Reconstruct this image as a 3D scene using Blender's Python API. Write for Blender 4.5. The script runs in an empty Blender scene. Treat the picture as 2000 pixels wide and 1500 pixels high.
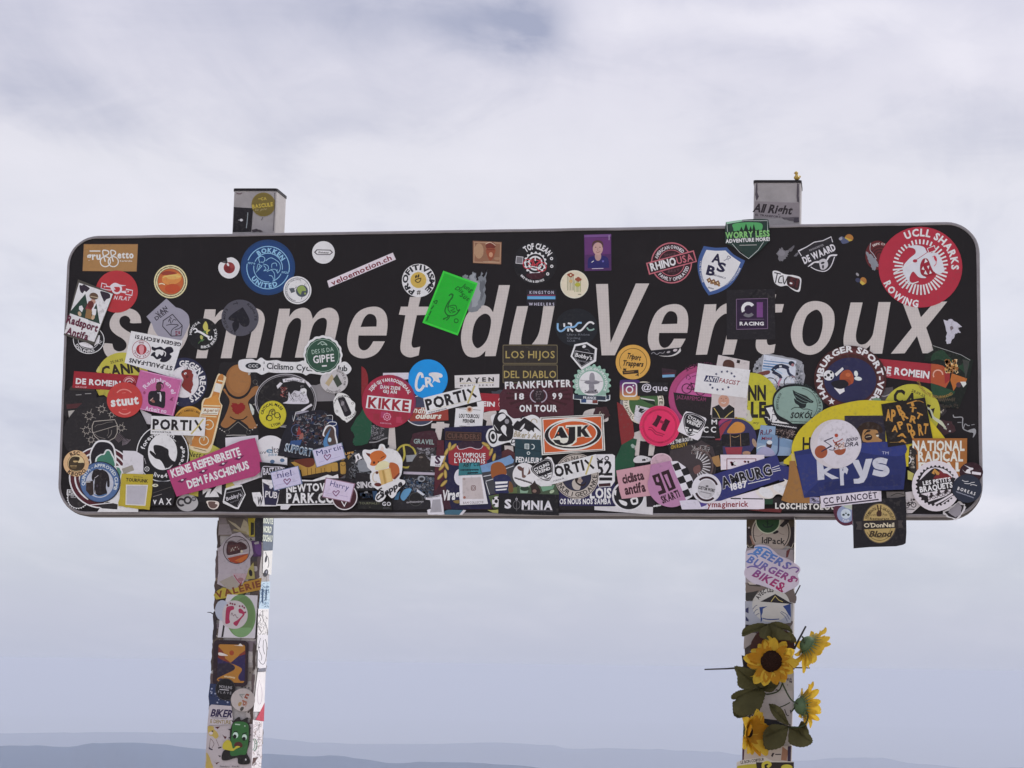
import bpy, math, random
from mathutils import Vector, Matrix, noise
from mathutils.geometry import tessellate_polygon
random.seed(7)
R = math.radians
scene = bpy.context.scene
col = scene.collection
# ---------------------------------------------------------------- camera, sky, sun, exposure
SZ = 2.163                                     # height of the sign board's centre above the ground
cam_d = bpy.data.cameras.new('camera'); cam = bpy.data.objects.new('camera', cam_d); col.objects.link(cam)
cam.location = (0.65943, -4.20516, SZ - 0.56281)
cam.rotation_euler = (1.69659382, -0.0135105, 0.15157055)
cam_d.sensor_width = 36; cam_d.lens = 4330 / 2000 * 36
cam_d.clip_start = 0.1; cam_d.clip_end = 300000
scene.camera = cam
SUN_EL, SUN_AZ = 42, 52                        # behind the sign, to its right (azimuth from +Y towards +X)
world = bpy.data.worlds.new('World'); scene.world = world; world.use_nodes = True
nt = world.node_tree; N_, L_ = nt.nodes, nt.links; N_.clear()
def nd(tree, t, **k):
    n = tree.nodes.new(t)
    for a, b in k.items():
        if a.startswith('i_'): n.inputs[a[2:]].default_value = b
        else: setattr(n, a, b)
    return n
def mth(tree, op, a, b=None, c=None, clamp=False):
    n = tree.nodes.new('ShaderNodeMath'); n.operation = op; n.use_clamp = clamp
    for i, v in enumerate((a, b, c)):
        if v is None: continue
        if isinstance(v, (int, float)): n.inputs[i].default_value = v
        else: tree.links.new(v, n.inputs[i])
    return n.outputs[0]
def mixc(tree, f, a, b, bt='MIX'):
    n = tree.nodes.new('ShaderNodeMix'); n.data_type = 'RGBA'; n.blend_type = bt
    for i, v in ((0, f), (6, a), (7, b)):
        if isinstance(v, (int, float)): n.inputs[i].default_value = v
        elif isinstance(v, tuple): n.inputs[i].default_value = v
        else: tree.links.new(v, n.inputs[i])
    return n.outputs[2]
def lin(h):
    return tuple(((c / 255 / 12.92) if c / 255 <= .04045 else ((c / 255 + .055) / 1.055) ** 2.4) for c in (int(h[i:i + 2], 16) for i in (0, 2, 4)))
CM = cam.rotation_euler.to_matrix()
def ray(px, py):
    return (CM @ Vector(((px - 1000) / 4330, (750 - py) / 4330, -1))).normalized()
sky = nd(nt, 'ShaderNodeTexSky', sky_type='NISHITA', sun_disc=False, sun_elevation=R(SUN_EL), sun_rotation=R(SUN_AZ), altitude=1900, air_density=1.0, dust_density=2.0)
tc = nd(nt, 'ShaderNodeTexCoord'); sep = nd(nt, 'ShaderNodeSeparateXYZ'); L_.new(tc.outputs['Generated'], sep.inputs[0])
zz = mth(nt, 'MAXIMUM', mth(nt, 'ADD', sep.outputs[2], .10), .02)
cx = mth(nt, 'DIVIDE', sep.outputs[0], zz); cy = mth(nt, 'DIVIDE', sep.outputs[1], zz)
comb = nd(nt, 'ShaderNodeCombineXYZ'); L_.new(cx, comb.inputs[0]); L_.new(cy, comb.inputs[1])
def noi(scale, detail, rough, vec, dist=0., off=(0, 0, 0), sc=(1, 1, 1), rot=0):
    m = nd(nt, 'ShaderNodeMapping'); L_.new(vec, m.inputs[0]); m.inputs[1].default_value = off; m.inputs[2].default_value = (0, 0, rot); m.inputs[3].default_value = sc
    n = nd(nt, 'ShaderNodeTexNoise'); L_.new(m.outputs[0], n.inputs['Vector'])
    n.inputs['Scale'].default_value = scale; n.inputs['Detail'].default_value = detail; n.inputs['Roughness'].default_value = rough; n.inputs['Distortion'].default_value = dist
    return n.outputs['Fac']
n1 = noi(.55, 5, .5, comb.outputs[0], .3, (3.1, 1.7, 0), (1, .5, 1), .5)
n2 = noi(1.6, 6, .55, comb.outputs[0], .5, (7.7, 4.2, 0), (1, .4, 1), .7)
nb = noi(9, 4, .55, tc.outputs['Generated'], .2, (1.3, 9.2, 2.5))
nb2 = noi(22, 5, .6, tc.outputs['Generated'], .4, (4.3, 2.2, 5.5), (1, 1, 2.2))
def ramp(v, stops):
    r = nd(nt, 'ShaderNodeValToRGB'); L_.new(v, r.inputs[0]); e = r.color_ramp.elements
    while len(e) > 1: e.remove(e[-1])
    e[0].position = stops[0][0]; e[0].color = lin(stops[0][1]) + (1,)
    for p, h in stops[1:]:
        q = e.new(p); q.color = lin(h) + (1,)
    return r.outputs[0]
# cloud layer colour: by height above the horizon
base_sky = ramp(mth(nt, 'ADD', mth(nt, 'MULTIPLY', sep.outputs[2], 2.0), .14), [(0, 'bdc1d2'), (.10, 'babfd4'), (.14, 'bbc0d5'), (.18, 'c4c7d9'), (.23, 'cdd0dd'), (.30, 'd9dbe8'), (.39, 'e0e2ee'), (.58, 'e7e6ef'), (.66, 'e4e2ee'), (.73, 'dbdae9'), (1, 'd2d1de')])
cloudv = mth(nt, 'ADD', mth(nt, 'MULTIPLY', n1, .5), mth(nt, 'MULTIPLY', n2, .5))
fadeh = mth(nt, 'MULTIPLY', mth(nt, 'ADD', sep.outputs[2], .01), 9.0, clamp=True)
shade = mth(nt, 'MULTIPLY', mth(nt, 'SUBTRACT', cloudv, .5), .75)
def blob(px, py, rx, ry, amp):                 # a soft cloud patch lying in one direction of the sky
    d = ray(px, py); rt = Vector((d.y, -d.x, 0)).normalized(); up = rt.cross(d)
    dx = nd(nt, 'ShaderNodeVectorMath', operation='DOT_PRODUCT'); L_.new(tc.outputs['Generated'], dx.inputs[0]); dx.inputs[1].default_value = rt / (rx / 4330)
    dy = nd(nt, 'ShaderNodeVectorMath', operation='DOT_PRODUCT'); L_.new(tc.outputs['Generated'], dy.inputs[0]); dy.inputs[1].default_value = up / (ry / 4330)
    fz = nd(nt, 'ShaderNodeVectorMath', operation='DOT_PRODUCT'); L_.new(tc.outputs['Generated'], fz.inputs[0]); fz.inputs[1].default_value = d
    off = float(Vector(d).dot(up / (ry / 4330)))
    u = mth(nt, 'ADD', dx.outputs['Value'], mth(nt, 'MULTIPLY_ADD', nb, 3.2, -1.6)); v = mth(nt, 'ADD', mth(nt, 'SUBTRACT', dy.outputs['Value'], off), mth(nt, 'MULTIPLY_ADD', nb2, 2.8, -1.4))
    q = mth(nt, 'ADD', mth(nt, 'MULTIPLY', u, u), mth(nt, 'MULTIPLY', v, v))
    g = mth(nt, 'POWER', 2.718, mth(nt, 'MULTIPLY', q, -1.0))
    g = mth(nt, 'MULTIPLY', g, mth(nt, 'GREATER_THAN', fz.outputs['Value'], 0))
    return mth(nt, 'MULTIPLY', g, amp)
n3 = noi(13, 6, .62, tc.outputs['Generated'], .9, (2.3, 5.2, 1.5), (1, 1, 2.6), .25)
n4 = noi(3.2, 5, .6, comb.outputs[0], .8, (.7, 9.2, 0), (1, .3, 1), .62)
tot = mth(nt, 'ADD', shade, mth(nt, 'ADD', mth(nt, 'MULTIPLY_ADD', n3, .34, -.17), mth(nt, 'MULTIPLY_ADD', n4, .50, -.25)))
for b in [(980, 45, 230, 60, -.40), (720, 15, 330, 45, -.16), (1240, 25, 110, 60, .30), (40, 190, 190, 60, -.20), (660, 245, 150, 40, -.12), (300, 300, 400, 60, -.05), (1680, 30, 330, 40, .45), (1960, 100, 160, 50, .42), (1500, 90, 300, 40, -.10), (1350, 130, 280, 120, .10), (1000, 330, 700, 110, .10), (350, 430, 500, 90, .06), (30, 860, 200, 50, -.12), (1960, 1000, 110, 35, .40), (1900, 930, 160, 30, -.08), (1600, 1080, 300, 60, -.05), (60, 940, 200, 50, -.10), (300, 100, 400, 90, -.06), (1750, 330, 400, 70, -.04), (1940, 260, 240, 60, -.13), (1930, 620, 120, 90, .08)]:
    tot = mth(nt, 'ADD', tot, blob(*b))
tot = mth(nt, 'MULTIPLY', tot, fadeh)
dark = mixc(nt, mth(nt, 'MULTIPLY', mth(nt, 'MULTIPLY', tot, -1.0), 1.7, clamp=True), base_sky, lin('a9aec6') + (1,))
lite = mixc(nt, mth(nt, 'MULTIPLY', tot, 1.7, clamp=True), dark, lin('f6f3fc') + (1,))
skys = mixc(nt, 1.0, sky.outputs[0], (.10, .10, .10, 1), 'MULTIPLY')
gain = mth(nt, 'MULTIPLY_ADD', mth(nt, 'SUBTRACT', sep.outputs[2], .3, clamp=True), 1.0, 1.0)   # an overcast sky is brighter overhead
bright = nd(nt, 'ShaderNodeVectorMath', operation='SCALE'); L_.new(lite, bright.inputs[0]); L_.new(gain, bright.inputs['Scale'])
final = mixc(nt, .94, skys, bright.outputs[0])
bg = nd(nt, 'ShaderNodeBackground'); L_.new(final, bg.inputs[0]); bg.inputs[1].default_value = 1.0
wo = nd(nt, 'ShaderNodeOutputWorld'); L_.new(bg.outputs[0], wo.inputs[0])
sun_d = bpy.data.lights.new('sun', 'SUN'); sun = bpy.data.objects.new('sun', sun_d); col.objects.link(sun)
sun_d.energy = 2.6; sun_d.angle = R(1.5); sun_d.color = (1, .96, .9)
sd = Vector((math.sin(R(SUN_AZ)) * math.cos(R(SUN_EL)), math.cos(R(SUN_AZ)) * math.cos(R(SUN_EL)), math.sin(R(SUN_EL))))
sun.rotation_euler = sd.to_track_quat('Z', 'Y').to_euler(); sun.location = sd * 50
scene.view_settings.view_transform = 'Standard'; scene.view_settings.look = 'None'
scene.view_settings.exposure = 0.0; scene.view_settings.gamma = 1; scene.view_settings.use_curve_mapping = False
scene.cycles.max_bounces = 5; scene.cycles.volume_bounces = 1; scene.cycles.transparent_max_bounces = 8
# ---------------------------------------------------------------- helpers
def tag(o, **k):
    for a, b in k.items(): o[a] = b
    return o
def link(o, parent=None):
    col.objects.link(o)
    if parent: o.parent = parent
    return o
def empty(name, loc=(0, 0, 0), parent=None):
    o = bpy.data.objects.new(name, None); o.location = loc; o.empty_display_size = .1
    return link(o, parent)
def mesh(name, vs, fs, mat, parent=None, cols=None, smooth=False):
    me = bpy.data.meshes.new(name); me.from_pydata([tuple(v) for v in vs], [], fs)
    if cols:
        a = me.color_attributes.new('Col', 'FLOAT_COLOR', 'POINT')
        a.data.foreach_set('color', [x for c in cols for x in (c[0], c[1], c[2], 1)])
    if smooth: me.polygons.foreach_set('use_smooth', [True] * len(me.polygons))
    me.materials.append(mat); me.update()
    o = bpy.data.objects.new(name, me)
    if parent:
        o.parent = parent; o.matrix_parent_inverse = Matrix.Translation(-parent_loc(parent))
    col.objects.link(o)
    return o
def parent_loc(p):
    v = Vector(p.location)
    while p.parent:
        v = v - 0 * v; break
    return PLOC.get(p.name, Vector(p.location))
PLOC = {}
def material(name, color=(.5, .5, .5), rough=.5, spec=.5, metal=0, nscale=None, namp=.1, bump=0, bscale=60, attr=False, transl=0, coat=0):
    m = bpy.data.materials.new(name); m.use_nodes = True; t = m.node_tree; t.nodes.clear()
    b = t.nodes.new('ShaderNodeBsdfPrincipled'); o = t.nodes.new('ShaderNodeOutputMaterial')
    b.inputs['Roughness'].default_value = rough; b.inputs['Specular IOR Level'].default_value = spec; b.inputs['Metallic'].default_value = metal
    b.inputs['Coat Weight'].default_value = coat
    tcn = t.nodes.new('ShaderNodeTexCoord')
    if attr:
        a = t.nodes.new('ShaderNodeVertexColor'); a.layer_name = 'Col'; c = a.outputs[0]
    else:
        rgb = t.nodes.new('ShaderNodeRGB'); rgb.outputs[0].default_value = tuple(color) + (1,); c = rgb.outputs[0]
    if nscale:
        n = t.nodes.new('ShaderNodeTexNoise'); n.inputs['Scale'].default_value = nscale; n.inputs['Detail'].default_value = 6; n.inputs['Roughness'].default_value = .65
        t.links.new(tcn.outputs['Object'], n.inputs['Vector'])
        f = mth(t, 'MULTIPLY_ADD', n.outputs['Fac'], 2 * namp, 1 - namp)
        cc = t.nodes.new('ShaderNodeCombineColor')
        for i in range(3): t.links.new(f, cc.inputs[i])
        c = mixc(t, 1.0, c, cc.outputs[0], 'MULTIPLY')
    t.links.new(c, b.inputs['Base Color'])
    if bump:
        n2_ = t.nodes.new('ShaderNodeTexNoise'); n2_.inputs['Scale'].default_value = bscale; n2_.inputs['Detail'].default_value = 5
        t.links.new(tcn.outputs['Object'], n2_.inputs['Vector'])
        bp = t.nodes.new('ShaderNodeBump'); bp.inputs['Strength'].default_value = bump; bp.inputs['Distance'].default_value = .01
        t.links.new(n2_.outputs['Fac'], bp.inputs['Height']); t.links.new(bp.outputs[0], b.inputs['Normal'])
    if transl:
        tr = t.nodes.new('ShaderNodeBsdfTranslucent'); t.links.new(c, tr.inputs['Color'])
        mx = t.nodes.new('ShaderNodeMixShader'); mx.inputs[0].default_value = transl
        t.links.new(b.outputs[0], mx.inputs[1]); t.links.new(tr.outputs[0], mx.inputs[2]); t.links.new(mx.outputs[0], o.inputs[0])
    else:
        t.links.new(b.outputs[0], o.inputs[0])
    return m
class Surf:
    def __init__(s, p, n, name): s.p = Vector(p); s.n = Vector(n).normalized(); s.name = name
    def at(s, px, py, h=0):
        d = ray(px, py); q = s.p + s.n * h
        return cam.location + d * ((q - cam.location).dot(s.n) / d.dot(s.n))
FRONT = Surf((0, 0, SZ), (0, -1, 0), 'front')
POST_Y = .056
def fnum(s): return [float(x) for x in s.replace(',', ' ').split()]
def smooth_loop(p, corners=(), k=5, closed=True):
    """Catmull-Rom through p; indices in corners stay sharp"""
    n = len(p); out = []
    rng = n if closed else n - 1
    for i in range(rng):
        a, b = p[i], p[(i + 1) % n]
        ca, cb = i in corners, (i + 1) % n in corners
        out.append(a)
        if ca and cb: continue
        a0 = p[i - 1] if (closed or i > 0) else a
        b1 = p[(i + 2) % n] if (closed or i + 2 < n) else b
        ta = ((b[0] - a0[0]) / 2, (b[1] - a0[1]) / 2) if not ca else ((b[0] - a[0]) * .6, (b[1] - a[1]) * .6)
        tb = ((b1[0] - a[0]) / 2, (b1[1] - a[1]) / 2) if not cb else ((b[0] - a[0]) * .6, (b[1] - a[1]) * .6)
        for j in range(1, k):
            t = j / k; t2 = t * t; t3 = t2 * t
            h0, h1, h2, h3 = 2 * t3 - 3 * t2 + 1, t3 - 2 * t2 + t, -2 * t3 + 3 * t2, t3 - t2
            out.append((h0 * a[0] + h1 * ta[0] + h2 * b[0] + h3 * tb[0], h0 * a[1] + h1 * ta[1] + h2 * b[1] + h3 * tb[1]))
    if not closed: out.append(p[-1])
    return out
def tess(loops):
    ls = [[Vector((x, y, 0)) for x, y in l] for l in loops]
    return [p for l in loops for p in l], tessellate_polygon(ls)
# glyph outlines come from Blender's built-in font
GLY = {}
OFFS = {'r': 0, 'b': .023, 'B': .042, 'i': .022, 'I': .038, 't': .012, 'X': .075, 'Y': .055}
def raw_glyph(ch, off, shear):
    c = bpy.data.curves.new('g', 'FONT'); c.body = ch; c.fill_mode = 'FRONT'; c.resolution_u = 2; c.offset = off; c.shear = shear
    o = bpy.data.objects.new('g', c); col.objects.link(o)
    dg = bpy.context.evaluated_depsgraph_get(); dg.update(); ev = o.evaluated_get(dg); me = ev.to_mesh()
    vs = [(v.co.x, v.co.y) for v in me.vertices]; fs = [tuple(p.vertices) for p in me.polygons]
    ev.to_mesh_clear(); bpy.data.objects.remove(o); bpy.data.curves.remove(c)
    return vs, fs
def glyph(ch, st):
    key = (ch, st)
    if key in GLY: return GLY[key]
    off = OFFS[st]; sh = .28 if st in 'iIY' else 0
    vs, fs = raw_glyph(ch, off, 0); base, _ = raw_glyph(ch, 0, 0)
    if not base: r = ([], [], 0, .28)
    else:
        x0 = min(v[0] for v in base); x1 = max(v[0] for v in base); y0 = min(v[1] for v in base) - off * 1.1; y1 = max(v[1] for v in base) + off * 1.1
        wo = .042 if st in 'XY' else off      # the outline style keeps the advance of the heavy style
        vs = [(max(x0 - off * 1.1, min(x1 + off * 1.1, x)), max(y0, min(y1, y))) for x, y in vs]   # clip mitre spikes
        r = ([(x - x0 + wo + sh * (y - .3), y) for x, y in vs], fs, 0, x1 - x0 + 2 * wo)
    GLY[key] = r
    return r
def layout(s, st, sp=.09):
    x = 0; out = []
    for ch in s:
        if ch == ' ': x += .3; continue
        g = glyph(ch, st); out.append((g, x)); x += g[3] + sp
    return out, max(x - sp, .01)
# ---------------------------------------------------------------- a printed sticker: base sheet with thickness and print layers on it
ALB = 1 / .74
V_ = {'A': (100, 430, .15), 'B': (380, 430, .15), 'C': (660, 430, .15), 'D': (940, 430, .15), 'E': (1220, 410, .15), 'F': (1480, 410, .15), 'G': (1680, 430, .15),
      'H': (100, 600, .12), 'I': (320, 600, .12), 'J': (540, 600, .12), 'K': (760, 600, .12), 'L': (980, 600, .12), 'M': (1200, 600, .12), 'N': (1420, 600, .12), 'O': (1640, 600, .15),
      'P': (100, 760, .1), 'Q': (280, 740, .1), 'R': (460, 740, .1), 'S': (640, 740, .1), 'T': (820, 740, .1), 'U': (1000, 740, .1), 'V': (1180, 740, .1), 'W': (1360, 740, .1), 'X': (1540, 740, .1), 'Y': (1720, 740, .1),
      'a': (100, 870, .1), 'b': (280, 870, .1), 'c': (460, 870, .1), 'd': (640, 870, .1), 'e': (820, 870, .1), 'f': (1000, 870, .1), 'g': (1180, 870, .1), 'h': (1360, 870, .1), 'i': (1540, 870, .1), 'j': (1720, 870, .11), 'k': (1600, 970, .1),
      'l': (400, 350, .11), 'm': (1430, 320, .1), 'n': (380, 990, .1), 'o': (380, 1120, .1), 'p': (380, 1240, .1), 'q': (380, 1350, .1), 'r': (1400, 1000, .1), 's': (1400, 1120, .1), 't': (1370, 1190, .14), 'u': (1370, 1290, .14), '1': (0, 0, 1)}
VW = (0, 0, 1)
STK = []
class Sticker:
    pass
CUR = None
def vw(k):
    global VW
    VW = V_[k]
def xy(x, y): return (VW[0] + x * VW[2], VW[1] + y * VW[2])
def N(k, label, surf=None, name='sticker', minh=0.0):
    global CUR
    vw(k); s = Sticker(); s.label = label; s.surf = surf or CURSURF; s.el = []; s.name = name; s.minh = minh; s.clip = None
    STK.append(s); CUR = s
def add(c, pts, tris, loops=None): CUR.el.append((c, pts, tris, loops))
def po(c, s, sm=0, corners=(), hole=None):
    v = fnum(s); p = [xy(v[i], v[i + 1]) for i in range(0, len(v), 2)]
    if sm: p = smooth_loop(p, corners, 4)
    loops = [p]
    if hole:
        v = fnum(hole); q = [xy(v[i], v[i + 1]) for i in range(0, len(v), 2)]
        loops.append(smooth_loop(q, (), 4) if sm else q)
    pts, tr = tess(loops); add(c, pts, tr, loops)
def di(c, x, y, rx, ry=None, rot=0, n=None):
    ry = ry or rx; n = n or (40 if rx * VW[2] > 18 else 22 if rx * VW[2] > 5 else 10); a0 = R(rot); p = []
    for i in range(n):
        a = 2 * math.pi * i / n; u, w = rx * math.cos(a), ry * math.sin(a)
        p.append(xy(x + u * math.cos(a0) + w * math.sin(a0), y - u * math.sin(a0) + w * math.cos(a0)))
    add(c, p, [(0, i, i + 1) for i in range(1, n - 1)], [p])
def ri(c, x, y, r, w, a0=0, a1=360, ry=None, rot=0):
    n = max(6, int(abs(a1 - a0) / (9 if r * VW[2] > 12 else 20))); ry = ry or r; p = []; t = []; cr, sr = math.cos(R(rot)), math.sin(R(rot))
    for i in range(n + 1):
        a = R(a0 + (a1 - a0) * i / n)
        for q in (-.5, .5):
            u, v = (r + w * q) * math.cos(a), (ry + w * q) * math.sin(a)
            p.append(xy(x + u * cr + v * sr, y - u * sr + v * cr))
    for i in range(n): t += [(2 * i, 2 * i + 1, 2 * i + 3), (2 * i, 2 * i + 3, 2 * i + 2)]
    add(c, p, t)
def li(c, w, s, sm=1, taper=0):
    v = fnum(s); q = [(v[i], v[i + 1]) for i in range(0, len(v), 2)]
    if sm and len(q) > 2: q = smooth_loop(q, (), 4, False)
    p = []; t = []; n = len(q)
    for i in range(n):
        a = q[max(0, i - 1)]; b = q[min(n - 1, i + 1)]; dx, dy = b[0] - a[0], b[1] - a[1]; l = math.hypot(dx, dy) or 1
        ww = w * (1 - taper * i / max(1, n - 1))
        if 0 < i < n - 1:
            a1 = (q[i][0] - q[i - 1][0], q[i][1] - q[i - 1][1]); l1 = math.hypot(*a1) or 1
            cosv = abs((a1[0] * dx + a1[1] * dy) / (l1 * l)); ww = ww / max(.5, cosv)
        p += [xy(q[i][0] - dy / l * ww / 2, q[i][1] + dx / l * ww / 2), xy(q[i][0] + dy / l * ww / 2, q[i][1] - dx / l * ww / 2)]
    for i in range(n - 1): t += [(2 * i, 2 * i + 1, 2 * i + 3), (2 * i, 2 * i + 3, 2 * i + 2)]
    add(c, p, t)
def re(c, x, y, w, h, rot=0, rad=0):
    a = R(rot); p = []
    for sx, sy, st in ((1, -1, -90), (1, 1, 0), (-1, 1, 90), (-1, -1, 180)):
        if rad:
            for j in range(5):
                b = R(st + 22.5 * j); p.append((sx * (w / 2 - rad) + rad * math.cos(b), sy * (h / 2 - rad) + rad * math.sin(b)))
        else: p.append((sx * w / 2, sy * h / 2))
    p = [xy(x + u * math.cos(a) + v * math.sin(a), y - u * math.sin(a) + v * math.cos(a)) for u, v in p]
    add(c, p, [(0, i, i + 1) for i in range(1, len(p) - 1)], [p])
def fr(c, x, y, w, h, lw, rot=0, rad=0):
    """rectangular outline"""
    a = R(rot); o = []; i_ = []
    for e, L in ((0, o), (-lw, i_)):
        for sx, sy, st in ((1, -1, -90), (1, 1, 0), (-1, 1, 90), (-1, -1, 180)):
            if rad:
                for j in range(5):
                    b = R(st + 22.5 * j); L.append((sx * (w / 2 - rad) + (rad + e) * math.cos(b), sy * (h / 2 - rad) + (rad + e) * math.sin(b)))
            else: L.append((sx * (w / 2 + e), sy * (h / 2 + e)))
    n = len(o); p = [xy(x + u * math.cos(a) + v * math.sin(a), y - u * math.sin(a) + v * math.cos(a)) for u, v in o + i_]
    t = []
    for k in range(n):
        m = (k + 1) % n; t += [(k, m, n + m), (k, n + m, n + k)]
    add(c, p, t)
def tx(c, s, x, y, w, h, rot=0, st='b', sp=.09, grad=None):
    lay, tw = layout(s, st, sp); a = R(rot); sx = w / tw; sy = h / .70; p = []; t = []
    for g, gx in lay:
        b = len(p)
        for vx, vy in g[0]:
            u = (gx + vx) * sx - w / 2; v = -(vy * sy) + h / 2
            p.append(xy(x + u * math.cos(a) + v * math.sin(a), y - u * math.sin(a) + v * math.cos(a)))
        t += [tuple(b + i for i in f) for f in g[1]]
    add(c, p, t)
def ta(c, s, x, y, r, a0, a1, h, st='b', sp=.09, ws=1.0):
    """lettering along an arc of radius r (middle of the capitals) from angle a0 to a1; 0 = right, -90 = top"""
    lay, tw = layout(s, st, sp); d = 1 if a1 > a0 else -1; sx = abs(R(a1 - a0)) * r / tw * ws; sy = h / .70; p = []; t = []
    for g, gx in lay:
        b = len(p); mid = gx + g[3] / 2; an = R(a0) + (R(a1) - R(a0)) * mid / tw
        for vx, vy in g[0]:
            u = (vx - g[3] / 2) * sx; v = vy * sy - h / 2
            if d > 0: tx_, ty_ = -math.sin(an), math.cos(an); nx_, ny_ = math.cos(an), math.sin(an)
            else: tx_, ty_ = math.sin(an), -math.cos(an); nx_, ny_ = -math.cos(an), -math.sin(an)
            p.append(xy(x + r * math.cos(an) + u * tx_ + v * nx_, y + r * math.sin(an) + u * ty_ + v * ny_))
        t += [tuple(b + i for i in f) for f in g[1]]
    add(c, p, t)
def star(c, x, y, r, n=5, q=.42, rot=-90):
    s = ''
    for i in range(2 * n):
        rr = r if i % 2 == 0 else r * q; a = R(rot + 180 * i / n); s += f'{x + rr * math.cos(a):.1f} {y + rr * math.sin(a):.1f} '
    po(c, s)
def gear(c, x, y, r, n, d, rot=0):
    s = ''
    for i in range(n * 4):
        a = R(rot + 360 * i / (n * 4)); rr = r if i % 4 in (0, 1) else r - d; s += f'{x + rr * math.cos(a):.1f} {y + rr * math.sin(a):.1f} '
    po(c, s)
def scal(c, x, y, r, n, d, rot=0):
    s = ''
    for i in range(n * 5):
        a = 2 * math.pi * i / (n * 5) + R(rot); rr = r - d + d * abs(math.cos(a * n / 2)) ; s += f'{x + rr * math.cos(a):.1f} {y + rr * math.sin(a):.1f} '
    po(c, s)
def jag(c, s, amp=10, k=5, seed=1):
    """torn outline"""
    v = fnum(s); p = [(v[i], v[i + 1]) for i in range(0, len(v), 2)]; rr = random.Random(seed); o = []
    for i, a in enumerate(p):
        b = p[(i + 1) % len(p)]; dx, dy = b[0] - a[0], b[1] - a[1]; l = math.hypot(dx, dy) or 1; o.append(a)
        for j in range(1, k):
            q = rr.uniform(-1, 1) * amp; o.append((a[0] + dx * j / k - dy / l * q, a[1] + dy * j / k + dx / l * q))
    pts = [xy(*q) for q in o]; pp, tr = tess([pts]); add(c, pp, tr, [pts])
def bike(c, x, y, r, w=None, rot=0):
    w = w or r * .18; a = R(rot)
    def q(u, v): return f'{x + u * math.cos(a) + v * math.sin(a):.1f} {y - u * math.sin(a) + v * math.cos(a):.1f}'
    for sx in (-1, 1):
        cxx, cyy = [float(t) for t in q(sx * r * 1.45, 0).split()]; ri(c, cxx, cyy, r, w)
    li(c, w, ' '.join([q(-1.45 * r, 0), q(-.7 * r, -1.2 * r), q(.9 * r, -1.15 * r), q(0, 0), q(-.8 * r, -1.4 * r)]), 0)
    li(c, w, ' '.join([q(-1.45 * r, 0), q(0, 0)]), 0)
    li(c, w, ' '.join([q(1.45 * r, 0), q(.85 * r, -1.5 * r), q(1.3 * r, -1.6 * r)]), 0)
def heads(c, pts, r):
    v = fnum(pts)
    for i in range(0, len(v), 2): di(c, v[i], v[i + 1], r, n=10)
def scr(c, w, x0, y0, x1, y1, amp, n, seed=0):
    """a scribbled line of tiny writing"""
    rr = random.Random(seed); s = ''
    for i in range(n + 1):
        t = i / n; s += f'{x0 + (x1 - x0) * t:.1f} {y0 + (y1 - y0) * t + (amp if i % 2 else -amp) * rr.uniform(.4, 1):.1f} '
    li(c, w, s, 0)
def speck(cols, x0, y0, x1, y1, n, r0, r1, seed=0):
    """mottled printed photo: many small flecks"""
    rr = random.Random(seed)
    for c in cols:
        P = []; T = []
        for i in range(n):
            x, y, r = rr.uniform(x0 + r1, x1 - r1), rr.uniform(y0 + r1, y1 - r1), rr.uniform(r0, r1); b = len(P); a0 = rr.uniform(0, 6)
            k = 5
            for j in range(k):
                q = r * rr.uniform(.6, 1.1); P.append(xy(x + q * math.cos(a0 + 6.283 * j / k), y + q * math.sin(a0 + 6.283 * j / k)))
            T += [(b, b + j, b + j + 1) for j in range(1, k - 1)]
        add(c, P, T)
def mv(x, y):
    """slip the sticker whose label starts with x under the one starting with y"""
    s = [q for q in STK if (q.label or '').startswith(x)][0]; STK.remove(s)
    STK.insert([i for i, q in enumerate(STK) if (q.label or '').startswith(y)][0], s)
def doodle(cols, x0, y0, x1, y1, n, size, w, seed=0):
    """fine printed line art: many small curls and strokes"""
    rr = random.Random(seed)
    for c in cols:
        P = []; T = []
        for _ in range(n):
            x, y, a_ = rr.uniform(x0, x1), rr.uniform(y0, y1), rr.uniform(0, 6.3); s_ = rr.uniform(.4, 1) * size; k = rr.uniform(-1.6, 1.6); ww = w * rr.uniform(.6, 1.2); b = len(P); m = 6
            for i in range(m):
                dx, dy = math.cos(a_), math.sin(a_); q_ = ww * (1 - abs(i / (m - 1) * 2 - 1) * .6) / 2
                cx_, cy_ = min(x1, max(x0, x)), min(y1, max(y0, y))
                P += [xy(cx_ - dy * q_, cy_ + dx * q_), xy(cx_ + dy * q_, cy_ - dx * q_)]; x += dx * s_ / m * 2; y += dy * s_ / m * 2; a_ += k / m * 2
            for i in range(m - 1): T += [(b + 2 * i, b + 2 * i + 1, b + 2 * i + 3), (b + 2 * i, b + 2 * i + 3, b + 2 * i + 2)]
        add(c, P, T)
def hull(p):
    p = sorted(set((round(a, 1), round(b, 1)) for a, b in p))
    if len(p) < 3: return p
    def half(q):
        h = []
        for v in q:
            while len(h) >= 2 and (h[-1][0] - h[-2][0]) * (v[1] - h[-2][1]) - (h[-1][1] - h[-2][1]) * (v[0] - h[-2][0]) <= 0: h.pop()
            h.append(v)
        return h
    return half(p)[:-1] + half(p[::-1])[:-1]
def overlap(a, b):
    for P_, Q_ in ((a, b), (b, a)):
        for i in range(len(P_)):
            x0, y0 = P_[i]; x1, y1 = P_[(i + 1) % len(P_)]; nx, ny = y1 - y0, x0 - x1
            if min(nx * x + ny * y for x, y in Q_) > max(nx * x + ny * y for x, y in P_) - .5 or max(nx * x + ny * y for x, y in Q_) < min(nx * x + ny * y for x, y in P_) + .5:
                return False
    return True
STEP = .00002
DONE = {}
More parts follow.
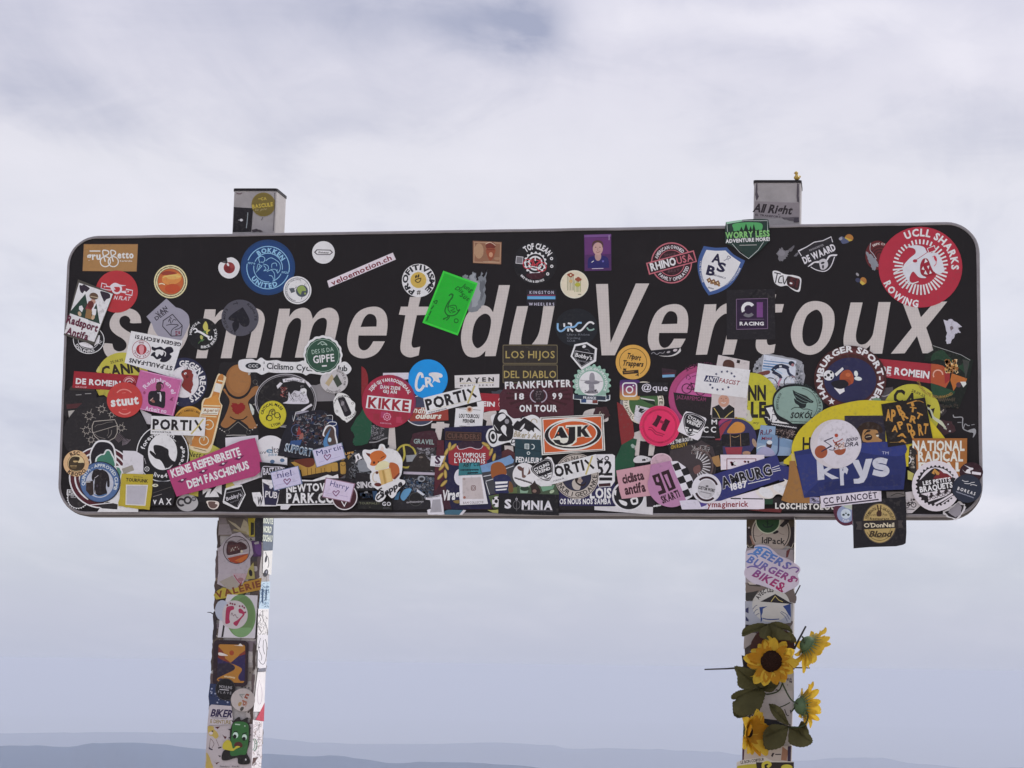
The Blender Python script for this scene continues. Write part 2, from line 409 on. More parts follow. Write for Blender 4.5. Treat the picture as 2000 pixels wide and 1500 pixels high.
def build_stickers(mat, parents):
    done = DONE
    for s in STK:
        sf = s.surf; allp = [p for e in s.el for p in e[1]]; s.hull = hull(allp)
        z = s.minh
        for q in done.setdefault(sf.name, []):
            if q.top > z and overlap(q.hull, s.hull): z = q.top
        z += .00008; th = .00022; s.top = z + th + STEP * len(s.el)
        done[sf.name].append(s)
        V = []; F = []; C = []
        for k, (c, pts, tris, loops) in enumerate(s.el):
            h = z + th + STEP * k; b = len(V)
            if isinstance(c, str): cl = [tuple(min(.84, x * ALB) for x in lin(c))] * len(pts)
            else: cl = [tuple(min(.84, x * ALB) for x in c(p)) for p in pts]
            V += [sf.at(p[0], p[1], h) for p in pts]; C += cl
            for f in tris:
                f = tuple(b + i for i in f)
                if len(f) >= 3:
                    a0, a1, a2 = V[f[0]], V[f[1]], V[f[2]]
                    if (a1 - a0).cross(a2 - a0).dot(sf.n) < 0: f = f[::-1]
                F.append(f)
            if k == 0 and loops:
                for lp in loops:
                    b = len(V); n = len(lp)
                    V += [sf.at(p[0], p[1], h) for p in lp] + [sf.at(p[0], p[1], max(0.00002, z - .0004)) for p in lp]; C += [cl[0]] * (2 * n)
                    F += [(b + i, b + (i + 1) % n, b + n + (i + 1) % n, b + n + i) for i in range(n)]
        me_o = mesh(s.name, V, F, mat, parents[sf.name], C)
        if s.label: me_o['label'] = s.label
CURSURF = FRONT
W = 'd8d5dc'; K = '1b181b'; K2 = '262325'; GR = '8d888c'; LG = 'b9b5b8'; CREAM = 'ddd8cf'; BLK = '201d20'
# ---- the reflective white letters of the board
M2 = "45 25 220 25 205 155 300 50 440 8 545 60 590 190 700 60 860 8 970 60 1015 170 1000 300 885 815 710 815 800 400 820 270 810 200 750 172 650 220 570 370 475 820 300 820 385 400 400 270 390 200 330 175 250 220 165 370 72 820 -103 820"
MC = (0, 1, 2, 6, 7 + 5, 13, 20, 21, 28 - 1, 28)
E1 = "1790 460 1807 300 1795 150 1740 50 1640 -5 1500 0 1370 50 1270 150 1190 330 1152 500 1160 640 1210 750 1310 815 1420 832 1540 805 1640 745 1710 655 1765 555 1575 555 1530 630 1470 690 1400 700 1345 650 1328 560 1335 460"
EH = "1368 322 1420 190 1480 120 1540 110 1600 140 1630 210 1628 315"
T1 = "800.5 580 822 580 817.5 599 837 599 833 615 814 615.6 805 661 804 673 808 679 820.6 677 817.6 694 802 698 791 695 784 688 782 677 785 655 791.8 615.6 779 614.5 783 599 797 599"
TCN = (0, 1, 2, 3, 4, 5, 9, 10, 16, 17, 18, 19)
def shift(s, dx, dy):
    v = fnum(s); return ' '.join(f'{a + (dx if i % 2 == 0 else dy):.1f}' for i, a in enumerate(v))
def find_corners(s, lst):
    v = fnum(s); p = [(v[i], v[i + 1]) for i in range(0, len(v), 2)]
    return tuple(i for i, q in enumerate(p) if q in lst)
mcor = find_corners(M2, [(45, 25), (220, 25), (205, 155), (590, 190), (885, 815), (710, 815), (475, 820), (300, 820), (72, 820), (-103, 820)])
ecor = find_corners(E1, [(1790, 460), (1765, 555), (1575, 555), (1335, 460)])
LT = 'bcb5b0'
def letter(view, s, sm=1, cor=(), hole=None, hc=()):
    N(view, None, FRONT, 'letter')
    v = fnum(s); p = [xy(v[i], v[i + 1]) for i in range(0, len(v), 2)]; p = smooth_loop(p, cor, 6) if sm else p; loops = [p]
    if hole:
        v = fnum(hole); q = [xy(v[i], v[i + 1]) for i in range(0, len(v), 2)]; loops.append(smooth_loop(q, hc, 6))
    pts, tr = tess(loops); add(LT, pts, tr, loops)
letter('H', "1465 258 1462 210 1440 130 1370 55 1260 20 1130 45 1020 110 958 220 955 320 1000 400 1080 465 1150 505 1212 565 1225 640 1180 700 1100 720 1030 690 1005 640 995 595 845 590 845 660 880 760 950 830 1060 870 1200 860 1320 790 1380 660 1375 540 1310 435 1210 370 1140 310 1110 240 1130 170 1200 138 1260 160 1288 205 1295 258", 1, (0, 17, 18, 34))
letter('1', "340 601 360 609 370 630 367 655 355 680 336 695 312 697 294 683 288 656 296 628 315 607", 1, (), "333 622 346 631 345 655 334 676 318 677 311 656 318 633")
letter('J', shift(M2, -1208, 10), 1, mcor)
letter('J', M2, 1, mcor)
letter('J', E1, 1, ecor, EH, (0, 6))
letter('1', T1, 1, TCN)
letter('1', "974.5 556.8 996 556.8 968 695.4 947 695.8 948.4 685 937.6 695 924 698 911 693.6 903 679 900.4 657.6 904 636 911 616 923 603 941.5 596.5 955 600 963 610", 1, (0, 1, 2, 3, 4, 15), "947 612.6 956.8 618 959 631 954.4 654 947 669.6 934 680 925.6 674 922 660 925.6 636 934 620.4")
letter('1', "1009.8 598 1031.5 597.7 1020 650 1018 670 1022 680 1034 677 1048 660 1055 640 1061.5 597.7 1083 597.7 1065 696 1044 696 1046 686 1035 696 1018 699 1001 694 994 680 998 650", 1, (0, 1, 8, 9, 10, 11, 12))
letter('1', "1164 554.8 1187.5 554.5 1192.4 669.6 1241.8 553.7 1268 553.7 1200.8 693.8 1175 694", 0)
letter('J', shift(E1, 4895, -42), 1, ecor, shift(EH, 4895, -45), (0, 6))
letter('1', "1376 594.5 1399 594 1398 609 1408 598 1422 592 1440 594 1450 606 1450 622 1433 692.4 1410.6 693 1424 632 1425 618 1418 612.6 1408 618 1399 628 1392 645 1381 692.4 1359 693", 1, (0, 1, 2, 8, 9, 16, 17))
letter('1', shift(T1, 694, -5), 1, TCN)
letter('1', "1592.5 587.8 1613.5 593 1627 607 1630 624.5 1627.6 644 1618 668 1602 686 1584 692.8 1565 689 1551 677 1545 659 1546 639.6 1552 621.6 1559 608 1573 593", 1, (), "1593 605 1602 609.6 1606.6 621.6 1606 641 1599 663.6 1588 674 1578 676 1570 669.6 1567 655 1569 636 1577 615.6")
letter('1', "1661.5 590.8 1684.8 590.8 1673 645 1672 661 1675 669 1682 673 1692.5 669.8 1703 657 1707 642 1716 590 1739.5 590 1723 690.8 1697.8 690.8 1700 674 1685 687 1670 692.7 1659.5 690 1650.5 681 1647.5 667.5 1650 645", 1, (0, 1, 9, 10, 11, 12, 13))
letter('1', "1762 589 1789 589 1798.5 619.8 1826 589 1850 589 1809 640 1826 690 1802 690 1791 656 1767 690 1740 690.8 1781 640", 0)
# what still shows of the second line of lettering
for s_ in ("760 833 771 833 774 878 757 878", "843 827 852 827 853 824 867 824 868 827 878 828 876 837 864 837 861 859 848 859 851 837 842 836", "945 806 968 800 970 806 955 860 943 860 951 822 943 818",
           "1076 812 1080 807 1104 807 1102 813", "1239 845 1252 840 1248 890 1240 890", "1268 868 1280 868 1276 890 1266 890", "985 870 1002 871 1003 884 986 880", "1077 806 1104 806 1103 814 1075 814"):
    letter('1', s_, 0)
letter('1', "1140 806 1150 800 1165 798 1180 802 1188 815 1182 824 1140 822")
letter('1', "1237 850 1250 841 1262 845 1270 855 1262 862 1240 858")
# ---------------------------------------------------------------- stickers on the board (coordinates read in enlarged views)
# -- remnants of older stickers under everything in the crowded lower half
CL_ = ['2f2a2c', '3a2226', '5a5659', '4a4548', '23283a', '3b3430', '6d6a6c', '2a3330', '7d7a7c', '4f2a2c', '8a8780', '25252c', '3c4048']
rq = random.Random(5)
for i_ in range(34):
    x_ = rq.uniform(160, 1880); y_ = rq.uniform(800, 975) if i_ % 4 else rq.uniform(735, 800); r_ = rq.uniform(14, 34); k_ = rq.randint(4, 6); a_ = rq.uniform(0, 6)
    N('1', None, None, 'torn_sticker')
    jag(rq.choice(CL_), ' '.join(f'{x_ + r_ * rq.uniform(.7, 1.2) * math.cos(a_ + 6.283 * j / k_):.1f} {min(990, y_ + r_ * .8 * rq.uniform(.7, 1.1) * math.sin(a_ + 6.283 * j / k_)):.1f}' for j in range(k_)), r_ * .08, 4, i_)
    if i_ % 2: speck([rq.choice(['a8a6a8', '8a5a50', '5a6a80', '9a9484'])], x_ - r_ * .6, y_ - r_ * .5, x_ + r_ * .6, y_ + r_ * .5, 5, 1, 3.2, i_)
    elif i_ % 3 == 0: li('a19ea0', 1.6, f'{x_ - r_ * .5:.1f} {y_ - 3:.1f} {x_:.1f} {y_ + 3:.1f} {x_ + r_ * .5:.1f} {y_ - 2:.1f}')
# -- upper row
N('A', 'brown rectangular sticker with two joined bicycles')
po('96704a', "425 312 1130 312 1112 668 408 662"); po('9c7649', "432 320 1122 320 1105 660 416 655")
tx('dcd3c9', 'gru', 553, 465, 180, 92, 0, 'B', .05); tx('dcd3c9', 'etto', 968, 450, 210, 88, 0, 'B', .05); li('dcd3c9', 16, "500 402 640 402", 0)
ri('dcd3c9', 705, 540, 66, 14); ri('dcd3c9', 808, 540, 66, 14); li('dcd3c9', 16, "705 540 670 402 740 402 745 440 690 470"); li('dcd3c9', 16, "808 540 775 402 830 405 835 440 790 465"); tx('dcd3c9', 'Karlsruhe', 975, 530, 160, 20, 0, 'b')
N('A', 'plain red disc sticker with a white crank drawing')
di('a93137', 853, 930, 275); po('a93137', "853 930 1128 930 1128 931 853 931")
li('d8c8cc', 10, "650 880 660 820 720 835 715 860 770 870 790 850 830 900 770 910 720 905 640 885", 0); po('d8c8cc', "770 850 830 815 900 840 975 850 925 860 870 870 820 870 790 905 770 880", 1)
ri('d8c8cc', 855, 897, 55, 26); di('a93137', 855, 897, 18); li('d8c8cc', 10, "890 930 975 925 975 900 1060 915 1050 980 970 965 975 945 900 935", 0); star('e8dde0', 695, 868, 14); star('e8dde0', 1002, 930, 14)
tx('d8c8cc', 'N FLAT', 925, 1015, 210, 50, -5, 'i', .06)
N('A', 'white sticker with a bearded cyclist, green firs and maroon lettering')
po('4a4741', "350 770 812 955 560 1625 162 1495"); po(W, "362 815 802 962 560 1585 172 1470"); po('243a30', "445 960 475 1110 640 1350 232 1208"); po('243a30', "590 1085 632 1350 480 1300")
po('2e2430', "370 845 400 850 420 838 450 850 500 885 490 905 455 935 435 920 410 950 385 935 372 900", 1); po('2e2430', "640 925 700 935 760 960 765 1010 720 1030 690 1060 665 1010 650 975", 1)
po('7a2c33', "490 1050 560 1090 520 1180 440 1160"); po('8a6a44', "460 1150 530 1170 520 1290 440 1270"); di('b08877', 545, 1060, 34); di('5b4636', 555, 990, 58, 45, -15); li('b9a98c', 9, "510 990 610 1010"); di('5e2b26', 515, 1100, 40, 50)
po(W, "365 1120 400 1110 420 1150 400 1200 360 1160"); po(W, "550 1150 590 1160 580 1230 545 1270 530 1210"); di('b9a184', 370, 1220, 22, 34, 20); di('b9a184', 545, 1265, 22, 34, -20)
vw('H'); tx('5a2036', 'Radsport', 510, 265, 530, 120, -17, 'B', .03); tx('5a2036', 'Antifa', 430, 430, 370, 110, -17, 'B', .03)
N('A', 'round cream sticker showing an orange planet'); di('d8c79b', 1555, 800, 217); ri('5d5348', 1555, 800, 195, 8); ta('4a4038', 'ON THE EDGE OF THE WORLD IN THE AIR RIDE', 1555, 800, 193, 180, 520, 14, 'b'); di('b45f33', 1555, 800, 168); di('c98646', 1570, 760, 130, 80, 10); di('d0a25a', 1600, 735, 100, 35, 5); po('8e3b2c', "1430 690 1520 660 1640 690 1560 710 1470 715", 1); di('b24b2a', 1580, 890, 100, 60); li('e3d3b0', 12, "1400 835 1440 825 1480 840"); li('e0b868', 12, "1450 745 1560 720 1680 735"); ri('5a4a3a', 1555, 800, 170, 6)
N('B', 'small white ring sticker with a torn red centre'); po(W, "420 495 490 485 560 530 588 610 560 700 500 750 430 758 360 725 315 660 312 590 345 545 400 560 440 590 430 545", 1, (0, 11, 12)); di('7e2d2e', 452, 620, 74); di('6a2427', 430, 640, 40); di('8f3d3b', 490, 600, 28); di(W, 435, 578, 14, 24, 30); po(K2, "340 540 410 520 425 555 400 562", 1); li(GR, 5, "370 545 405 545")
N('B', 'large dark blue round sticker with a light blue bucking bull'); BL = '1d3a63'; LB = '86b3dc'
di(BL, 955, 615, 355, 362); di('1c3c6c', 955, 615, 330, 335); ri(LB, 957, 618, 277, 11, -160, 12); ri(LB, 957, 618, 277, 11, 20, 190); ri(LB, 957, 618, 187, 10, -155, 8); ri(LB, 957, 618, 187, 10, 25, 72); ri(LB, 957, 618, 187, 10, 85, 188)
ta(LB, 'BOKKEN', 957, 618, 226, -128, -27, 58, 'B', .16); ta(LB, 'UNITED', 957, 618, 232, 148, 60, 58, 'B', .16); tx(LB, '1979', 742, 562, 95, 26, -8, 'b'); tx(LB, '2020', 1178, 680, 95, 26, -8, 'b')
li(LB, 9, "850 560 835 490 880 470 915 500 900 545 860 545"); li(LB, 8, "925 530 990 490 1060 520 1110 570 1115 640 1080 690 1075 640"); li(LB, 8, "880 590 840 640 800 680 830 640 850 590"); li(LB, 8, "890 570 950 590 960 640 900 660 930 630 900 590"); li(LB, 8, "1005 620 1010 570 1060 560 1070 600"); li(LB, 8, "940 670 1000 650 1040 700 1040 790 1010 730 970 720"); li(LB, 8, "990 640 1050 640 1060 650 1080 680"); li(LB, 7, "810 640 830 570 870 600")
N('B', 'small white disc with an oval name plate outline'); di(W, 1678, 420, 147); po('4a464a', "1555 418 1590 380 1770 385 1803 420 1765 452 1590 450", 0, (), "1575 418 1598 392 1762 396 1785 420 1760 441 1598 439"); tx('3a363a', 'Ineens', 1680, 418, 130, 26, -3, 'i'); li('b8b4b8', 4, "1600 462 1760 466", 0)
N('B', 'white disc with a green and grey globe'); di('e0dde2', 1340, 912, 182); ri('3e4348', 1340, 912, 160, 6); ri('3e4348', 1395, 920, 72, 1); di('444b54', 1398, 922, 78); po('869a54', "1340 880 1400 850 1440 880 1450 920 1400 925 1380 970 1345 930", 1); di('869a54', 1440, 955, 14); ta('4a4a52', 'SUPPORT YOUR LOCAL', 1340, 912, 140, 180, 290, 16); ta('4a4a52', 'RANDONNEURS', 1340, 912, 142, 175, 100, 16); po('51565c', "1230 890 1290 880 1310 930 1260 950"); li('51565c', 7, "1290 900 1330 870"); li('6d6f74', 6, "1430 850 1440 825"); li('6d6f74', 8, "1400 1000 1390 1030")
N('B', 'grey disc sticker with a large black spade'); di('4b4a53', 592, 1272, 243, 238); SP = "628 1132 690 1180 718 1290 700 1370 640 1390 595 1350 585 1335 580 1390 555 1440 515 1465 490 1390 495 1345 510 1320 460 1300 440 1280 490 1220 560 1175"
po('191820', "628 1132 690 1235 718 1310 700 1370 650 1390 600 1360 583 1330 575 1400 520 1465 495 1400 490 1345 515 1318 465 1305 440 1278 500 1215", 1, (0, 6, 8, 12)); ta('26252c', 'Rapha 78', 592, 1272, 205, -62, 10, 34); ta('26252c', 'ST. 0.154073', 592, 1272, 205, 105, 215, 32); li('26252c', 10, "500 1095 560 1075 545 1060", 0); li('26252c', 10, "560 1075 555 1095", 0); li('26252c', 10, "760 1425 715 1470 712 1445", 0); li('26252c', 10, "715 1470 740 1470", 0)
N('C', 'narrow white strip with red lettering rising to the right'); po('cfc6cc', "-140 790 715 422 755 512 -115 878"); vw('C'); tx('6f1f2e', 'veloemotion.ch', 302, 652, 850, 68, 23.5, 'b', .07)
N('C', 'white disc with a yellow smiling face'); di('e2e3ea', 1050, 785, 217); ta('1f2026', 'PROFITIVISME', 1050, 785, 172, -248, 53, 66, 'B', .05); tx('4a4640', '#', 1052, 935, 50, 60, 0, 'b'); di('e8e0c4', 1050, 780, 112); di('bfa24e', 1048, 780, 104); di('2a2118', 1017, 735, 12, 24, -15); di('2a2118', 1047, 728, 12, 24, -15); li('2a2118', 12, "1002 785 1040 765 1085 755"); li('2a2118', 11, "1005 790 1035 810 1065 800 1082 765"); 
N('C', 'torn patch of grey glue beside the green card', minh=.0); jag('74797e', "1620 735 1665 700 1700 760 1760 665 1800 700 1815 800 1870 670 1890 750 1940 640 1925 900 1900 1110 1800 1190 1700 1200", 16, 5, 3); jag('8d9296', "1720 740 1770 690 1795 770 1850 830 1870 1000 1800 1120 1740 1150", 18, 5, 4); jag('5d6166', "1850 800 1910 780 1890 1000 1860 1060", 14, 5, 8)
N('C', 'bright green card with a hand-drawn goose'); po('35c23a', "1372 658 1820 820 1560 1502 1100 1335"); po('20a62c', "1385 690 1795 838 1552 1470 1130 1320")
GD = '0f5b1c'
li(GD, 15, "1445 985 1475 960 1500 975 1475 1020 1430 1080 1400 1150 1395 1190 1425 1235 1480 1245 1540 1225 1590 1160"); li(GD, 12, "1475 960 1495 1000 1455 1060 1425 1140"); li(GD, 11, "1590 1160 1555 1175 1530 1110 1450 1120 1435 1165 1470 1210"); li(GD, 9, "1460 1130 1520 1150 1470 1180 1530 1190 1480 1210"); li(GD, 13, "1420 1230 1430 1260 1370 1285"); li(GD, 13, "1440 1240 1450 1265 1410 1305"); ri(GD, 1540, 1310, 26, 11); di(GD, 1385, 1285, 22, 9, 30)
tx(GD, 'Jung', 1690, 880, 150, 60, -30, 'i'); tx(GD, 'Dis', 1585, 905, 110, 55, -32, 'i'); tx(GD, 'Süt', 1655, 1000, 130, 55, -32, 'i'); li(GD, 12, "1240 1065 1290 1045 1280 1085 1250 1070"); li(GD, 14, "1250 1110 1215 1160"); li(GD, 14, "1215 1180 1185 1240"); li(GD, 14, "1180 1250 1155 1310")
N('D', 'small tan stamp with a portrait of a helmeted rider'); po('86614a', "-110 268 265 285 258 575 -108 558"); fr('a98a70', 78, 422, 350, 268, 10, -2); di('a48467', -30, 400, 60, 100); di('6b2f24', 122, 335, 66, 50, 5); po('8c4a33', "65 375 180 375 165 470 120 530 80 470", 1); li('6b2f24', 9, "70 385 175 385", 0); di('b98a6c', 125, 450, 26, 34); li('a98a70', 14, "20 545 120 540 230 550", 1); li('c8b199', 9, "55 310 120 290 185 330"); di('9a775c', 205, 500, 40, 20)
N('D', 'black round sticker with a red bicycle before a chainring'); di('19171a', 705, 555, 285); gear('d8d6da', 703, 560, 152, 16, 20); di('19171a', 703, 560, 122); ri('e6e4ea', 703, 560, 84, 22); bike('b43a45', 695, 590, 62, 12, -12); ri(W, 603, 575, 34, 10); ri(W, 783, 610, 34, 10); li(W, 16, "703 470 703 530", 0); li(W, 12, "650 600 750 620", 0)
ta('e6e4ea', 'TOF CLEAN', 703, 560, 222, -130, -30, 74, 'B', .06); ta('e6e4ea', 'BIKE WASH & SERVICE', 703, 560, 240, 140, 62, 26, 'B', .05); re('c8c6ca', 497, 520, 92, 96, -6); re('6e6c70', 497, 520, 78, 82, -6)
for q in ((915, 500), (918, 600), (865, 700)): ri('d6d4da', q[0], q[1], 15, 12)
po('3b1a22', "590 700 820 690 780 760 640 765", 1)
N('D', 'purple portrait card of a young player in a blue shirt'); po('4a2a58', "1338 190 1692 180 1694 655 1345 662"); po('5e3268', "1345 230 1685 225 1685 440 1350 450"); po('6e4a80', "1340 192 1690 182 1690 215 1342 225"); po('26235e', "1395 500 1470 465 1580 462 1650 500 1665 620 1385 625", 1, (4, 5)); di('a98a84', 1520, 470, 42, 60); di('b3928a', 1518, 372, 66, 82); po('4b332e', "1445 350 1450 290 1500 262 1560 270 1590 310 1580 360 1560 300 1480 295", 1); di('3a2a2a', 1490, 352, 10, 5); di('3a2a2a', 1545, 352, 10, 5); li('7c4a48', 6, "1495 412 1520 420 1545 410"); li('8a6a64', 5, "1520 360 1512 390 1525 392"); li('d6d4e6', 9, "1435 550 1465 530", 0); star('6a66b0', 1585, 535, 20); li('c8c0d0', 7, "1440 632 1590 628", 0); li('b8a8c4', 6, "1664 195 1664 260", 0)
N('D', 'cream disc with red poppies on tall stems'); di('cfc6ae', 1213, 835, 183); ri('ddd6bf', 1213, 835, 178, 8)
for q in (1120, 1140, 1160, 1180, 1197): li('6c7046', 6, f"{q} 730 {q+3} 915", 0)
for q in (1215, 1235, 1252, 1270, 1290): li('7c8a3c', 6, f"{q} 780 {q+1} 935", 0)
for q in ((1140, 712), (1165, 702), (1188, 715), (1163, 728), (1240, 770), (1263, 755), (1285, 772), (1262, 785)): di('8f4a34', q[0], q[1], 22, 17)
di('d8c8a8', 1165, 715, 12); di('c0a268', 1168, 795, 22); di('a5a33c', 1255, 840, 36, 26); li('4a4638', 7, "1260 965 1300 965", 0)
N('D', 'black label with a pink and blue stripe between two words'); re('201d23', 783, 1010, 390, 215); tx('b6b4c4', 'KINGSTON', 787, 940, 315, 38, 0, 'b', .32); tx('b6b4c4', 'WHEELERS', 785, 1093, 330, 36, 0, 'b', .32); re('7e3a58', 782, 978, 362, 14); re('5f9cc4', 782, 1010, 365, 38)
N('E', 'dark red round badge crossed by a tilted name banner'); RU = 'b2646e'
di('331a20', 610, 690, 268); ri(RU, 610, 690, 260, 16); ri(RU, 610, 690, 168, 9); ta('d8ccd0', 'AMERICAN OWNED', 610, 690, 208, -164, -42, 44, 'b', .08); ta('d8ccd0', 'FAMILY OPERATED', 610, 690, 212, 138, 12, 44, 'b', .08); po(RU, "278 690 900 525 942 675 318 845"); po('2c161c', "298 702 888 545 924 665 332 824"); tx('e0dade', 'RHINO', 500, 705, 340, 98, 14.5, 'B', .06); tx(RU, 'USA', 780, 637, 215, 92, 14.5, 'b', .08)
tx('5a3a42', 'SINCE', 590, 580, 150, 30, 8, 'b'); tx('5a3a42', 'BEST', 640, 790, 150, 30, 8, 'b')
N('E', 'blue and white shield sticker with three big initials'); SBL = '3b5486'
po(SBL, "1030 470 1180 492 1330 487 1420 580 1568 662 1490 830 1380 980 1240 1070 1095 1112 1010 980 955 800 960 640", 1, (0, 2, 4, 8)); po('d2d2de', "1065 520 1190 532 1312 528 1390 600 1510 682 1440 830 1340 950 1230 1025 1112 1065 1045 960 1000 800 1010 650", 1, (0, 2, 4, 8))
tx('1f1c38', 'A', 1200, 632, 120, 115, -14, 'B'); tx('1f1c38', 'S', 1260, 745, 110, 115, -14, 'B'); tx('1f1c38', 'B', 1125, 790, 110, 120, -14, 'B'); tx('3a3850', 'BRONNCA', 1240, 868, 160, 22, -16, 'i'); li('4a4a6a', 7, "1290 660 1330 640 1345 600 1380 620 1345 640 1350 655"); 
for i_ in range(3): re('6e4a2c', 1100 + i_ * 55, 915 + i_ * 18, 52, 52, 30); re('c8b48c', 1100 + i_ * 55, 915 + i_ * 18, 20, 20, 30); di('8a6a44', 1128 + i_ * 50, 950 + i_ * 16, 16)
tx('2a2845', 'jaune', 1125, 1015, 75, 20, -16, 'i'); ta('c8cade', 'SECTION CYCLOTOURISME', 1130, 620, 395, 72, 20, 24, 'b'); ta('c8cade', 'VAL DE SAONE', 1500, 750, 515, 190, 158, 20, 'b')
N('F', 'faint grey peeled patch left of the white shield outline', name='torn_sticker'); jag('6f6d72', "240 570 280 500 330 495 350 540 395 520 400 580 350 640 290 672", 12, 5, 5); di('7a787d', 310, 560, 45, 40)
N('F', 'thin grey peeled scrap', name='torn_sticker'); jag('5b595e', "400 510 470 460 478 480 440 540 410 545", 6, 4, 6)
N('F', 'small slanted peeled scrap', name='torn_sticker'); jag('646268', "470 600 525 545 530 570 500 605", 5, 4, 7)
N('F', 'black shield sticker with white outline, lettering and a bull skull'); po('232025', "525 535 740 418 950 345 985 470 1030 590 990 700 900 795 800 800 680 750 600 690 560 600", 1, (0, 2, 6)); 
li('cac8cc', 11, "570 600 530 535 640 480 735 420 850 400 955 350 975 420", 0); tx('cac8cc', 'DE WAARD', 797, 570, 455, 88, 24, 'B', .05); tx('8a888c', 'KRONOMETER', 765, 490, 200, 24, 22, 'b')
li('cac8cc', 11, "690 742 760 780 850 800 910 780 960 720 1000 610", 1); po('cac8cc', "650 740 720 680 800 665 790 690 740 690 700 720", 1); po('cac8cc', "890 660 930 590 1030 578 1020 600 950 605 905 660", 1); po('b4b2b6', "800 660 860 635 900 660 915 720 880 770 825 775 805 720", 1); di('232025', 845, 690, 26, 14, 15); di('3a383c', 850, 740, 14, 26)
N('F', 'white outlined graffiti tag sticker'); po('e6e4ea', "195 800 260 795 330 830 400 845 470 850 560 885 562 980 545 1060 500 1062 440 1030 380 985 300 995 230 960 205 900", 1); po('2a1a1c', "395 860 480 880 545 905 545 980 520 1045 450 1020 385 975 380 900", 1); 
li(K, 13, "215 815 300 835", 0); li(K, 13, "255 825 230 950"); li(K, 13, "335 860 290 870 270 940 320 950"); li(K, 13, "330 870 345 960 390 870"); di('d8d6dc', 440, 955, 26, 22); li('6e2a2a', 9, "500 930 540 910"); tx('4a2022', '51', 470, 940, 120, 110, -12, 'B')
N('F', 'small torn rainbow heart in the upper right'); po('a06d34', "1140 345 1180 315 1225 330 1245 370 1215 405 1160 385", 1); po('b59d43', "1135 350 1160 365 1235 395 1190 410 1130 390"); po('4d5470', "1055 375 1095 345 1130 365 1190 415 1110 442 1080 405", 1); po('8f8f9c', "1055 372 1092 348 1100 380 1075 395", 1)
N('F', 'smaller torn rainbow heart above the red disc'); po('a06d34', "1335 900 1370 875 1410 900 1412 950 1370 975 1340 945", 1); po('b9a248', "1335 912 1402 958 1365 980 1330 950"); di('3a3d55', 1305, 915, 34, 28, -20); di('8e8c90', 1298, 840, 26, 16, -50)
N('F', 'half-peeled dark red disc beside the big red disc'); di('5a2022', 1560, 590, 160, 190); ta('d2c6c0', 'EBIPK CY', 1590, 600, 160, -125, -65, 26, 'b'); 
for q in (120, 85, 50): ri('38191b', 1590, 600, q, 14, 160, 340)
jag('7f8288', "1410 540 1440 560 1500 600 1560 680 1570 745 1540 740 1520 790 1490 780 1465 700 1430 640", 10, 4, 9); li('a8a8ac', 8, "1470 430 1462 520 1500 570 1545 640", 1)
N('G', 'large red disc with a white shark holding an oar'); RD = 'a42b3c'; WR = 'dfdbe2'
di(RD, 785, 612, 546, 526); ta(WR, 'UCLL SHARKS', 785, 612, 452, -117, 4, 92, 'B', .13); ta(WR, 'ROWING', 775, 625, 462, 158, 92, 88, 'B', .13)
for i_ in range(42):
    a_ = R(i_ * 360 / 42 + 3); r0 = 230; r1 = 362 - (25 if i_ % 7 == 0 else 0)
    if 200 < (i_ * 360 / 42 + 3) < 300: r0 = 300
    li(WR, 22, f"{785 + r0 * math.cos(a_):.0f} {612 + r0 * math.sin(a_):.0f} {785 + r1 * math.cos(a_):.0f} {612 + r1 * math.sin(a_):.0f}", 0)
po('c8c9d6', "600 350 720 325 830 350 880 420 1000 430 1060 510 1085 600 1100 650 1060 690 980 690 930 620 900 540 870 500 820 505 785 570 780 650 800 710 860 745 830 755 760 740 690 670 645 740 640 820 560 690 560 600 640 500 720 430 700 370", 1, (0, 11, 23))
po('8e2030', "860 505 900 560 925 640 980 690 900 720 830 730 790 680 785 600 820 520", 1)
for q in ("835 560 850 500 880 540", "820 600 800 640 840 650", "870 600 900 590 890 640", "830 700 850 650 880 710", "900 700 910 650 935 690"): po('e4e0e6', q)
li('9a2a3a', 7, "600 600 740 510 860 430 900 390", 0); li(WR, 16, "440 690 560 620 690 545", 0); po(RD, "870 380 960 335 990 390 880 425"); fr('d8d4dc', 930, 380, 105, 70, 8, 22); di('9a2a3a', 715, 530, 30, 22); di('b4243a', 980, 500, 16, 40, 20); li('c04050', 8, "940 480 975 470 990 560 960 600")
li(WR, 14, "600 890 640 830 700 820 760 800"); li(WR, 14, "640 830 590 800")
N('G', 'ragged white paint-like scrap right of the last letter', name='torn_sticker'); jag('b4b2bc', "1085 1295 1140 1310 1180 1285 1260 1330 1325 1385 1285 1395 1275 1420 1310 1465 1240 1470 1230 1510 1180 1600 1130 1610 1115 1560 1130 1480 1115 1410", 8, 4, 12); po('6e6468', "1170 1390 1200 1380 1215 1410 1190 1430 1185 1450", 1)
N('E', 'green and black pine forest shield overlapping the top rim', minh=.003); po('22352f', "1318 158 1560 125 1780 118 1870 125 1882 200 1888 400 1760 530 1620 642 1480 520 1310 430 1308 250", 1, (0, 3, 5, 7, 9)); po('4e9a5c', "1410 185 1560 162 1740 165 1795 195 1785 260 1740 275 1600 270 1440 290 1415 240", 1); 
for q in ((1520, 215, 26), (1580, 175, 34), (1640, 205, 24), (1682, 180, 26), (1740, 250, 14), (1468, 265, 12)): po('16241d', f"{q[0]} {q[1]} {q[0] + q[2]} 275 {q[0] - q[2]} 280")
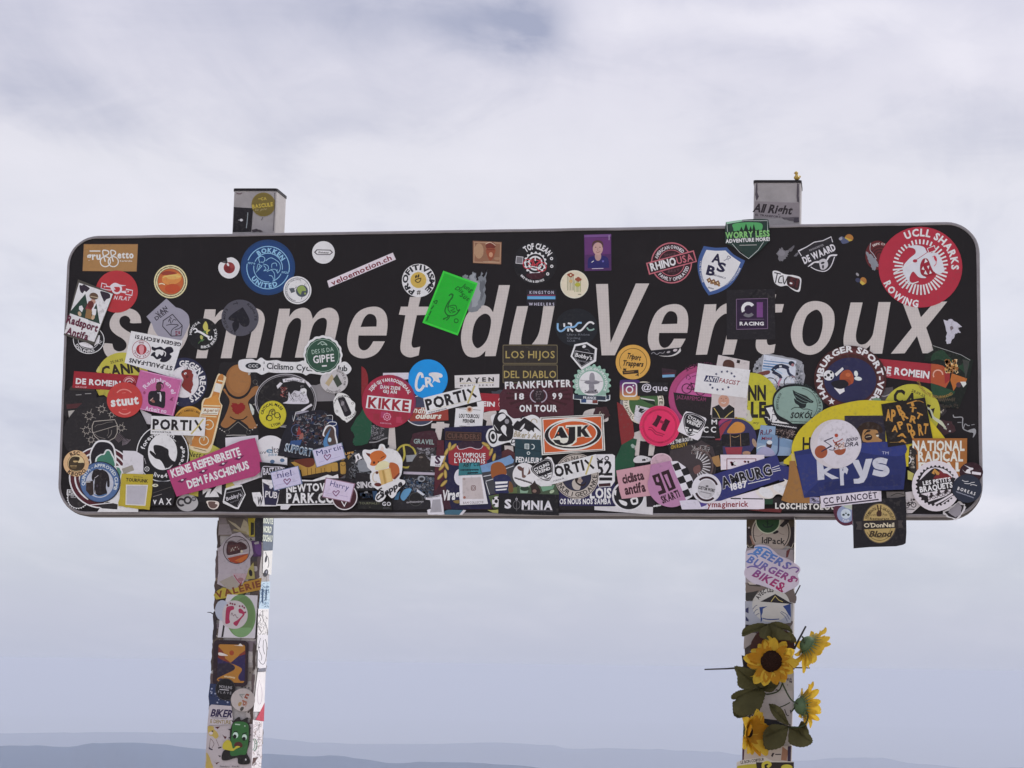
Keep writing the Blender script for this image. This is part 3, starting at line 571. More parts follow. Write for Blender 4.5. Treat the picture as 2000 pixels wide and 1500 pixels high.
po('16241d', "1400 280 1600 262 1800 262 1800 300 1400 300"); tx('7bb46c', 'WORRY LESS', 1600, 318, 575, 78, 3, 'B', .06); tx('e4e4d6', 'ADVENTURE MORE!', 1602, 392, 575, 46, 3, 'B', .06); li('c8d4cc', 5, "1340 285 1330 170 1560 140 1860 140 1862 270", 0); li('c8d4cc', 5, "1400 440 1500 555 1615 635 1740 520 1810 415", 0); li('a8a8a4', 8, "1495 460 1720 455", 0)
po('8db59b', "1320 158 1530 128 1530 150 1330 185")
N('E', 'black square with a purple framed racing label')
po('1e1b1f', "1327 1040 1960 1030 1962 1688 1328 1688"); po('2a1a33', "1455 1162 1860 1152 1862 1545 1458 1555"); li('77607c', 7, "1455 1162 1860 1152 1862 1545 1458 1555 1455 1162", 0); ri('d4d2d8', 1610, 1290, 72, 42, 150, 325); ri('6c6a70', 1610, 1305, 72, 42, 40, 135); tx('6e3f78', '1', 1760, 1298, 80, 180, 0, 'B'); li('6c5a72', 6, "1500 1425 1815 1423", 0); tx('d6d2da', 'RACING', 1655, 1480, 315, 44, 0, 'B', .08); li('141216', 24, "1640 1140 1720 1050", 0)
# -- middle, lying on the letters
N('A', 'grey cut-out sticker with a deer head in a diamond'); po('8f8d99', "1500 1020 1622 1135 1700 1160 1780 1230 1800 1320 1780 1400 1690 1560 1560 1560 1430 1540 1345 1440 1310 1350 1240 1255", 1, (0, 1, 11)); vw('I')
tx('28232b', 'VAN', -42, 60, 210, 62, 36, 'b'); tx('28232b', 'DEER', -40, 122, 250, 62, 36, 'b'); li('28232b', 14, "140 115 300 300 280 465 120 470 -20 310 -10 220 140 115", 0); li('28232b', 12, "40 295 120 280 215 285 230 300 150 350 120 400 120 470"); li('28232b', 10, "120 270 90 200 75 240"); li('28232b', 10, "130 250 160 200 200 215"); li('28232b', 10, "110 260 100 170 130 190"); li('28232b', 12, "180 360 240 350 300 300"); speck(['7a3a4e'], 160, 370, 280, 470, 12, 9, 20, 4)
N('H', 'black ringed club sticker half under the green fir card'); di('1e1c1f', 610, 530, 262, 235); ri('dadade', 610, 530, 250, 12, ry=224); ri('dadade', 610, 530, 170, 7, ry=150); ta('dadade', 'DOLPHINS', 600, 505, 212, 152, 62, 46, 'b', .1); tx('dadade', 'FC', 800, 570, 60, 40, 60, 'b'); po('cfcdd2', "450 590 560 570 680 640 640 665 520 640", 1); po('cfcdd2', "700 620 760 480 790 460 780 560 730 610", 1)
N('I', 'black round sticker with crossed yellow rose and wrench'); di('1b1a1c', 640, 442, 250, 262); po('b9b25a', "640 290 680 230 715 290 715 370 670 385 640 340", 1); po('b9b25a', "690 370 755 370 715 410 720 440 690 430", 1); li('4a6b40', 10, "560 590 620 520 690 380"); po('4a6b40', "630 400 680 390 660 440 620 440", 1); di('a8a860', 612, 490, 24, 36, 10); po('4a6b40', "600 530 660 520 620 560", 1)
li('dfe0da', 34, "530 385 600 410 700 470 745 490", 1); ri('dfe0da', 510, 378, 30, 22, -170, 110); ri('dfe0da', 752, 498, 30, 22, -60, 200); ta('dadadc', 'MIMOSA', 640, 442, 205, 178, 255, 38, 'b', .1); ta('dadadc', 'BIKE BREAKS', 640, 442, 205, 100, -25, 42, 'b', .06)
N('H', 'white rectangular sticker with upside-down fan lettering and a red crest'); po('d2cfd6', "1300 385 2140 545 1960 1140 1195 905"); vw('H')
tx('242028', 'ST.PAULI-FANS', 1620, 930, 715, 66, 180 - 11, 'B', .06); tx('242028', 'GEGEN RECHTS!', 1740, 545, 760, 58, 180 - 10, 'B', .08)
di('d8ccd0', 1468, 688, 152); ri('8c2a34', 1468, 688, 148, 8); di('9a2e36', 1468, 688, 86); ta('7c2a34', 'FC ST. PAULI', 1468, 688, 116, 10, 170, 32, 'b'); ta('7c2a34', '1910', 1468, 688, 116, -70, -110, 32, 'b'); po('c88a90', "1430 650 1470 610 1510 650 1500 740 1470 770 1440 740", 1)
po('1b1926', "1640 640 1700 660 1780 640 1840 680 1880 650 1960 650 1990 720 1930 760 1960 800 1920 860 1850 895 1770 880 1790 830 1720 850 1660 800 1620 790 1650 740 1700 720 1640 690", 1); po(W, "1700 700 1780 690 1830 740 1800 790 1760 760 1730 800 1700 760", 1); li(W, 14, "1800 700 1860 740 1850 800"); po(W, "1690 760 1740 780 1720 810", 1)
N('I', 'navy round sticker with a red devil figure'); di('262841', 330, 1220, 372, 400); di('cfccd4', 330, 1220, 240, 255); ta('d8d5dc', 'GEGEN RECHTS', 330, 1220, 305, -105, 72, 92, 'B', .06); po('7a2f2a', "300 1040 370 1010 450 1030 480 1100 470 1170 490 1230 460 1310 440 1400 400 1380 330 1330 290 1270 320 1180 285 1100", 1); po(K, "280 1080 300 1030 330 1050"); po(K, "370 1020 380 960 395 1020"); di(W, 350, 1080, 24, 18, 30); di(K, 355, 1085, 8); di('5c2420', 380, 1130, 24); di('c8c6cc', 495, 1050, 30, 42, -40); di('c8c6cc', 525, 1130, 50, 26, 40); po(W, "470 1180 560 1200 540 1330 470 1370 440 1360 480 1280", 1); star(W, 210, 1560, 36)
N('H', 'yellow-green event disc with black capitals at the far left'); di('b0a943', 1160, 1140, 425, 405); tx('3a3420', '25.06.25', 1065, 875, 210, 40, 13, 'b'); tx('2a2118', 'CANN', 1125, 1010, 620, 165, 8, 'B', .05); po('2a2118', "1400 1110 1450 1110 1450 1200 1410 1250"); jag('b8b36a', "730 1050 770 960 780 1000 800 950 790 1040", 8, 3, 3)
N('H', 'red bar sticker with white capitals at the left rim'); po('8f222c', "372 1040 1450 1112 1425 1375 345 1312"); tx(W, 'DE ROMEIN', 765, 1225, 730, 90, -4, 'B', .07); tx('c89a9c', 'GROUP', 485, 1300, 190, 26, -4, 'b', .12); ri('d6a0a2', 1270, 1230, 72, 22, 180, 340); ri('c88a8c', 1270, 1230, 100, 7, 190, 360); ri('e0c0c0', 1275, 1245, 45, 12, 190, 340)
N('P', 'yellow corner scrap under the red bar', name='torn_sticker'); po('a79b3e', "875 8 1050 20 1062 105 935 125"); 
N('P', 'dark card with worn red stripe at the left edge', name='torn_sticker'); po('231f21', "250 20 900 40 880 200 600 330 450 400 300 560 250 500"); re('4a2729', 450, 330, 300, 90, 5); li('9a9896', 12, "480 115 590 108"); li('9a9896', 12, "660 90 780 85"); po('9f9c96', "330 425 460 410 350 590")
N('P', 'very large black disc with outlined stars and a fish bowl'); po('242123', "900 160 1200 180 1560 300 1800 560 1900 850 1800 1100 1600 1300 900 1350 400 1250 245 1050 240 800 330 580 580 300", 1); WL = 'a8a198'
for q in ((740, 520, 95), (985, 390, 80), (690, 805, 90), (780, 990, 70), (1370, 755, 75), (1180, 500, 60)):
    s_ = ''
    for i_ in range(17):
        a_ = R(i_ * 22.5); rr_ = q[2] * (.95 if i_ % 2 else .55); s_ += f'{q[0] + rr_ * math.cos(a_):.0f} {q[1] + rr_ * math.sin(a_):.0f} '
    li(WL, 8, s_, 0)
    for a_ in (20, 110, 200, 290): li(WL, 6, f"{q[0] + q[2] * 1.1 * math.cos(R(a_)):.0f} {q[1] + q[2] * 1.1 * math.sin(R(a_)):.0f} {q[0] + q[2] * 1.5 * math.cos(R(a_)):.0f} {q[1] + q[2] * 1.5 * math.sin(R(a_)):.0f}", 0)
li(WL, 13, "835 630 1240 595 1290 700 1290 850 1240 950 1130 1010 960 1015 850 920 800 810 800 720 835 630", 0); li(WL, 9, "805 855 1290 710", 0); li('77716c', 8, "850 740 900 700 980 690 1100 650 1200 640"); li('77716c', 10, "850 870 920 930 1060 970"); li('77716c', 14, "1180 800 1170 880 1110 950"); li('77716c', 7, "1110 770 1120 850 1090 920")
for i_ in range(6): li('6f6468', 8, f"{1250 + i_ * 12} {980 + i_ * 12} {1330 + i_ * 20} {850 + i_ * 20}", 0); li('8d8288', 7, f"{1390 + i_ * 16} {1100 - i_ * 5} {1410 + i_ * 28} {960 + i_ * 5}", 0)
N('H', 'tomato red disc with white slab lettering and two arcs'); di('b23c38', 1195, 1508, 290, 288); vw('P'); ri('d0847c', 1425, 190, 185, 22, -140, -40); ri('d0847c', 1435, 330, 160, 22, 45, 135); li('c87068', 10, "1385 75 1455 70", 0); li('c87068', 10, "1385 395 1480 392", 0); tx('dcd0cc', 'stuut', 1432, 225, 545, 175, 6, 'B', .04)
N('Q', 'white sheet corner behind the pink square', name='torn_sticker'); po(LG, "-70 590 160 700 150 890 70 880")
N('Q', 'pink square sticker with a man in a black suit'); PK = 'b3608f'; po(PK, "-165 -200 785 -50 560 760 -330 600 -20 0"[0:0] + "-60 -180 760 15 590 725 -260 560")
li('d0a0c2', 9, "-40 -160 742 22 565 715 -240 545", 0); ta('d8bed2', 'Radfahren el', 285, 330, 310, -150, -8, 84, 'b', .06); tx('d8bed2', 'Arbeit no', 245, 600, 420, 80, -8, 'b', .06)
po('211c22', "120 250 240 230 270 200 350 240 420 250 430 330 410 560 280 540 120 500 90 380", 1); di('4a2e30', 300, 160, 58, 76); po('2e1f22', "245 130 270 70 330 55 385 90 395 150 370 200 380 120 320 95 260 110", 1); po('d2cad0', "268 265 300 270 330 260 355 340 345 450 320 430 300 300"); po('2c2026', "292 275 318 275 322 400 300 420"); di('8a5a52', 180, 430, 52, 26, -35); li('c8a8a0', 12, "130 430 160 400 190 370"); di('8e3e62', 20, 270, 24, 32); po('8a4a70', "510 420 600 350 560 380 580 430 540 410")
po('7b3a5c', "510 415 545 370 600 355 560 385 575 435 540 420")
N('Q', 'round amber beer sticker mostly under the bottle'); di('b07f31', 905, 960, 345, 430); ri('c99c4a', 905, 960, 325, 20, ry=410); ta('4a3416', 'RIDERS - AMBREE - BREW', 905, 960, 345, -145, -45, 36, 'b')
N('I', 'gingerbread man sticker with a red heart and a chain border'); po('1d1a1c', "900 950 1100 900 1350 900 1560 1180 1640 1420 1560 1520 1400 1640 1500 1900 1560 2200 1300 2380 900 2380 860 1900 900 1500", 1)
vw('Q'); GB = '8e6138'
po(GB, "1600 200 1680 330 1850 370 2020 330 2120 180 2230 140 2270 230 2060 420 2070 560 2160 800 2220 950 2080 970 2020 900 1860 800 1750 870 1620 960 1510 900 1580 760 1660 560 1680 400 1560 220", 1); vw('I'); di('1d1a1c', 1210, 1215, 232, 282); di(GB, 1210, 1195, 208, 262); di('96683c', 1225, 1170, 175, 225); vw('Q')
li(K, 22, "1690 740 1780 790 1860 800 1950 790 2030 730"); li('8a8478', 9, "1660 1000 1850 840 2040 990", 0); jag('7f1f1d', "1715 510 1740 475 1790 465 1850 495 1910 465 1965 480 1990 520 1975 590 1910 660 1850 700 1780 655 1730 600", 16, 4, 2); li('c9c6c0', 9, "1620 1105 1760 1098 2010 1100", 0)
for q in ((1450, 940), (1495, 975), (1535, 1005), (1580, 1030), (1450, 900), (2080, 1010), (2130, 990), (2180, 950), (2220, 900)): di('c0bcb4', q[0], q[1], 11, 11)
ri('4c4a48', 1640, 1040, 42, 10); ri('4c4a48', 2055, 1040, 42, 10); ri('4c4a48', 2185, 60, 42, 9); ri('4c4a48', 2315, 310, 48, 10); po('b8bcb4', "2070 480 2110 500 2165 600 2160 690 2130 710 2090 600"); di('a8a49c', 2070, -110, 24, 40, -20)
for q in range(6): di('8a8680', 2215 + q * 20, 100 + q * 32, 9)
N('Q', 'orange aperitif bottle cut-out with two wheels'); BT = 'bf8540'
po('dcbf9c', "1445 -70 1520 -85 1600 -50 1610 20 1490 380 1545 520 1500 720 1360 1280 1240 1450 920 1380 885 1290 980 1090 1120 640 1140 470 1190 380 1300 330", 1, (5, 6)); po('b5783a', "1465 -50 1570 -40 1470 380 1515 520 1475 700 1330 1260 1250 1370 940 1310 920 1270 1010 1080 1150 640 1170 490 1220 390 1330 350", 1, (5, 6)); po(BT, "1220 400 1330 355 1440 300 1470 390 1505 520 1180 500")
re('e0cbb0', 1505, 40, 100, 26, -12); re('d8cfc6', 1455, 175, 125, 170, -14); re('dcc29c', 1338, 525, 330, 24, -2); po('dccdbd', "1165 560 1495 570 1450 705 1120 690"); tx('8a5a30', 'Aperol', 1320, 610, 290, 60, 0, 'b'); scr('7a5430', 7, 1150, 672, 1440, 678, 6, 34, 3); re('dcc29c', 1270, 732, 320, 22, -3)
ri('e2cdb2', 1275, 895, 92, 18); ri('e2cdb2', 1182, 1205, 88, 18); li('e2cdb2', 18, "1205 905 1275 895", 0); li('e2cdb2', 16, "1180 1205 1190 1130 1150 1150"); li('6a4a2c', 12, "980 1345 1230 1410", 0)
N('Q', 'yellowish card with black serif letters under the bottle foot'); po('aaa44a', "890 1240 1200 1240 1340 1280 1560 1400 1300 1700 920 1700 900 1450"); tx('3a3420', 'Nett a', 1050, 1480, 330, 100, -5, 'i')
N('Q', 'white strip with bold black capitals and a gold stroke at left'); po('d2d0d4', "155 722 1222 755 1195 1118 140 1078"); tx('1d191c', 'PORTI', 560, 895, 760, 190, -2, 'B', .08); li('1d191c', 42, "1010 805 1130 1005", 0); li('b3a66a', 30, "1175 780 1040 960 930 1080", 0); li('b0a878', 5, "165 990 1140 1020", 0); tx('3a363a', 'WWW.PORTIX.FR', 355, 1040, 380, 30, -2, 'b')
N('Q', 'grey torn paper between bottle and chain', name='torn_sticker'); jag('9a8870', "800 1110 960 1110 940 1300 880 1250", 8, 4, 3)
N('K', 'narrow white strip behind the blue disc'); po('c8c4cc', "-100 1070 320 1065 320 1170 100 1190 -100 1180")
N('J', 'white scalloped cut-out behind the long club name'); po('d4dade', "-620 890 -560 850 -400 840 -330 870 -250 820 -160 870 0 860 100 885 350 890 480 870 900 950 1100 885 1190 940 1220 1010 1170 1080 1080 1100 800 1110 560 1080 480 1110 380 1070 0 1070 -130 1060 -240 1100 -330 1060 -480 1060 -600 1010", 1); vw('I')
di('23262c', 1455, 955, 128, 55); tx('ccd0d4', 'CCC', 1455, 955, 160, 46, 0, 'b'); li('3a3d42', 11, "1632 885 1632 925", 0); li('3a3d42', 11, "1625 985 1625 1035", 0); vw('J'); tx('23262c', 'Ciclismo Cycling', 275, 975, 870, 96, -3, 'b', .05); tx('23262c', 'Club', 1030, 990, 250, 92, -3, 'b', .05)
N('J', 'black round sticker with a boat of animals under a ribbon'); di('1c1a1c', 150, 1520, 490, 450); ri('a3a1a4', 150, 1520, 495, 14, ry=430); ri('a3a1a4', 150, 1520, 470, 6, ry=405); po('c8c6ca', "100 1170 280 1140 460 1185 455 1235 280 1195 110 1225"); po('c8c6ca', "0 1280 60 1220 100 1240 60 1290 20 1330"); po('c8c6ca', "460 1195 520 1220 570 1280 540 1310 500 1260"); tx('4a484c', 'Expedition 20', 280, 1190, 280, 32, -2, 'i')
vw('R'); po('c0bec4', "1080 300 1150 230 1250 240 1280 190 1380 200 1390 320 1430 470 1200 490 930 475 1020 420 1040 250", 1); li('38343a', 9, "1040 240 1150 440", 0); li('7c7a80', 8, "1010 300 1130 450", 0); li('38343a', 7, "1100 300 1180 290 1170 350 1250 330"); di('d8d6dc', 1335, 240, 55, 60); di('48464a', 1340, 260, 16, 12); li('8a888c', 9, "1285 170 1275 140 1330 140"); li('8e3a38', 10, "900 160 960 200 900 240 940 290 890 310 960 350"); doodle(['3c3a40'], 1060, 250, 1380, 450, 60, 36, 6, 3); doodle(['9a4a44', 'c8a8a0'], 880, 160, 1010, 360, 12, 40, 7, 4)
li('c4c2c6', 44, "1290 630 1380 570 1490 500", 0)
N('J', 'pale disc with a knife and cork drawn crosswise'); di('b5b2b2', 938, 1200, 226, 202); po('a89878', "790 1240 900 1090 935 1150 850 1290"); po('3a4238', "920 1170 985 1090 1070 1250 990 1305"); ta('4a4848', 'COTE D OR', 935, 1200, 180, -75, 25, 32, 'b'); ta('4a4848', 'DIJON VELO', 935, 1200, 180, 130, 55, 34, 'b')
N('J', 'white wavy-edged badge with dark green centre at the middle letters'); scal('dce2de', 755, 778, 322, 16, 18); scal('2b4a3a', 755, 785, 288, 16, 14, 4); ri('a9bfb2', 755, 785, 262, 6); tx('a9bfb2', 'DES IS DA', 750, 705, 355, 70, 8, 'r', .12); tx('dfe6e0', 'GIPFE', 768, 835, 345, 120, 6, 'b', .1); li('a9bfb2', 11, "670 610 740 560 800 590 820 615 770 600 750 615 720 590"); re('d6dcd6', 780, 955, 80, 24, 4)
N('S', 'white die-cut badge with a framed photograph on its slant'); po('d4d2cc', "210 270 320 285 400 330 460 410 535 480 530 600 555 660 490 760 380 850 340 820 290 800 230 740 150 680 120 560 110 430 160 330", 1); 
p_ = "195 400 215 370 300 350 335 370 465 660 450 700 370 740 330 730"; po('1e1a20', p_); po('4a464a', "240 420 290 410 390 620 340 650"); di('7a767a', 290, 480, 34, 50, -20); ta('2e2c2e', 'FLANDRIEN', 320, 550, 215, 190, 300, 30, 'b'); ta('2e2c2e', 'CYCLING', 330, 540, 240, 85, 20, 30, 'b'); ri('6a6866', 485, 475, 20, 8); ri('6a6866', 180, 630, 20, 8)
N('S', 'dark red half-disc stripe beside the pink club disc'); po('7e2429', "660 -250 740 -180 790 0 760 300 680 560 660 300", 1, (0, 5))
N('S', 'large torn dark green triangle sticker'); jag('1d4a34', "690 570 860 800 870 1050 780 1260 540 1310 490 1250 520 1150 500 1060 445 965", 14, 4, 21); po('1d4a34', "690 590 850 820 850 1040 760 1220 560 1280 520 1060 450 960")
N('S', 'grey torn photo scrap under the club disc', name='torn_sticker'); po('2a2a2c', "960 900 1200 900 1180 1160 830 1200 860 1060"); doodle(['a4a2a6', '6c6a6e'], 850, 900, 1100, 1180, 40, 46, 8, 2); li('8a888a', 24, "810 1240 950 1230 1100 1170 1170 1150"); di(K, 1130, 1215, 40); di(K2, 910, 1300, 42); re('26242a', 1165, 1310, 70, 50)
N('S', 'crimson round club sticker with a white name plate'); CR = '97283e'; di(CR, 1195, 440, 525, 520)
for i_, q in enumerate(((1240, 300), (1310, 200), (1060, 150), (900, 120), (1330, 700), (1100, 700), (1400, 800), (950, 740), (1240, 60), (880, 430), (1500, 740))): re(('a5384f', '8c2a38', '9d3a5c')[i_ % 3], q[0], q[1], 120, 120, -3)
ri('7c3050', 1195, 440, 505, 30, -75, 30, ry=500); ta(WR, 'ZIJDE GIJ VAN ROOSENDAAL', 1200, 450, 432, -150, -22, 64, 'B', .05); tx(WR, 'DAN ZIJDE', 1225, 170, 390, 62, -5, 'B', .07); tx(WR, 'GIJ AN', 1215, 250, 270, 58, -5, 'B', .07); po('ddd6da', "778 320 1640 408 1612 662 742 568"); tx('8c2430', 'KIKKE', 1190, 492, 800, 195, -5.5, 'B', .07); scal('c890a4', 1160, 740, 80, 8, 14); di(CR, 1160, 740, 58); ri('c890a4', 1160, 740, 32, 14); di(CR, 1160, 740, 14); tx('c890a4', 'KIKKE.NL', 1140, 868, 220, 24, -4, 'b')
N('K', 'sky blue disc with white brush letters and a panther head'); di('1482c8', 633, 1170, 322, 322); di('1688d2', 633, 1165, 312, 312); li('dfe6ee', 42, "545 1150 530 1090 490 1085 450 1180 440 1290 470 1350 520 1340 570 1270"); tx('dfe6ee', 'R', 650, 1215, 130, 150, 5, 'B'); po('dfe6ee', "660 1070 760 1060 850 1085 870 1120 850 1145 810 1150 820 1190 830 1225 790 1220 740 1200 700 1240 720 1180 690 1130 650 1110", 1)
N('K', 'white label with spaced black capitals and a gold rule'); po('c9c6c4', "1065 1110 1795 1088 1790 1305 1070 1318"); tx('1d191c', 'PAYEN', 1427, 1178, 560, 64, 1, 'B', .3); li('b0a67c', 9, "1150 1238 1700 1226", 0); tx('5a5658', 'MENUISERIE', 1430, 1272, 550, 26, 1, 'b', .5); po('1d191c', "1408 1190 1440 1190 1440 1240 1412 1240")
N('T', 'red bar sticker half hidden by the white strips'); po('8d2530', "1160 275 1650 300 1650 610 1240 640"); tx(W, 'EIN', 1345, 490, 240, 90, -3, 'B', .07); ri('cfa0a0', 1600, 420, 60, 18, 180, 300); ri('cfa0a0', 1590, 500, 52, 10); li('cfa0a0', 12, "1590 450 1560 530 1620 570", 0)
N('S', 'red and blue bar badge with cream script lettering'); di('3c4054', 1810, 620, 330, 300); ri(W, 1810, 620, 318, 16, ry=290); po('8c3a30', "1620 560 2350 560 2360 810 1590 830 1640 650"); vw('T'); tx('dccfc2', 'ndh', 0, 610, 220, 120, -6, 'i'); tx('dccfc2', 'ouleurs', 170, 720, 500, 110, 0, 'I', .03)
N('T', 'white strip with bold black capitals tilted up beside the sky blue disc'); po('d4d3d8', "65 372 1130 105 1205 420 125 700"); tx('1d191c', 'PORTI', 505, 410, 800, 205, 14.5, 'B', .08); li('1d191c', 44, "925 205 1105 355", 0); li('b3a66a', 34, "1070 130 1010 290 935 480", 0); li('b0a878', 5, "190 620 1090 385", 0); tx('3a363a', 'WWW.PORTIX.FR', 345, 620, 370, 28, 14, 'b')
N('T', 'white card with an orange dot and small black title'); po('d3d1d9', "700 575 1255 530 1210 1035 668 990"); re('d3d1d9', 1180, 500, 120, 120, 10); li('4a4648', 8, "765 580 1185 612", 0)
def rg(c0, c1, cx_, cy_, r_):
    def f(p):
        x_, y_ = p; d_ = min(1, math.hypot(x_ - cx_, y_ - cy_) / r_); a_, b_ = lin(c0), lin(c1)
        return tuple(a_[i] + (b_[i] - a_[i]) * d_ for i in range(3))
    return f
ri(rg('8a4a22', 'cfc2b4', 917, 799.6, 6.5), 970, 596, 36, 60); di('8a4a22', 970, 596, 32); tx('1d191c', 'LOU TOURCOU', 963, 725, 395, 72, -2, 'B', .06); tx('1d191c', 'PERNEM', 955, 822, 230, 66, -2, 'B', .06); scr('5a565a', 8, 775, 922, 1110, 938, 8, 44, 2); li('6a666a', 8, "920 880 975 882", 0)
N('L', 'dark brown double label with gold capitals'); re('2e2925', 462, 770, 905, 330); re('2e2925', 462, 1085, 905, 310); fr('7c7152', 462, 765, 890, 305, 8, 0, 25); fr('7c7152', 462, 1085, 890, 300, 8, 0, 25); tx('a08f55', 'LOS HIJOS', 462, 770, 800, 118, 0, 't', .12); tx('a08f55', 'DEL DIABLO', 460, 1092, 850, 118, 0, 't', .1)
N('L', 'maroon rayed banner with white stencil capitals'); po('47222b', "80 1260 1150 1200 1170 1600 1170 2100 -20 2150 -40 1420"); 
vw('U')
for i_ in range(9):
    a_ = i_ * 20 + 8; po('38191f', f"520 330 {520 + 640 * math.cos(R(a_)):.0f} {330 + 330 * math.sin(R(a_)):.0f} {520 + 640 * math.cos(R(a_ + 8)):.0f} {330 + 330 * math.sin(R(a_ + 8)):.0f}"); po('38191f', f"520 330 {520 - 640 * math.cos(R(a_)):.0f} {330 - 250 * math.sin(R(a_)):.0f} {520 - 640 * math.cos(R(a_ + 8)):.0f} {330 - 250 * math.sin(R(a_ + 8)):.0f}")
tx('ded6cf', 'FRANKFURTER', 505, 105, 1290, 130, 2, 'B', .13); tx('ded6cf', '18', 145, 340, 180, 115, 0, 'B', .25); tx('ded6cf', '99', 885, 335, 195, 115, 0, 'B', .25); tx('ded6cf', 'ON TOUR', 512, 575, 735, 125, 0, 'B', .13); di('2c2226', 518, 325, 110, 130); ri('a49aa6', 518, 330, 160, 22, 110, 235, ry=135); ri('a49aa6', 518, 330, 160, 22, -55, 70, ry=135); speck(['6a5e62'], 440, 220, 600, 420, 16, 10, 22, 9)
N('L', 'black disc with white and blue linked letters'); di('1b1d22', 1215, 330, 345, 310); li('7fa9cc', 30, "912 260 912 350 950 390 1000 375 1060 325 1180 320 1240 260 1300 255"); li(WR, 30, "1015 260 1018 320", 0); li(WR, 28, "1075 260 1130 270 1130 310", 0); li(WR, 26, "1080 345 1080 395", 0); li(WR, 26, "1110 345 1160 395", 0); li(WR, 30, "1200 350 1240 385 1300 370 1400 260 1460 245 1500 275"); li('7e9a92', 26, "1385 330 1420 370 1470 370 1505 350"); tx('6c7078', 'Ultra Rhône', 1245, 445, 370, 34, 0, 'r', .1); tx('6c7078', 'Cycling', 1170, 500, 215, 34, 0, 'r', .1); tx('6c7078', 'CLUB', 1130, 548, 130, 28, 0, 'r', .1)
N('L', 'pale green cogwheel badge with a fountain and a French ribbon'); gear('8fb3a2', 1465, 1240, 315, 20, 32, 5); di('86a898', 1465, 1240, 282); di('cfd3d6', 1455, 1240, 200); ta('d8e2dc', 'VELO CLUB AIX-EN-PROVENCE', 1460, 1240, 242, -205, 30, 40, 'b'); di('77757c', 1468, 1222, 125, 36); po('8a888e', "1440 1080 1500 1080 1510 1200 1430 1200", 1); po('7d7b82', "1420 1260 1500 1260 1510 1340 1560 1400 1380 1400 1420 1340", 1); li('8c8a90', 8, "1280 1190 1640 1210", 0); speck(['6a686e'], 1330, 1330, 1580, 1410, 22, 8, 18, 5)
vw('U'); po('c8ced2', "1195 290 1230 320 1840 330 1920 310 1915 410 1835 440 1680 430 1675 495 1335 480 1330 410 1190 395"); po('2b3644', "1210 305 1830 340 1830 420 1208 390"); re('2b3644', 1870, 360, 60, 80, -5); tx('c8ccd4', 'FRANCE', 1515, 368, 250, 46, -3, 'B'); re('2f466e', 1400, 432, 100, 64); re('c8c6cc', 1515, 440, 100, 64); re('6a3430', 1622, 446, 100, 64)
N('L', 'black hexagonal badge with white border and script name'); po('d6dbdc', "1185 605 1385 568 1552 670 1535 880 1300 1020 1118 800"); po('19181b', "1205 635 1378 600 1515 685 1500 855 1300 975 1150 795"); li('c8c6ca', 8, "1195 710 1500 760", 0); li('a0a0a2', 6, "1195 705 1180 800 1298 960 1490 850 1500 755", 0); tx('d4d2d6', "Bobby's", 1335, 800, 275, 62, -12, 'b', .03); di('d2d0d4', 1340, 640, 32, 24, 20); li('5a5a5e', 12, "1350 690 1400 690 1430 730"); tx('8a8a90', 'Aperitivo', 1320, 878, 180, 26, -12, 'i')
N('M', 'amber yellow disc with brown script and a trumpet ribbon'); di('c79a4a', 303, 893, 282); ri('4f3a20', 303, 893, 222, 9, 150, 395); ri('4f3a20', 303, 893, 222, 9, 35, 60); tx('2e2218', 'Triport', 320, 805, 230, 88, -10, 'I', .02); tx('2e2218', 'Trappers', 305, 915, 340, 84, -4, 'I', .02); po('2e2218', "130 1040 390 1018 395 1075 140 1095"); po('2e2218', "330 1120 395 1070 395 1130 370 1110"); po('2e2218', "140 1030 150 985 175 1005 195 985 190 1035"); li('8f6c38', 14, "160 1062 320 1050", 0)
N('M', 'black and silver sliver curled over the lower letter'); po('c0bebc', "700 780 820 795 960 770 1040 690 1060 650 1080 720 970 790 820 805", 1); po('17151a', "590 705 1075 655 1000 750 850 785 600 775", 1, (0, 1)); li('8e8c90', 9, "600 760 640 735 690 770 740 740 790 750 820 720"); di('b8b0b2', 990, 700, 36, 22, 15); di('9e9a9c', 880, 730, 32, 16, 15)
N('M', 'small blue and maroon stripe scrap'); po('32222a', "770 990 1010 1020 1000 1150 780 1150"); re('6f9cbc', 880, 1118, 200, 42, 3); re('4c2630', 880, 1080, 200, 26, 3)
def vg(stops, y0, y1):
    def f(p):
        t_ = max(0, min(.9999, (p[1] - y0) / (y1 - y0))) * (len(stops) - 1); i_ = int(t_); t_ -= i_; a_, b_ = lin(stops[i_]), lin(stops[i_ + 1])
        return tuple(a_[k] + (b_[k] - a_[k]) * t_ for k in range(3))
    return f
N('V', 'purple to orange square badge with a white camera outline'); fn_ = vg(['33285f', '5e2f68', '8c4560', 'b07a4c', 'bda05a'], 741, 781)
re(fn_, 500, 215, 392, 400, 0, 60)
for i_ in range(12): re(fn_, 500, 45 + i_ * 31, 380, 30)
fr('d8cfd8', 497, 210, 295, 285, 26, 0, 70); ri('d8cfd8', 495, 212, 62, 26); di('e8dfe4', 570, 130, 16)
N('V', 'long black label with an @ name'); re('1c1a1d', 950, 200, 600, 260, 1); vw('V'); tx('c6c4cc', '@que', 985, 165, 510, 125, -2, 't', .08)
vw('V')
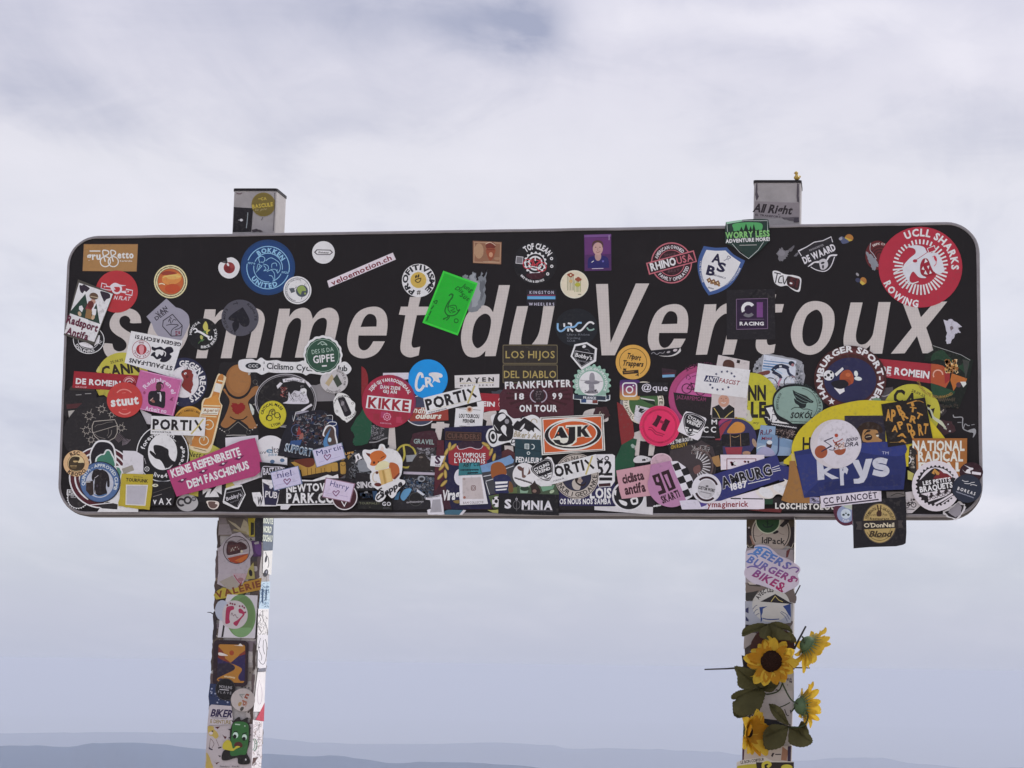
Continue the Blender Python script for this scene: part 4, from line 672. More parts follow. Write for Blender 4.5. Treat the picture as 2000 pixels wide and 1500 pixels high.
N('V', 'green round sticker with a torn silver fold'); di('cdc6b6', 770, 470, 400, 420); di('3f5f38', 770, 450, 285, 330); ta('4a4a3c', 'BY A ROUTE CYCLE', 770, 470, 345, 190, 100, 62, 'b'); ta('4a4a3c', 'ARTE', 770, 470, 345, -55, 5, 70, 'b'); po('c2bfbc', "700 360 980 410 990 440 720 390"); po('1a2a1c', "720 400 980 430 1000 520 860 470"); po('c6c4c8', "620 510 960 590 900 700 720 900 580 800 600 620"); ri('9a989c', 660, 680, 70, 6); po(K, "700 570 790 590 720 640 830 600 740 670 670 640"); di('2d4a2c', 680, 548, 18)
N('V', 'dark red tapering flag sticker'); po('7b2a2b', "250 450 370 520 560 850 590 1100 560 1190 340 1290 300 1000"); 
N('V', 'broad dark green torn sticker with white nibbled edge'); po('1e4a33', "240 1520 340 1290 560 1160 640 1180 620 1300 560 1320 610 1400 590 1520 600 1900 215 1900 215 1560"); jag('8fa196', "520 1290 560 1270 600 1310 580 1360 540 1350", 8, 3, 4)
N('M', 'pink round cycling sticker with a dark foot band'); di('a0426e', 1470, 1470, 590, 540); di('943a66', 1470, 1470, 500, 455); di('b0568a', 1470, 1470, 478, 432); po('231c1f', "960 1385 1560 1460 1900 1440 1900 1600 1700 1860 1450 1900 1200 1850 1020 1660", 1, (0, 2)); ta('4a2038', 'SCM HERTOGENBOSCH', 1470, 1470, 545, -125, 10, 62, 'b'); tx('7c3a5c', 'JAZARPEMCAM', 1250, 1480, 480, 60, -5, 'b'); bike('4a1c38', 1290, 1340, 78, 16, -8); li('6a2e50', 12, "1170 1170 1190 1100 1240 1150 1200 1180"); li('6a2e50', 12, "1260 1130 1330 1110")
N('M', 'small player portrait card showing the top of a head'); po('bdb6b4', "1690 775 2200 880 2150 1800 1560 1750 1600 1300"); po('4b2f26', "1765 920 1800 865 1870 855 1940 890 1955 960 1930 1000 1780 970", 1); vw('W'); po('bcb3b0', "298 300 770 300 750 780 300 770"); po('1d1b1c', "310 560 440 500 530 600 640 500 745 570 745 768 305 765"); di('b58a76', 535, 430, 108, 120); li('b5a25c', 16, "345 570 410 660 460 768", 0); li('b5a25c', 16, "715 625 630 690 550 768", 0); di('3a2620', 490, 380, 12, 6); di('3a2620', 580, 380, 12, 6); li('e0d0c8', 12, "490 460 535 475 575 462"); li('8a6250', 6, "530 390 520 430 540 432")
vw('N'); re('241e1e', 185, 885, 52, 52, -12)
N('W', 'yellow-green event disc with tall black capitals in the right half'); di('b1ac33', 1080, 440, 520, 560); tx('211d18', 'NN', 1185, 270, 350, 280, 0, 'B', .06); tx('211d18', 'LE', 1215, 600, 300, 290, 0, 'B', .06); tx('211d18', 'LA', 940, 485, 125, 115, 0, 'B'); tx('4a4420', 'ory', 1170, 855, 110, 40, -3, 'i'); jag('b8b6a4', "800 600 900 590 1050 620 1100 780 1060 830 960 790 800 760", 20, 4, 4); po('8e9090', "880 640 960 620 1000 700 980 740"); po('a77f35', "745 350 800 370 800 780 750 770")
N('N', 'torn photo sticker of a racing cyclist in navy kit'); jag('8d8f94', "600 770 900 790 1210 880 1250 960 1265 1160 1235 1290 1050 1300 900 1500 760 1350 500 1090 420 1060 440 940 520 830", 14, 4, 31); po('bfc5d0', "600 770 1130 870 1100 1230 700 1250 560 1080")
for i_ in range(4): li(('5f7fa2', '6f8db0', '4f7096', '86a2c0')[i_], 16 + i_ * 5, f"{600 - i_ * 8} {870 + i_ * 42} {1010 - i_ * 80} {915 + i_ * 35}", 0)
ri('3a3c48', 700, 1270, 120, 16); ri('3a3c48', 1040, 1230, 110, 16); li('d0d0da', 12, "700 1270 800 1120 990 1120 1040 1230", 0); li('d0d0da', 10, "800 1120 860 1260 700 1270", 0)
li('23283c', 62, "735 1040 800 975 880 955 960 975 1000 1000"); li('2b3048', 40, "985 1000 1010 1080 1075 1130"); li('9a6c70', 20, "1060 1120 1100 1140", 0); li('23283c', 50, "740 1050 850 1110 880 1160"); li('a8788c', 30, "880 1160 840 1230 850 1290"); li('1e2230', 34, "840 1290 900 1310", 0); di('1e2230', 1050, 915, 50, 38, -15); di('9a6c70', 1068, 940, 24, 26); po('6a3c38', "490 1080 600 1040 690 1030 690 1080 590 1110", 1); re('c8ccd6', 870, 962, 40, 26, 5); li('8fb0c8', 12, "760 1010 860 1060 900 1080"); po('c8c8d2', "760 1400 900 1350 1040 1340 930 1420 820 1440", 1); re(K, 830, 1395, 70, 40, 30); doodle(['6a6c74', 'd2d4dc'], 620, 1100, 1200, 1330, 14, 60, 8, 3); speck(['a5a8ae', '777a80'], 1090, 880, 1250, 1270, 24, 10, 30, 3); speck(['a5a8ae', '777a80'], 430, 870, 580, 1050, 12, 10, 26, 5)
N('M', 'white rectangle with a ring of small stars, tilted'); po('d7d5de', "1362 910 2210 1022 2150 1478 1300 1375"); po('262a4c', "1490 1108 1712 1135 1678 1230 1455 1205"); tx('dfe0ea', 'ANTI', 1585, 1170, 190, 76, -7, 'I', .06); tx('7e2a38', 'FASCIST', 1872, 1212, 330, 70, -8, 'i', .09)
for q in ((1658, 1088), (1748, 1052), (1835, 1046), (1908, 1076), (1952, 1126), (1560, 1262), (1597, 1312), (1675, 1340), (1764, 1335), (1855, 1303)): star('2b2f52', q[0], q[1], 25, 5, .45, -70)
N('W', 'white fan shape sticker with slanting block capitals'); po('1e1b22', "1320 530 1900 420 1960 800 1990 1010 1360 880 1300 740 1340 700"); po('d2d0d8', "1360 570 1860 460 1860 800 1960 900 1480 850 1430 700"); tx('4a4650', 'FAN', 1660, 690, 420, 250, -4, 'B', .02); tx('d4d2da', 'FAN', 1650, 680, 400, 235, -4, 'b', .02); li('d2d0d8', 14, "1340 745 1400 760 1410 800 1440 790 1450 830"); scr('d0ced6', 11, 1470, 880, 1960, 960, 12, 30, 6)
N('X', 'grey-green round sticker with a falcon wing'); po('14171a', "-310 400 -260 260 -130 150 50 100 260 110 450 170 600 290 690 450 705 600 650 760 550 850 450 910 60 905 -50 850 -200 800 -300 600", 1, (12, 13)); po('7f978d', "-280 410 -220 280 -100 180 80 145 260 150 430 200 580 320 655 460 665 600 600 750 510 830 440 870 80 870 -20 800 -200 700 -270 560", 1, (12, 13)); po('1a2122', "80 215 180 270 340 330 430 400 490 440 470 470 360 470 340 540 300 570 220 560 200 520 130 470 110 380 150 400 100 300", 1, (0, 5)); 
for q in ("130 270 300 360 450 440", "130 330 280 420 400 455", "140 400 260 470 340 480"): li('6a7f78', 9, q)
li('1a2122', 14, "50 600 120 560 220 560 290 590 380 590 470 630"); tx('15191a', 'SOKÓL', 265, 710, 440, 110, 0, 'I', .06); ta('26302e', 'PREZENTUJE SPORT POLSKA', 200, 520, 415, -100, 50, 50, 'b'); ta('26302e', 'KLUB KOLARSKI', 170, 510, 390, 215, 165, 44, 'b'); scr('4a5854', 10, 40, 830, 460, 850, 8, 40, 3); ri('26302e', 200, 520, 365, 9, -80, 40, ry=345)
N('W', 'pale blue photo card with a cricketer and red handwriting'); po('8298b0', "1260 900 1550 930 1540 1100 1880 1200 1840 1500 1180 1500 1170 1300"); po('6e88a4', "1250 1000 1540 1100 1870 1230 1850 1350 1200 1250"); tx('5c2436', 'R.I.P', 1360, 1040, 220, 95, 4, 'i'); tx('7a2438', 'Mimi', 1375, 1160, 200, 60, 2, 'i'); speck(['5a4a48', '8a7a74', '3c3436'], 1540, 960, 1950, 1180, 40, 10, 24, 7); di('3a2626', 1420, 1290, 55, 80); di('c8ccd4', 1430, 1240, 55, 40); po('9a98b4', "1230 1390 1330 1320 1480 1380 1520 1500 1180 1500", 1); li('c8d0dc', 14, "1190 1360 1260 1320 1350 1310"); li('2e3a5c', 30, "1610 1160 1600 1400 1560 1500")
N('W', 'round sunset sticker with a dark mask shape'); di('343157', 770, 1160, 405, 385); 
po('8a3440', "400 1050 520 880 640 820 700 800 560 1000 480 1160 410 1320 370 1200", 1); po('b97f3a', "600 1050 720 870 830 840 930 890 950 980 870 1050", 1); po('18151a', "485 1120 510 1080 660 1080 660 1330 500 1310"); po('18151a', "670 1080 860 1075 865 1320 680 1320"); po('18151a', "870 1060 1030 1050 1050 1300 880 1320"); po('8a3440', "560 1340 900 1330 880 1480 600 1480"); di('98806c', 1135, 1250, 40, 90, 20); di('98806c', 420, 1290, 60, 60); di('a07c64', 980, 1450, 80, 40); li('a07a50', 10, "660 1080 670 1330"); li('a07a50', 10, "860 1070 870 1320"); li('b09060', 9, "690 1120 760 1140 840 1110")
N('W', 'black label with four spaced capitals'); po('1c191b', "-80 790 420 790 470 1160 0 1200 -60 1000"); tx('d4d2d6', 'M', 350, 840, 110, 90, 0, 'b'); tx('d4d2d6', 'CC', 260, 990, 250, 110, 0, 'b', .3); scr('8a888c', 9, 90, 1130, 360, 1140, 8, 24, 3)
N('V', 'dark sticker with white and gold slogan lines'); po('1f1c1e', "1250 1260 1700 1130 1860 1180 2300 1200 2350 1700 1280 1700"); tx('d6d2cc', 'TAKE THIS ROUTE', 1470, 1210, 520, 68, 11, 'I', .06); tx('a3862f', 'ON ROUVY', 1465, 1305, 330, 72, 11, 'I', .06)
N('V', 'bottle-cap shaped raspberry pink disc with raised rim', minh=.0); scal('c72a56', 1085, 920, 398, 22, 6); di('d42f5c', 1085, 920, 362); ri('b9284e', 1085, 920, 322, 40); ri('de4470', 1085, 920, 392, 12); ta('a8214a', 'HAMBURG BIKE CREW EST RIDE', 1085, 920, 322, -140, -20, 34, 'b'); ta('a8214a', 'CYCLING COMMUNITY', 1085, 920, 322, 175, 40, 34, 'b')
po('3c0f20', "1040 700 1130 745 1100 790 1070 860 1020 945 935 890 985 830 1030 750"); po('3c0f20', "1200 775 1290 825 1250 900 1190 1030 1105 985 1150 860"); po('8a1c3c', "1100 800 1180 840 1160 880 1080 850"); li('9e2044', 22, "870 950 930 950 1010 1030 1090 1060 1180 1090"); li('9e2044', 22, "860 990 930 1000 1010 1080 1090 1100 1150 1120"); 
N('V', 'white shield-shaped sticker with winged wheel and diagonal name'); CV = "1600 635 1700 650 1980 760 2000 790 1880 1150 1830 1200 1780 1190 1450 1030 1435 990 1560 680"
po('cfccd6', CV); po('1b191e', "1590 680 1700 665 1860 720 1960 800 1970 860 1900 980 1770 1090 1660 1110 1600 1050 1560 930 1550 770", 1); li('cfccd6', 7, "1610 700 1700 690 1850 740 1945 815 1945 860 1880 970 1765 1070 1665 1090 1620 1030 1580 930 1575 770 1610 700"); tx('d8d6de', 'CYCLING', 1775, 800, 300, 62, -28, 'B', .04); tx('d8d6de', 'VREND', 1740, 870, 290, 62, -22, 'B', .04); po('d2d0d8', "1570 930 1860 1010 1800 1080 1660 1100 1600 1040"); di('1b191e', 1685, 1000, 52); di('d2d0d8', 1685, 1000, 22); li('1b191e', 13, "1740 1030 1830 1050"); li('1b191e', 13, "1590 960 1640 980"); po('1b191e', "1610 1020 1660 1060 1740 1050 1660 1100")
# -- lower rows left to right
N('a', 'white half-covered small crest with gear edge'); gear(W, 520, 1030, 215, 26, 16); di(K2, 520, 1030, 190); re(W, 420, 920, 230, 110, -4); re(K2, 425, 920, 200, 85, -4); tx(W, 'FUN', 415, 920, 150, 60, -4, 'B'); tx('a8a6a8', 'GRAVEL', 480, 1010, 200, 36, -4, 'b')
N('a', 'big dark red ringed disc with white arcs'); DR = '4a1c24'; di(W, 985, 620, 640, 610); di(DR, 985, 620, 612, 585)
for q in (520, 430, 345): ri('d8d2d4', 985, 620, q, 32, 120, 350, ry=q * .96)
po(W, "1200 400 1700 380 1700 1300 900 1300 1000 1150 1250 900 1350 500"); po(K2, "900 1180 1100 1100 1300 1150 1290 1250 1000 1230"); li('d0ced2', 16, "720 1170 900 1150 1200 1120 1320 1110")
N('a', 'white capped head outline with a green bow'); po(W, "760 350 750 180 800 30 900 -90 1080 -100 1200 -30 1260 120 1270 350 1200 420 760 420", 1); po('1d1a20', "785 350 775 190 830 40 920 -60 1080 -60 1180 0 1225 130 1200 420 790 420", 1); po('c8d4cc', "860 300 880 230 960 170 1020 160 1060 90 1120 75 1170 110 1200 170 1230 240 1250 400 870 420", 1); po('3e7460', "890 300 910 240 980 190 1040 180 1080 115 1130 105 1155 150 1180 200 1215 270 1220 420 900 420", 1)
N('a', 'green torn flap at right of the dog badge', name='torn_sticker'); po('4e7d68', "1270 420 1330 440 1370 520 1340 620 1310 560")
N('b', 'white sheet with a corner under the black disc', name='torn_sticker'); po('c6c4c8', "-400 100 -150 110 0 200 0 600 -250 560 -400 400"); re('8f8a80', -300, 470, 220, 110, 20)
N('a', 'blue round badge with a black dog portrait'); di('141820', 955, 715, 400, 405); di('4d668e', 950, 715, 385, 388); ri('3c5378', 950, 715, 378, 8); di('aeb2bc', 945, 740, 272, 280); ta('c8d0de', 'QUINTA - APPROVED CLIMB', 950, 715, 325, 168, 388, 62, 'b', .07); po('2f2523', "680 700 820 690 830 960 760 980 680 880"); po('1f191c', "830 480 900 460 960 480 1010 470 1100 540 1135 640 1140 800 1095 800 1090 690 1070 830 1090 940 960 1000 850 920 840 800 850 650 820 700 790 640 800 560", 1); li('b4b0b4', 10, "845 640 900 600 920 580"); po('8e8c90', "850 860 870 920 860 940", 1); li('4a6a94', 22, "840 960 940 990 1080 950"); li('aab0bc', 12, "1010 470 1080 500 1100 530"); di('38303a', 900, 790, 20, 30)
li('d6d4d8', 13, "670 715 765 712", 0)
N('a', 'round tan badge with a crocodile rider'); di('c5a47a', 487, 350, 248, 256); di('d2bb8d', 487, 350, 165, 168); ri('6e4a2c', 487, 350, 165, 10); ta('2c2019', 'RSC', 487, 350, 205, -125, -70, 62, 'B', .1); ta('2c2019', 'KBODO', 487, 350, 212, 135, 35, 64, 'B', .1); po('3d3222', "350 300 400 230 470 215 550 230 550 280 520 330 560 340 640 340 640 400 600 470 480 500 370 460 340 380", 1); po('b9a070', "430 300 510 300 520 320 450 330", 1); li('b9a070', 12, "370 400 500 400", 0); di('1d1812', 500, 262, 40, 14, -10); di('5b4a30', 440, 430, 60, 30)
N('a', 'yellow sheet with a white panel and black title at the foot', minh=.003); jag('a5942f', "1380 550 1990 560 1975 840 1920 1260 1500 1210 1310 1180 1340 900", 8, 4, 11); po('aa9931', "1385 560 1980 570 1930 1200 1340 1150"); tx('3b3318', 'TOURFUNK', 1675, 680, 430, 62, -4, 'B', .06); tx('5a4e22', 'Sportlicher', 1700, 612, 190, 22, -4, 'b'); po('c6c3bd', "1460 765 1890 770 1840 1180 1450 1160"); po('a9a7ae', "1480 785 1868 790 1822 1160 1470 1142")
N('b', 'black card with torn pale corner', name='torn_sticker'); po(K, "200 700 560 700 620 1000 570 1180 150 1180"); tx('d8d6da', 'vAX', 370, 1090, 360, 120, -2, 'b', .3); li('8a8482', 9, "190 1000 360 950", 0); di('c6c4b0', 230, 780, 60, 30); po(K, "200 780 250 760 260 790"); li('57524e', 8, "190 930 540 810", 0)
N('b', 'grey round CO2 badge'); di('a5a3a3', 858, 1120, 212, 168); ri('2e2b2e', 740, 1110, 65, 42, 40, 320); ri('2e2b2e', 865, 1070, 62, 38); ri('4a484e', 985, 1045, 36, 20); tx('3a383e', '2', 985, 1045, 30, 40, 0, 'b')
N('b', 'black round sticker with a white dog leaping'); di('19171a', 375, 160, 525, 560); ri('d4d2d8', 375, 160, 505, 18, ry=545); di('d2d1d6', 375, 130, 285, 350); po('19171a', "205 0 330 0 440 50 490 90 500 200 560 290 630 330 540 400 480 440 430 450 380 350 320 280 230 250 130 150 135 100 200 140 250 180 210 120", 1); po(W, "440 440 520 440 550 380 530 440 460 460", 1); ta('d8d6dc', 'forever_kim_', 375, 150, 400, 192, 318, 84, 'b', .08); ta('d8d6dc', 'live4', 375, 150, 440, 112, 78, 84, 'b', .1); ta('d8d6dc', 'rever', 375, 150, 395, 35, -18, 78, 'b', .08); di(W, 745, 40, 24); ri(W, 70, 460, 42, 12); di(W, 70, 460, 12); li('a8a6aa', 9, "20 250 50 360", 0)
N('b', 'white square with a lightning arrow sign'); po(K, "1080 600 1620 600 1620 1110 1080 1110"); po('d2d0d6', "1160 800 1350 690 1530 670 1530 960 1430 900 1480 1005 1200 1010 1260 880 1160 960"); po(K, "1350 700 1390 700 1340 790 1430 800 1290 960 1330 850 1265 840"); 
N('b', 'pale sheet with black letters CLUB behind the pink bar'); po('c9c6cb', "1600 -150 2240 -200 2300 620 1630 860"); tx('1f1c1f', 'CLUB', 1990, 550, 360, 120, 8, 'b', .08); po('2a2440', "2100 -40 2160 60 2200 230 2160 240 2080 130 2060 20", 1); li('c9c6cb', 12, "2060 60 2120 120 2110 200")
N('b', 'yellow scrap under the pink bar', name='torn_sticker'); po('a79d45', "820 870 1080 780 1070 1000 900 960")
N('b', 'pale yellow corner left of the low dark badge', name='torn_sticker'); po('b0a65a', "1615 600 1790 780 1610 930")
N('R', 'white disc with slanted letters and two small blue dots'); di('cfcdd2', 680, 1390, 310, 285); tx('3a363e', 'ov', 535, 1430, 130, 70, 4, 'r', .05); tx('5f8098', 'e', 660, 1390, 130, 110, 4, 'b'); tx('3a363e', 'lta', 785, 1380, 140, 130, 4, 'r', .05); vw('c'); po('cfcdd2', "470 170 1010 240 1010 390 470 330"); di('56708c', 720, 315, 46, 38); di('56708c', 912, 290, 46, 38); tx('7890a4', 'bike', 725, 175, 160, 56, 4, 'i')
N('b', 'magenta bar with bold white slogan, tilted up'); PM = 'a13c6a'; vw('b'); po(PM, "460 490 1900 -90 2180 -150 2350 460 2180 600 650 1000 530 700"); tx('dcd4de', 'KEINE REIFENBREITE', 1215, 330, 1420, 150, 18.5, 'B', .04); tx('dcd4de', 'DEM FASCHISMUS', 1455, 570, 1260, 150, 18.5, 'B', .04)
for q in ((740, 690), (1150, 515), (1540, 370), (1850, 250)): po('5c2046', f"{q[0] - 80} {q[1] + 20} {q[0]} {q[1] - 30} {q[0] + 120} {q[1] - 60} {q[0] + 20} {q[1] + 40}"); di('e6d8e0', q[0] + 20, q[1] - 15, 28, 16, 15)
N('b', 'dark badge with white heavy outline and silver script, low'); po('d6dbdc', "1550 1100 1600 840 1780 780 1920 770 2000 960 1860 1245 1800 1240 1560 1130"); po('19181b', "1580 1080 1620 870 1920 800 1980 950 1840 1210 1800 1205"); li('a8a6aa', 7, "1620 930 1900 865 1950 960 1840 1180", 0); tx('bcbabf', "Bobby's", 1765, 1000, 310, 70, 18, 'b', .03); tx('6a686e', 'Aperitivo', 1780, 1085, 180, 30, 20, 'i')
N('b', 'brown apple shape with white outline at the bottom rim', minh=.002); po('cfc6bc', "1240 1085 1420 1085 1480 1130 1450 1220 1370 1250 1290 1220 1250 1150", 1); po('5e4a44', "1270 1100 1400 1100 1400 1140 1450 1160 1420 1210 1360 1232 1290 1200", 1)
N('R', 'yellow disc with a cyclist drawn in black lines'); di('b3a92c', 725, 700, 266, 274); di('bbb12f', 725, 700, 250, 258); ta('26241a', 'CRITICAL MASS', 725, 700, 208, -178, -28, 50, 'B', .06); tx('26241a', 'LYON', 785, 888, 180, 52, 14, 'B', .06); ri('26241a', 665, 765, 52, 15); ri('26241a', 815, 710, 52, 15); li('26241a', 16, "610 810 605 740 650 690 670 620 740 590 770 640 760 700"); li('26241a', 13, "680 640 740 620 700 670 740 690 670 720"); li('26241a', 16, "850 690 880 740 850 800")
N('R', 'dark collage of riders with the word SUPPORT'); po('1c1b24', "1060 620 1400 640 1560 610 1780 640 1960 900 1990 1300 1520 1440 1380 1560 820 1500 900 1150 1000 900", 1, (0, 6, 8)); speck(['2c2e36', '46242a', '24304a', '5a5c60', '4a3a34'], 1100, 660, 1900, 1300, 30, 12, 44, 8); doodle(['8a9098', '3c4658', '6e4a4a', 'a8aab2'], 1080, 660, 1900, 1290, 26, 60, 8, 4); po('1e2a4e', "1780 800 1990 860 1990 1240 1900 1240 1880 980", 1); po('8e8c98', "1160 680 1250 640 1400 620 1420 640 1220 690", 1); li('d0d2d8', 10, "1130 830 1180 650 1300 620", 0); li('d0d2d8', 9, "1780 720 1890 715 1890 830"); po('7e2e2c', "1210 1020 1240 920 1290 1080 1190 1140"); ri('4a5470', 1200, 1000, 110, 14, 60, 300); po('8c5a50', "1270 1080 1320 1060 1320 1150 1240 1180", 1); po('2e4a78', "1080 1210 1300 1190 1260 1300 1060 1290"); li('c8ccd8', 13, "1790 880 1850 840 1960 850 1960 900 1880 920"); po('6a2a2a', "1750 1180 1850 1150 1880 1240 1760 1260"); 
tx('aab4bc', 'SUPPORT', 1230, 1385, 540, 150, -12, 'B', .03); tx('31506a', 'SUPPORT', 1236, 1391, 520, 120, -12, 'r', .045)
N('d', 'brown and white torn cut-out with blue figure'); po('d2d0d4', "-20 -130 -100 -200 -60 -340 -20 -390 60 -400 150 -340 160 -220 195 -60 190 120 130 100 30 140 -60 120", 1); po('4a3c38', "-50 -150 -70 -240 0 -360 80 -370 130 -300 140 -180 170 -40 160 90 60 60 -20 0", 1); po('4a78a4', "60 -340 -0 -150 0 -40 50 20 20 60 -60 40 -80 -100", 1); di('b0c4d8', 40, -110, 34, 46)
N('c', 'black torn sheet beside the small name cards', name='torn_sticker'); po('1b191c', "470 320 1000 380 1000 700 540 760 500 640"); li('c0bec6', 14, "510 620 530 430 620 410 700 420 860 420 960 440", 1); tx('c4c2ca', 'BASTARD', 740, 500, 400, 130, 2, 'b', .02)
N('c', 'golden yellow lettering sticker with brown drips'); po('231c18', "1010 360 1080 280 1500 240 2300 150 2360 520 2050 600 1320 640 1040 560"); po('a5803a', "1080 330 1500 260 1880 360 1840 500 1300 600 1280 480 1200 440"); po('5e2a1c', "1150 290 1500 250 1540 370 1420 430 1330 400 1200 340", 1); 
for q in (1400, 1480, 1560, 1670, 1740): li('3a2a18', 9, f"{q} 440 {q + 8} 580", 0)
vw('d')
for q in ((20, 420, 90, 200), (135, 420, 130, 170), (300, 440, 110, 240), (460, 330, 115, 260), (290, 250, 80, 80), (430, 220, 90, 60)): re('a9853f', q[0], q[1], q[2], q[3], 4, 30)
tx('c89850', 'LIFE', 420, 150, 180, 40, 8, 'B')
for q in ((300, 360), (460, 260)): ri('3a2a18', q[0], q[1], 40, 9, 0, 180)
N('c', 'black panel with heavy white park lettering'); po('d0ced2', "320 920 480 910 520 1000 980 700 1300 670 1500 680 1800 570 1900 600 2000 560 2100 1150 1480 1160 420 1190 350 1080"); po('1c181c', "560 1000 960 730 1300 700 1560 700 1820 640 2380 640 2400 1130 560 1150"); tx('dcdad6', 'NEWTOWN', 1470, 820, 960, 145, 2, 'B', .06); tx('dcdad6', 'PARK.COM', 1540, 1025, 1100, 185, 0, 'B', .06); tx('2a262c', 'W', 480, 1080, 110, 140, -4, 'B'); po('c6c4c8', "880 1180 1080 1170 1020 1250 880 1250")
N('c', 'dark blue pint glass sticker with the word PUB'); po('cfcdd4', "520 660 740 680 860 880 830 1080 800 1185 540 1190"); po('25233c', "535 720 860 890 790 1170 570 1160"); tx('cfcdd8', 'PUB', 700, 960, 240, 120, -6, 'b', .03); di('c8c8d0', 690, 810, 30, 40); 
vw('d'); 
N('d', 'dark red disc with white rim at the bottom', minh=.002); di('c8c4c6', 330, 1000, 252, 262); di('3c1c22', 330, 1000, 232, 242); li('d0ccce', 18, "270 1090 325 1185 370 1090", 0)
N('c', 'white name card with a purple heart, lowest on the left of three'); po('5c6e8c', "680 520 1230 395 1310 750 750 890"); po('bcb8cf', "690 535 1215 408 1288 745 762 872"); tx('2a2a66', 'niel', 950, 555, 280, 125, 10, 'r', .1); H_ = lambda x_, y_, s_, r_=0: li('6a2a5e', 17 * s_, f"{x_} {y_ + 65 * s_} {x_ - 60 * s_} {y_ - 10 * s_} {x_ - 35 * s_} {y_ - 45 * s_} {x_} {y_ - 15 * s_} {x_ + 40 * s_} {y_ - 50 * s_} {x_ + 68 * s_} {y_ - 20 * s_} {x_} {y_ + 65 * s_}")
H_(1005, 700, 1); li('8e8ab0', 5, "760 655 1190 550", 0); li('8e8ab0', 5, "790 780 1210 685", 0)
N('c', 'white name card with a heart, topmost of the three'); po('6a7a88', "1490 90 2080 -60 2160 250 1580 435"); po('bdb9d0', "1505 98 2065 -45 2140 245 1592 420"); tx('2a2a66', 'Martin', 1840, 85, 540, 100, 15, 'r', .1); H_(1790, 225, 1); li('8e8ab0', 6, "1840 270 2040 215", 0); li('8e8ab0', 6, "1630 330 1740 300", 0)
N('d', 'pinkish name card with a heart, right of the other two'); po('8a6a7a', "-40 625 540 745 440 1115 -110 1010"); po('c4b8cc', "-25 645 515 755 425 1098 -95 995"); tx('2a2a66', 'Harry', 235, 780, 370, 110, -14, 'r', .1); H_(160, 930, .95); li('9a8ab0', 6, "-70 920 90 950", 0); li('9a8ab0', 6, "210 965 400 1005", 0)
N('d', 'dark grey mixed photo collage left of the fox'); po('1d1c1e', "380 300 560 100 900 60 1000 500 900 880 560 880 540 620 340 640"); speck(['4a4c50', '6f7276', '2e3034'], 450, 100, 860, 640, 36, 12, 40, 12); doodle(['8e9094', '222226', '5c5e62'], 420, 100, 860, 640, 34, 60, 8, 8); po(K, "540 520 860 560 860 860 550 860"); tx('b8b6b8', 'SINGLE', 800, 765, 470, 115, 2, 'B', .05); po('7e8288', "600 310 760 290 850 480 620 500", 1)
N('d', 'white torn tag with a tiny guitar', name='torn_sticker'); po('cfcdd0', "520 190 610 150 640 210 680 250 590 290 540 350 550 260"); di('3a383a', 592, 235, 16, 42, 15)
N('d', 'mountain photo collage strip right of the fox'); po('2c2a2c', "1330 60 1560 -30 2100 -100 2130 200 2090 540 1480 520 1440 300"); di('a89c42', 1530, 210, 210, 240); di('241f1e', 1530, 210, 175, 205); li('b3a848', 40, "1480 0 1500 200 1440 340"); re('8b8f92', 1640, 250, 210, 130, 4); speck(['5a585c', '8a888e', '3a3638'], 1700, -60, 2090, 520, 34, 14, 40, 3); doodle(['a9a7ac', '2a2628', '6c6668'], 1700, -50, 2080, 500, 30, 60, 8, 6); po('2a2422', "1650 320 1750 180 1880 160 1960 260 2080 380 2060 480 1600 490", 1); di('6a6058', 1820, 230, 40, 20)
N('S', 'maroon gravel sticker with pale stencilled letters'); po('3c1f28', "1700 1060 2050 1010 2140 1130 2150 1330 1640 1320 1650 1130", 1); tx('8ea09c', 'GRAVEL', 1880, 1225, 400, 90, -3, 'b', .05)
N('d', 'black sheet strip with long pale tail', name='torn_sticker'); po('222024', "1450 500 2130 520 2130 1240 1260 1260 1260 1000 1450 880"); re('a8a0ac', 1800, 545, 640, 50, -2); speck(['2e3440', '6c7078', '44484e', '243850'], 1480, 600, 2110, 1060, 40, 14, 44, 6); doodle(['8e9298', '1c1c20', '4a6078'], 1480, 600, 2100, 1050, 34, 60, 8, 7); di('1c1b1c', 1720, 1050, 150, 140); ri('3a3a3a', 1720, 1050, 130, 18); po('5a8cb0', "1500 860 1640 850 1560 1000 1480 1080 1420 1000", 1); po('3c6a8e', "1330 960 1420 880 1380 1060 1300 1060"); po('b8bcc4', "1750 850 1900 960 1860 980 1740 900"); di('8a8e94', 1830, 650, 75, 60); di('2c2c30', 1835, 655, 46, 34); scr('8e8c90', 11, 1540, 1110, 1870, 1095, 18, 26, 8)
N('d', 'black tour label with a round GO mark at the bottom', minh=.002); po('1b1b19', "595 1075 1250 1085 1255 1262 590 1240"); tx('6d7058', 'TOURMALET', 820, 1128, 400, 44, 0, 'r', .1); tx('c6c6ca', 'GO', 1150, 1140, 170, 74, 0, 'b', .15); tx('6a6858', 'x', 825, 1200, 20, 20); scr('58585c', 7, 1080, 1222, 1210, 1222, 6, 16, 1); speck(['34343a', '1d2c40'], 600, 900, 900, 1060, 12, 20, 50, 3); po('26405c', "870 890 960 890 980 1060 900 1060"); speck(['8a8c90'], 660, 900, 800, 940, 3, 20, 30, 2)
N('d', 'orange fox with a beer mug and black script name', minh=.0); FX = "1010 -10 1060 -30 1110 -5 1140 60 1230 60 1370 130 1450 260 1460 400 1440 560 1400 650 1500 680 1510 740 1440 800 1360 900 1330 970 1260 1030 1200 990 1150 930 1130 1010 1060 1090 980 1100 930 1060 950 960 1010 900 950 850 870 780 830 660 830 560 860 510 780 430 760 360 690 220 680 120 720 80 820 90 900 70 980 70"
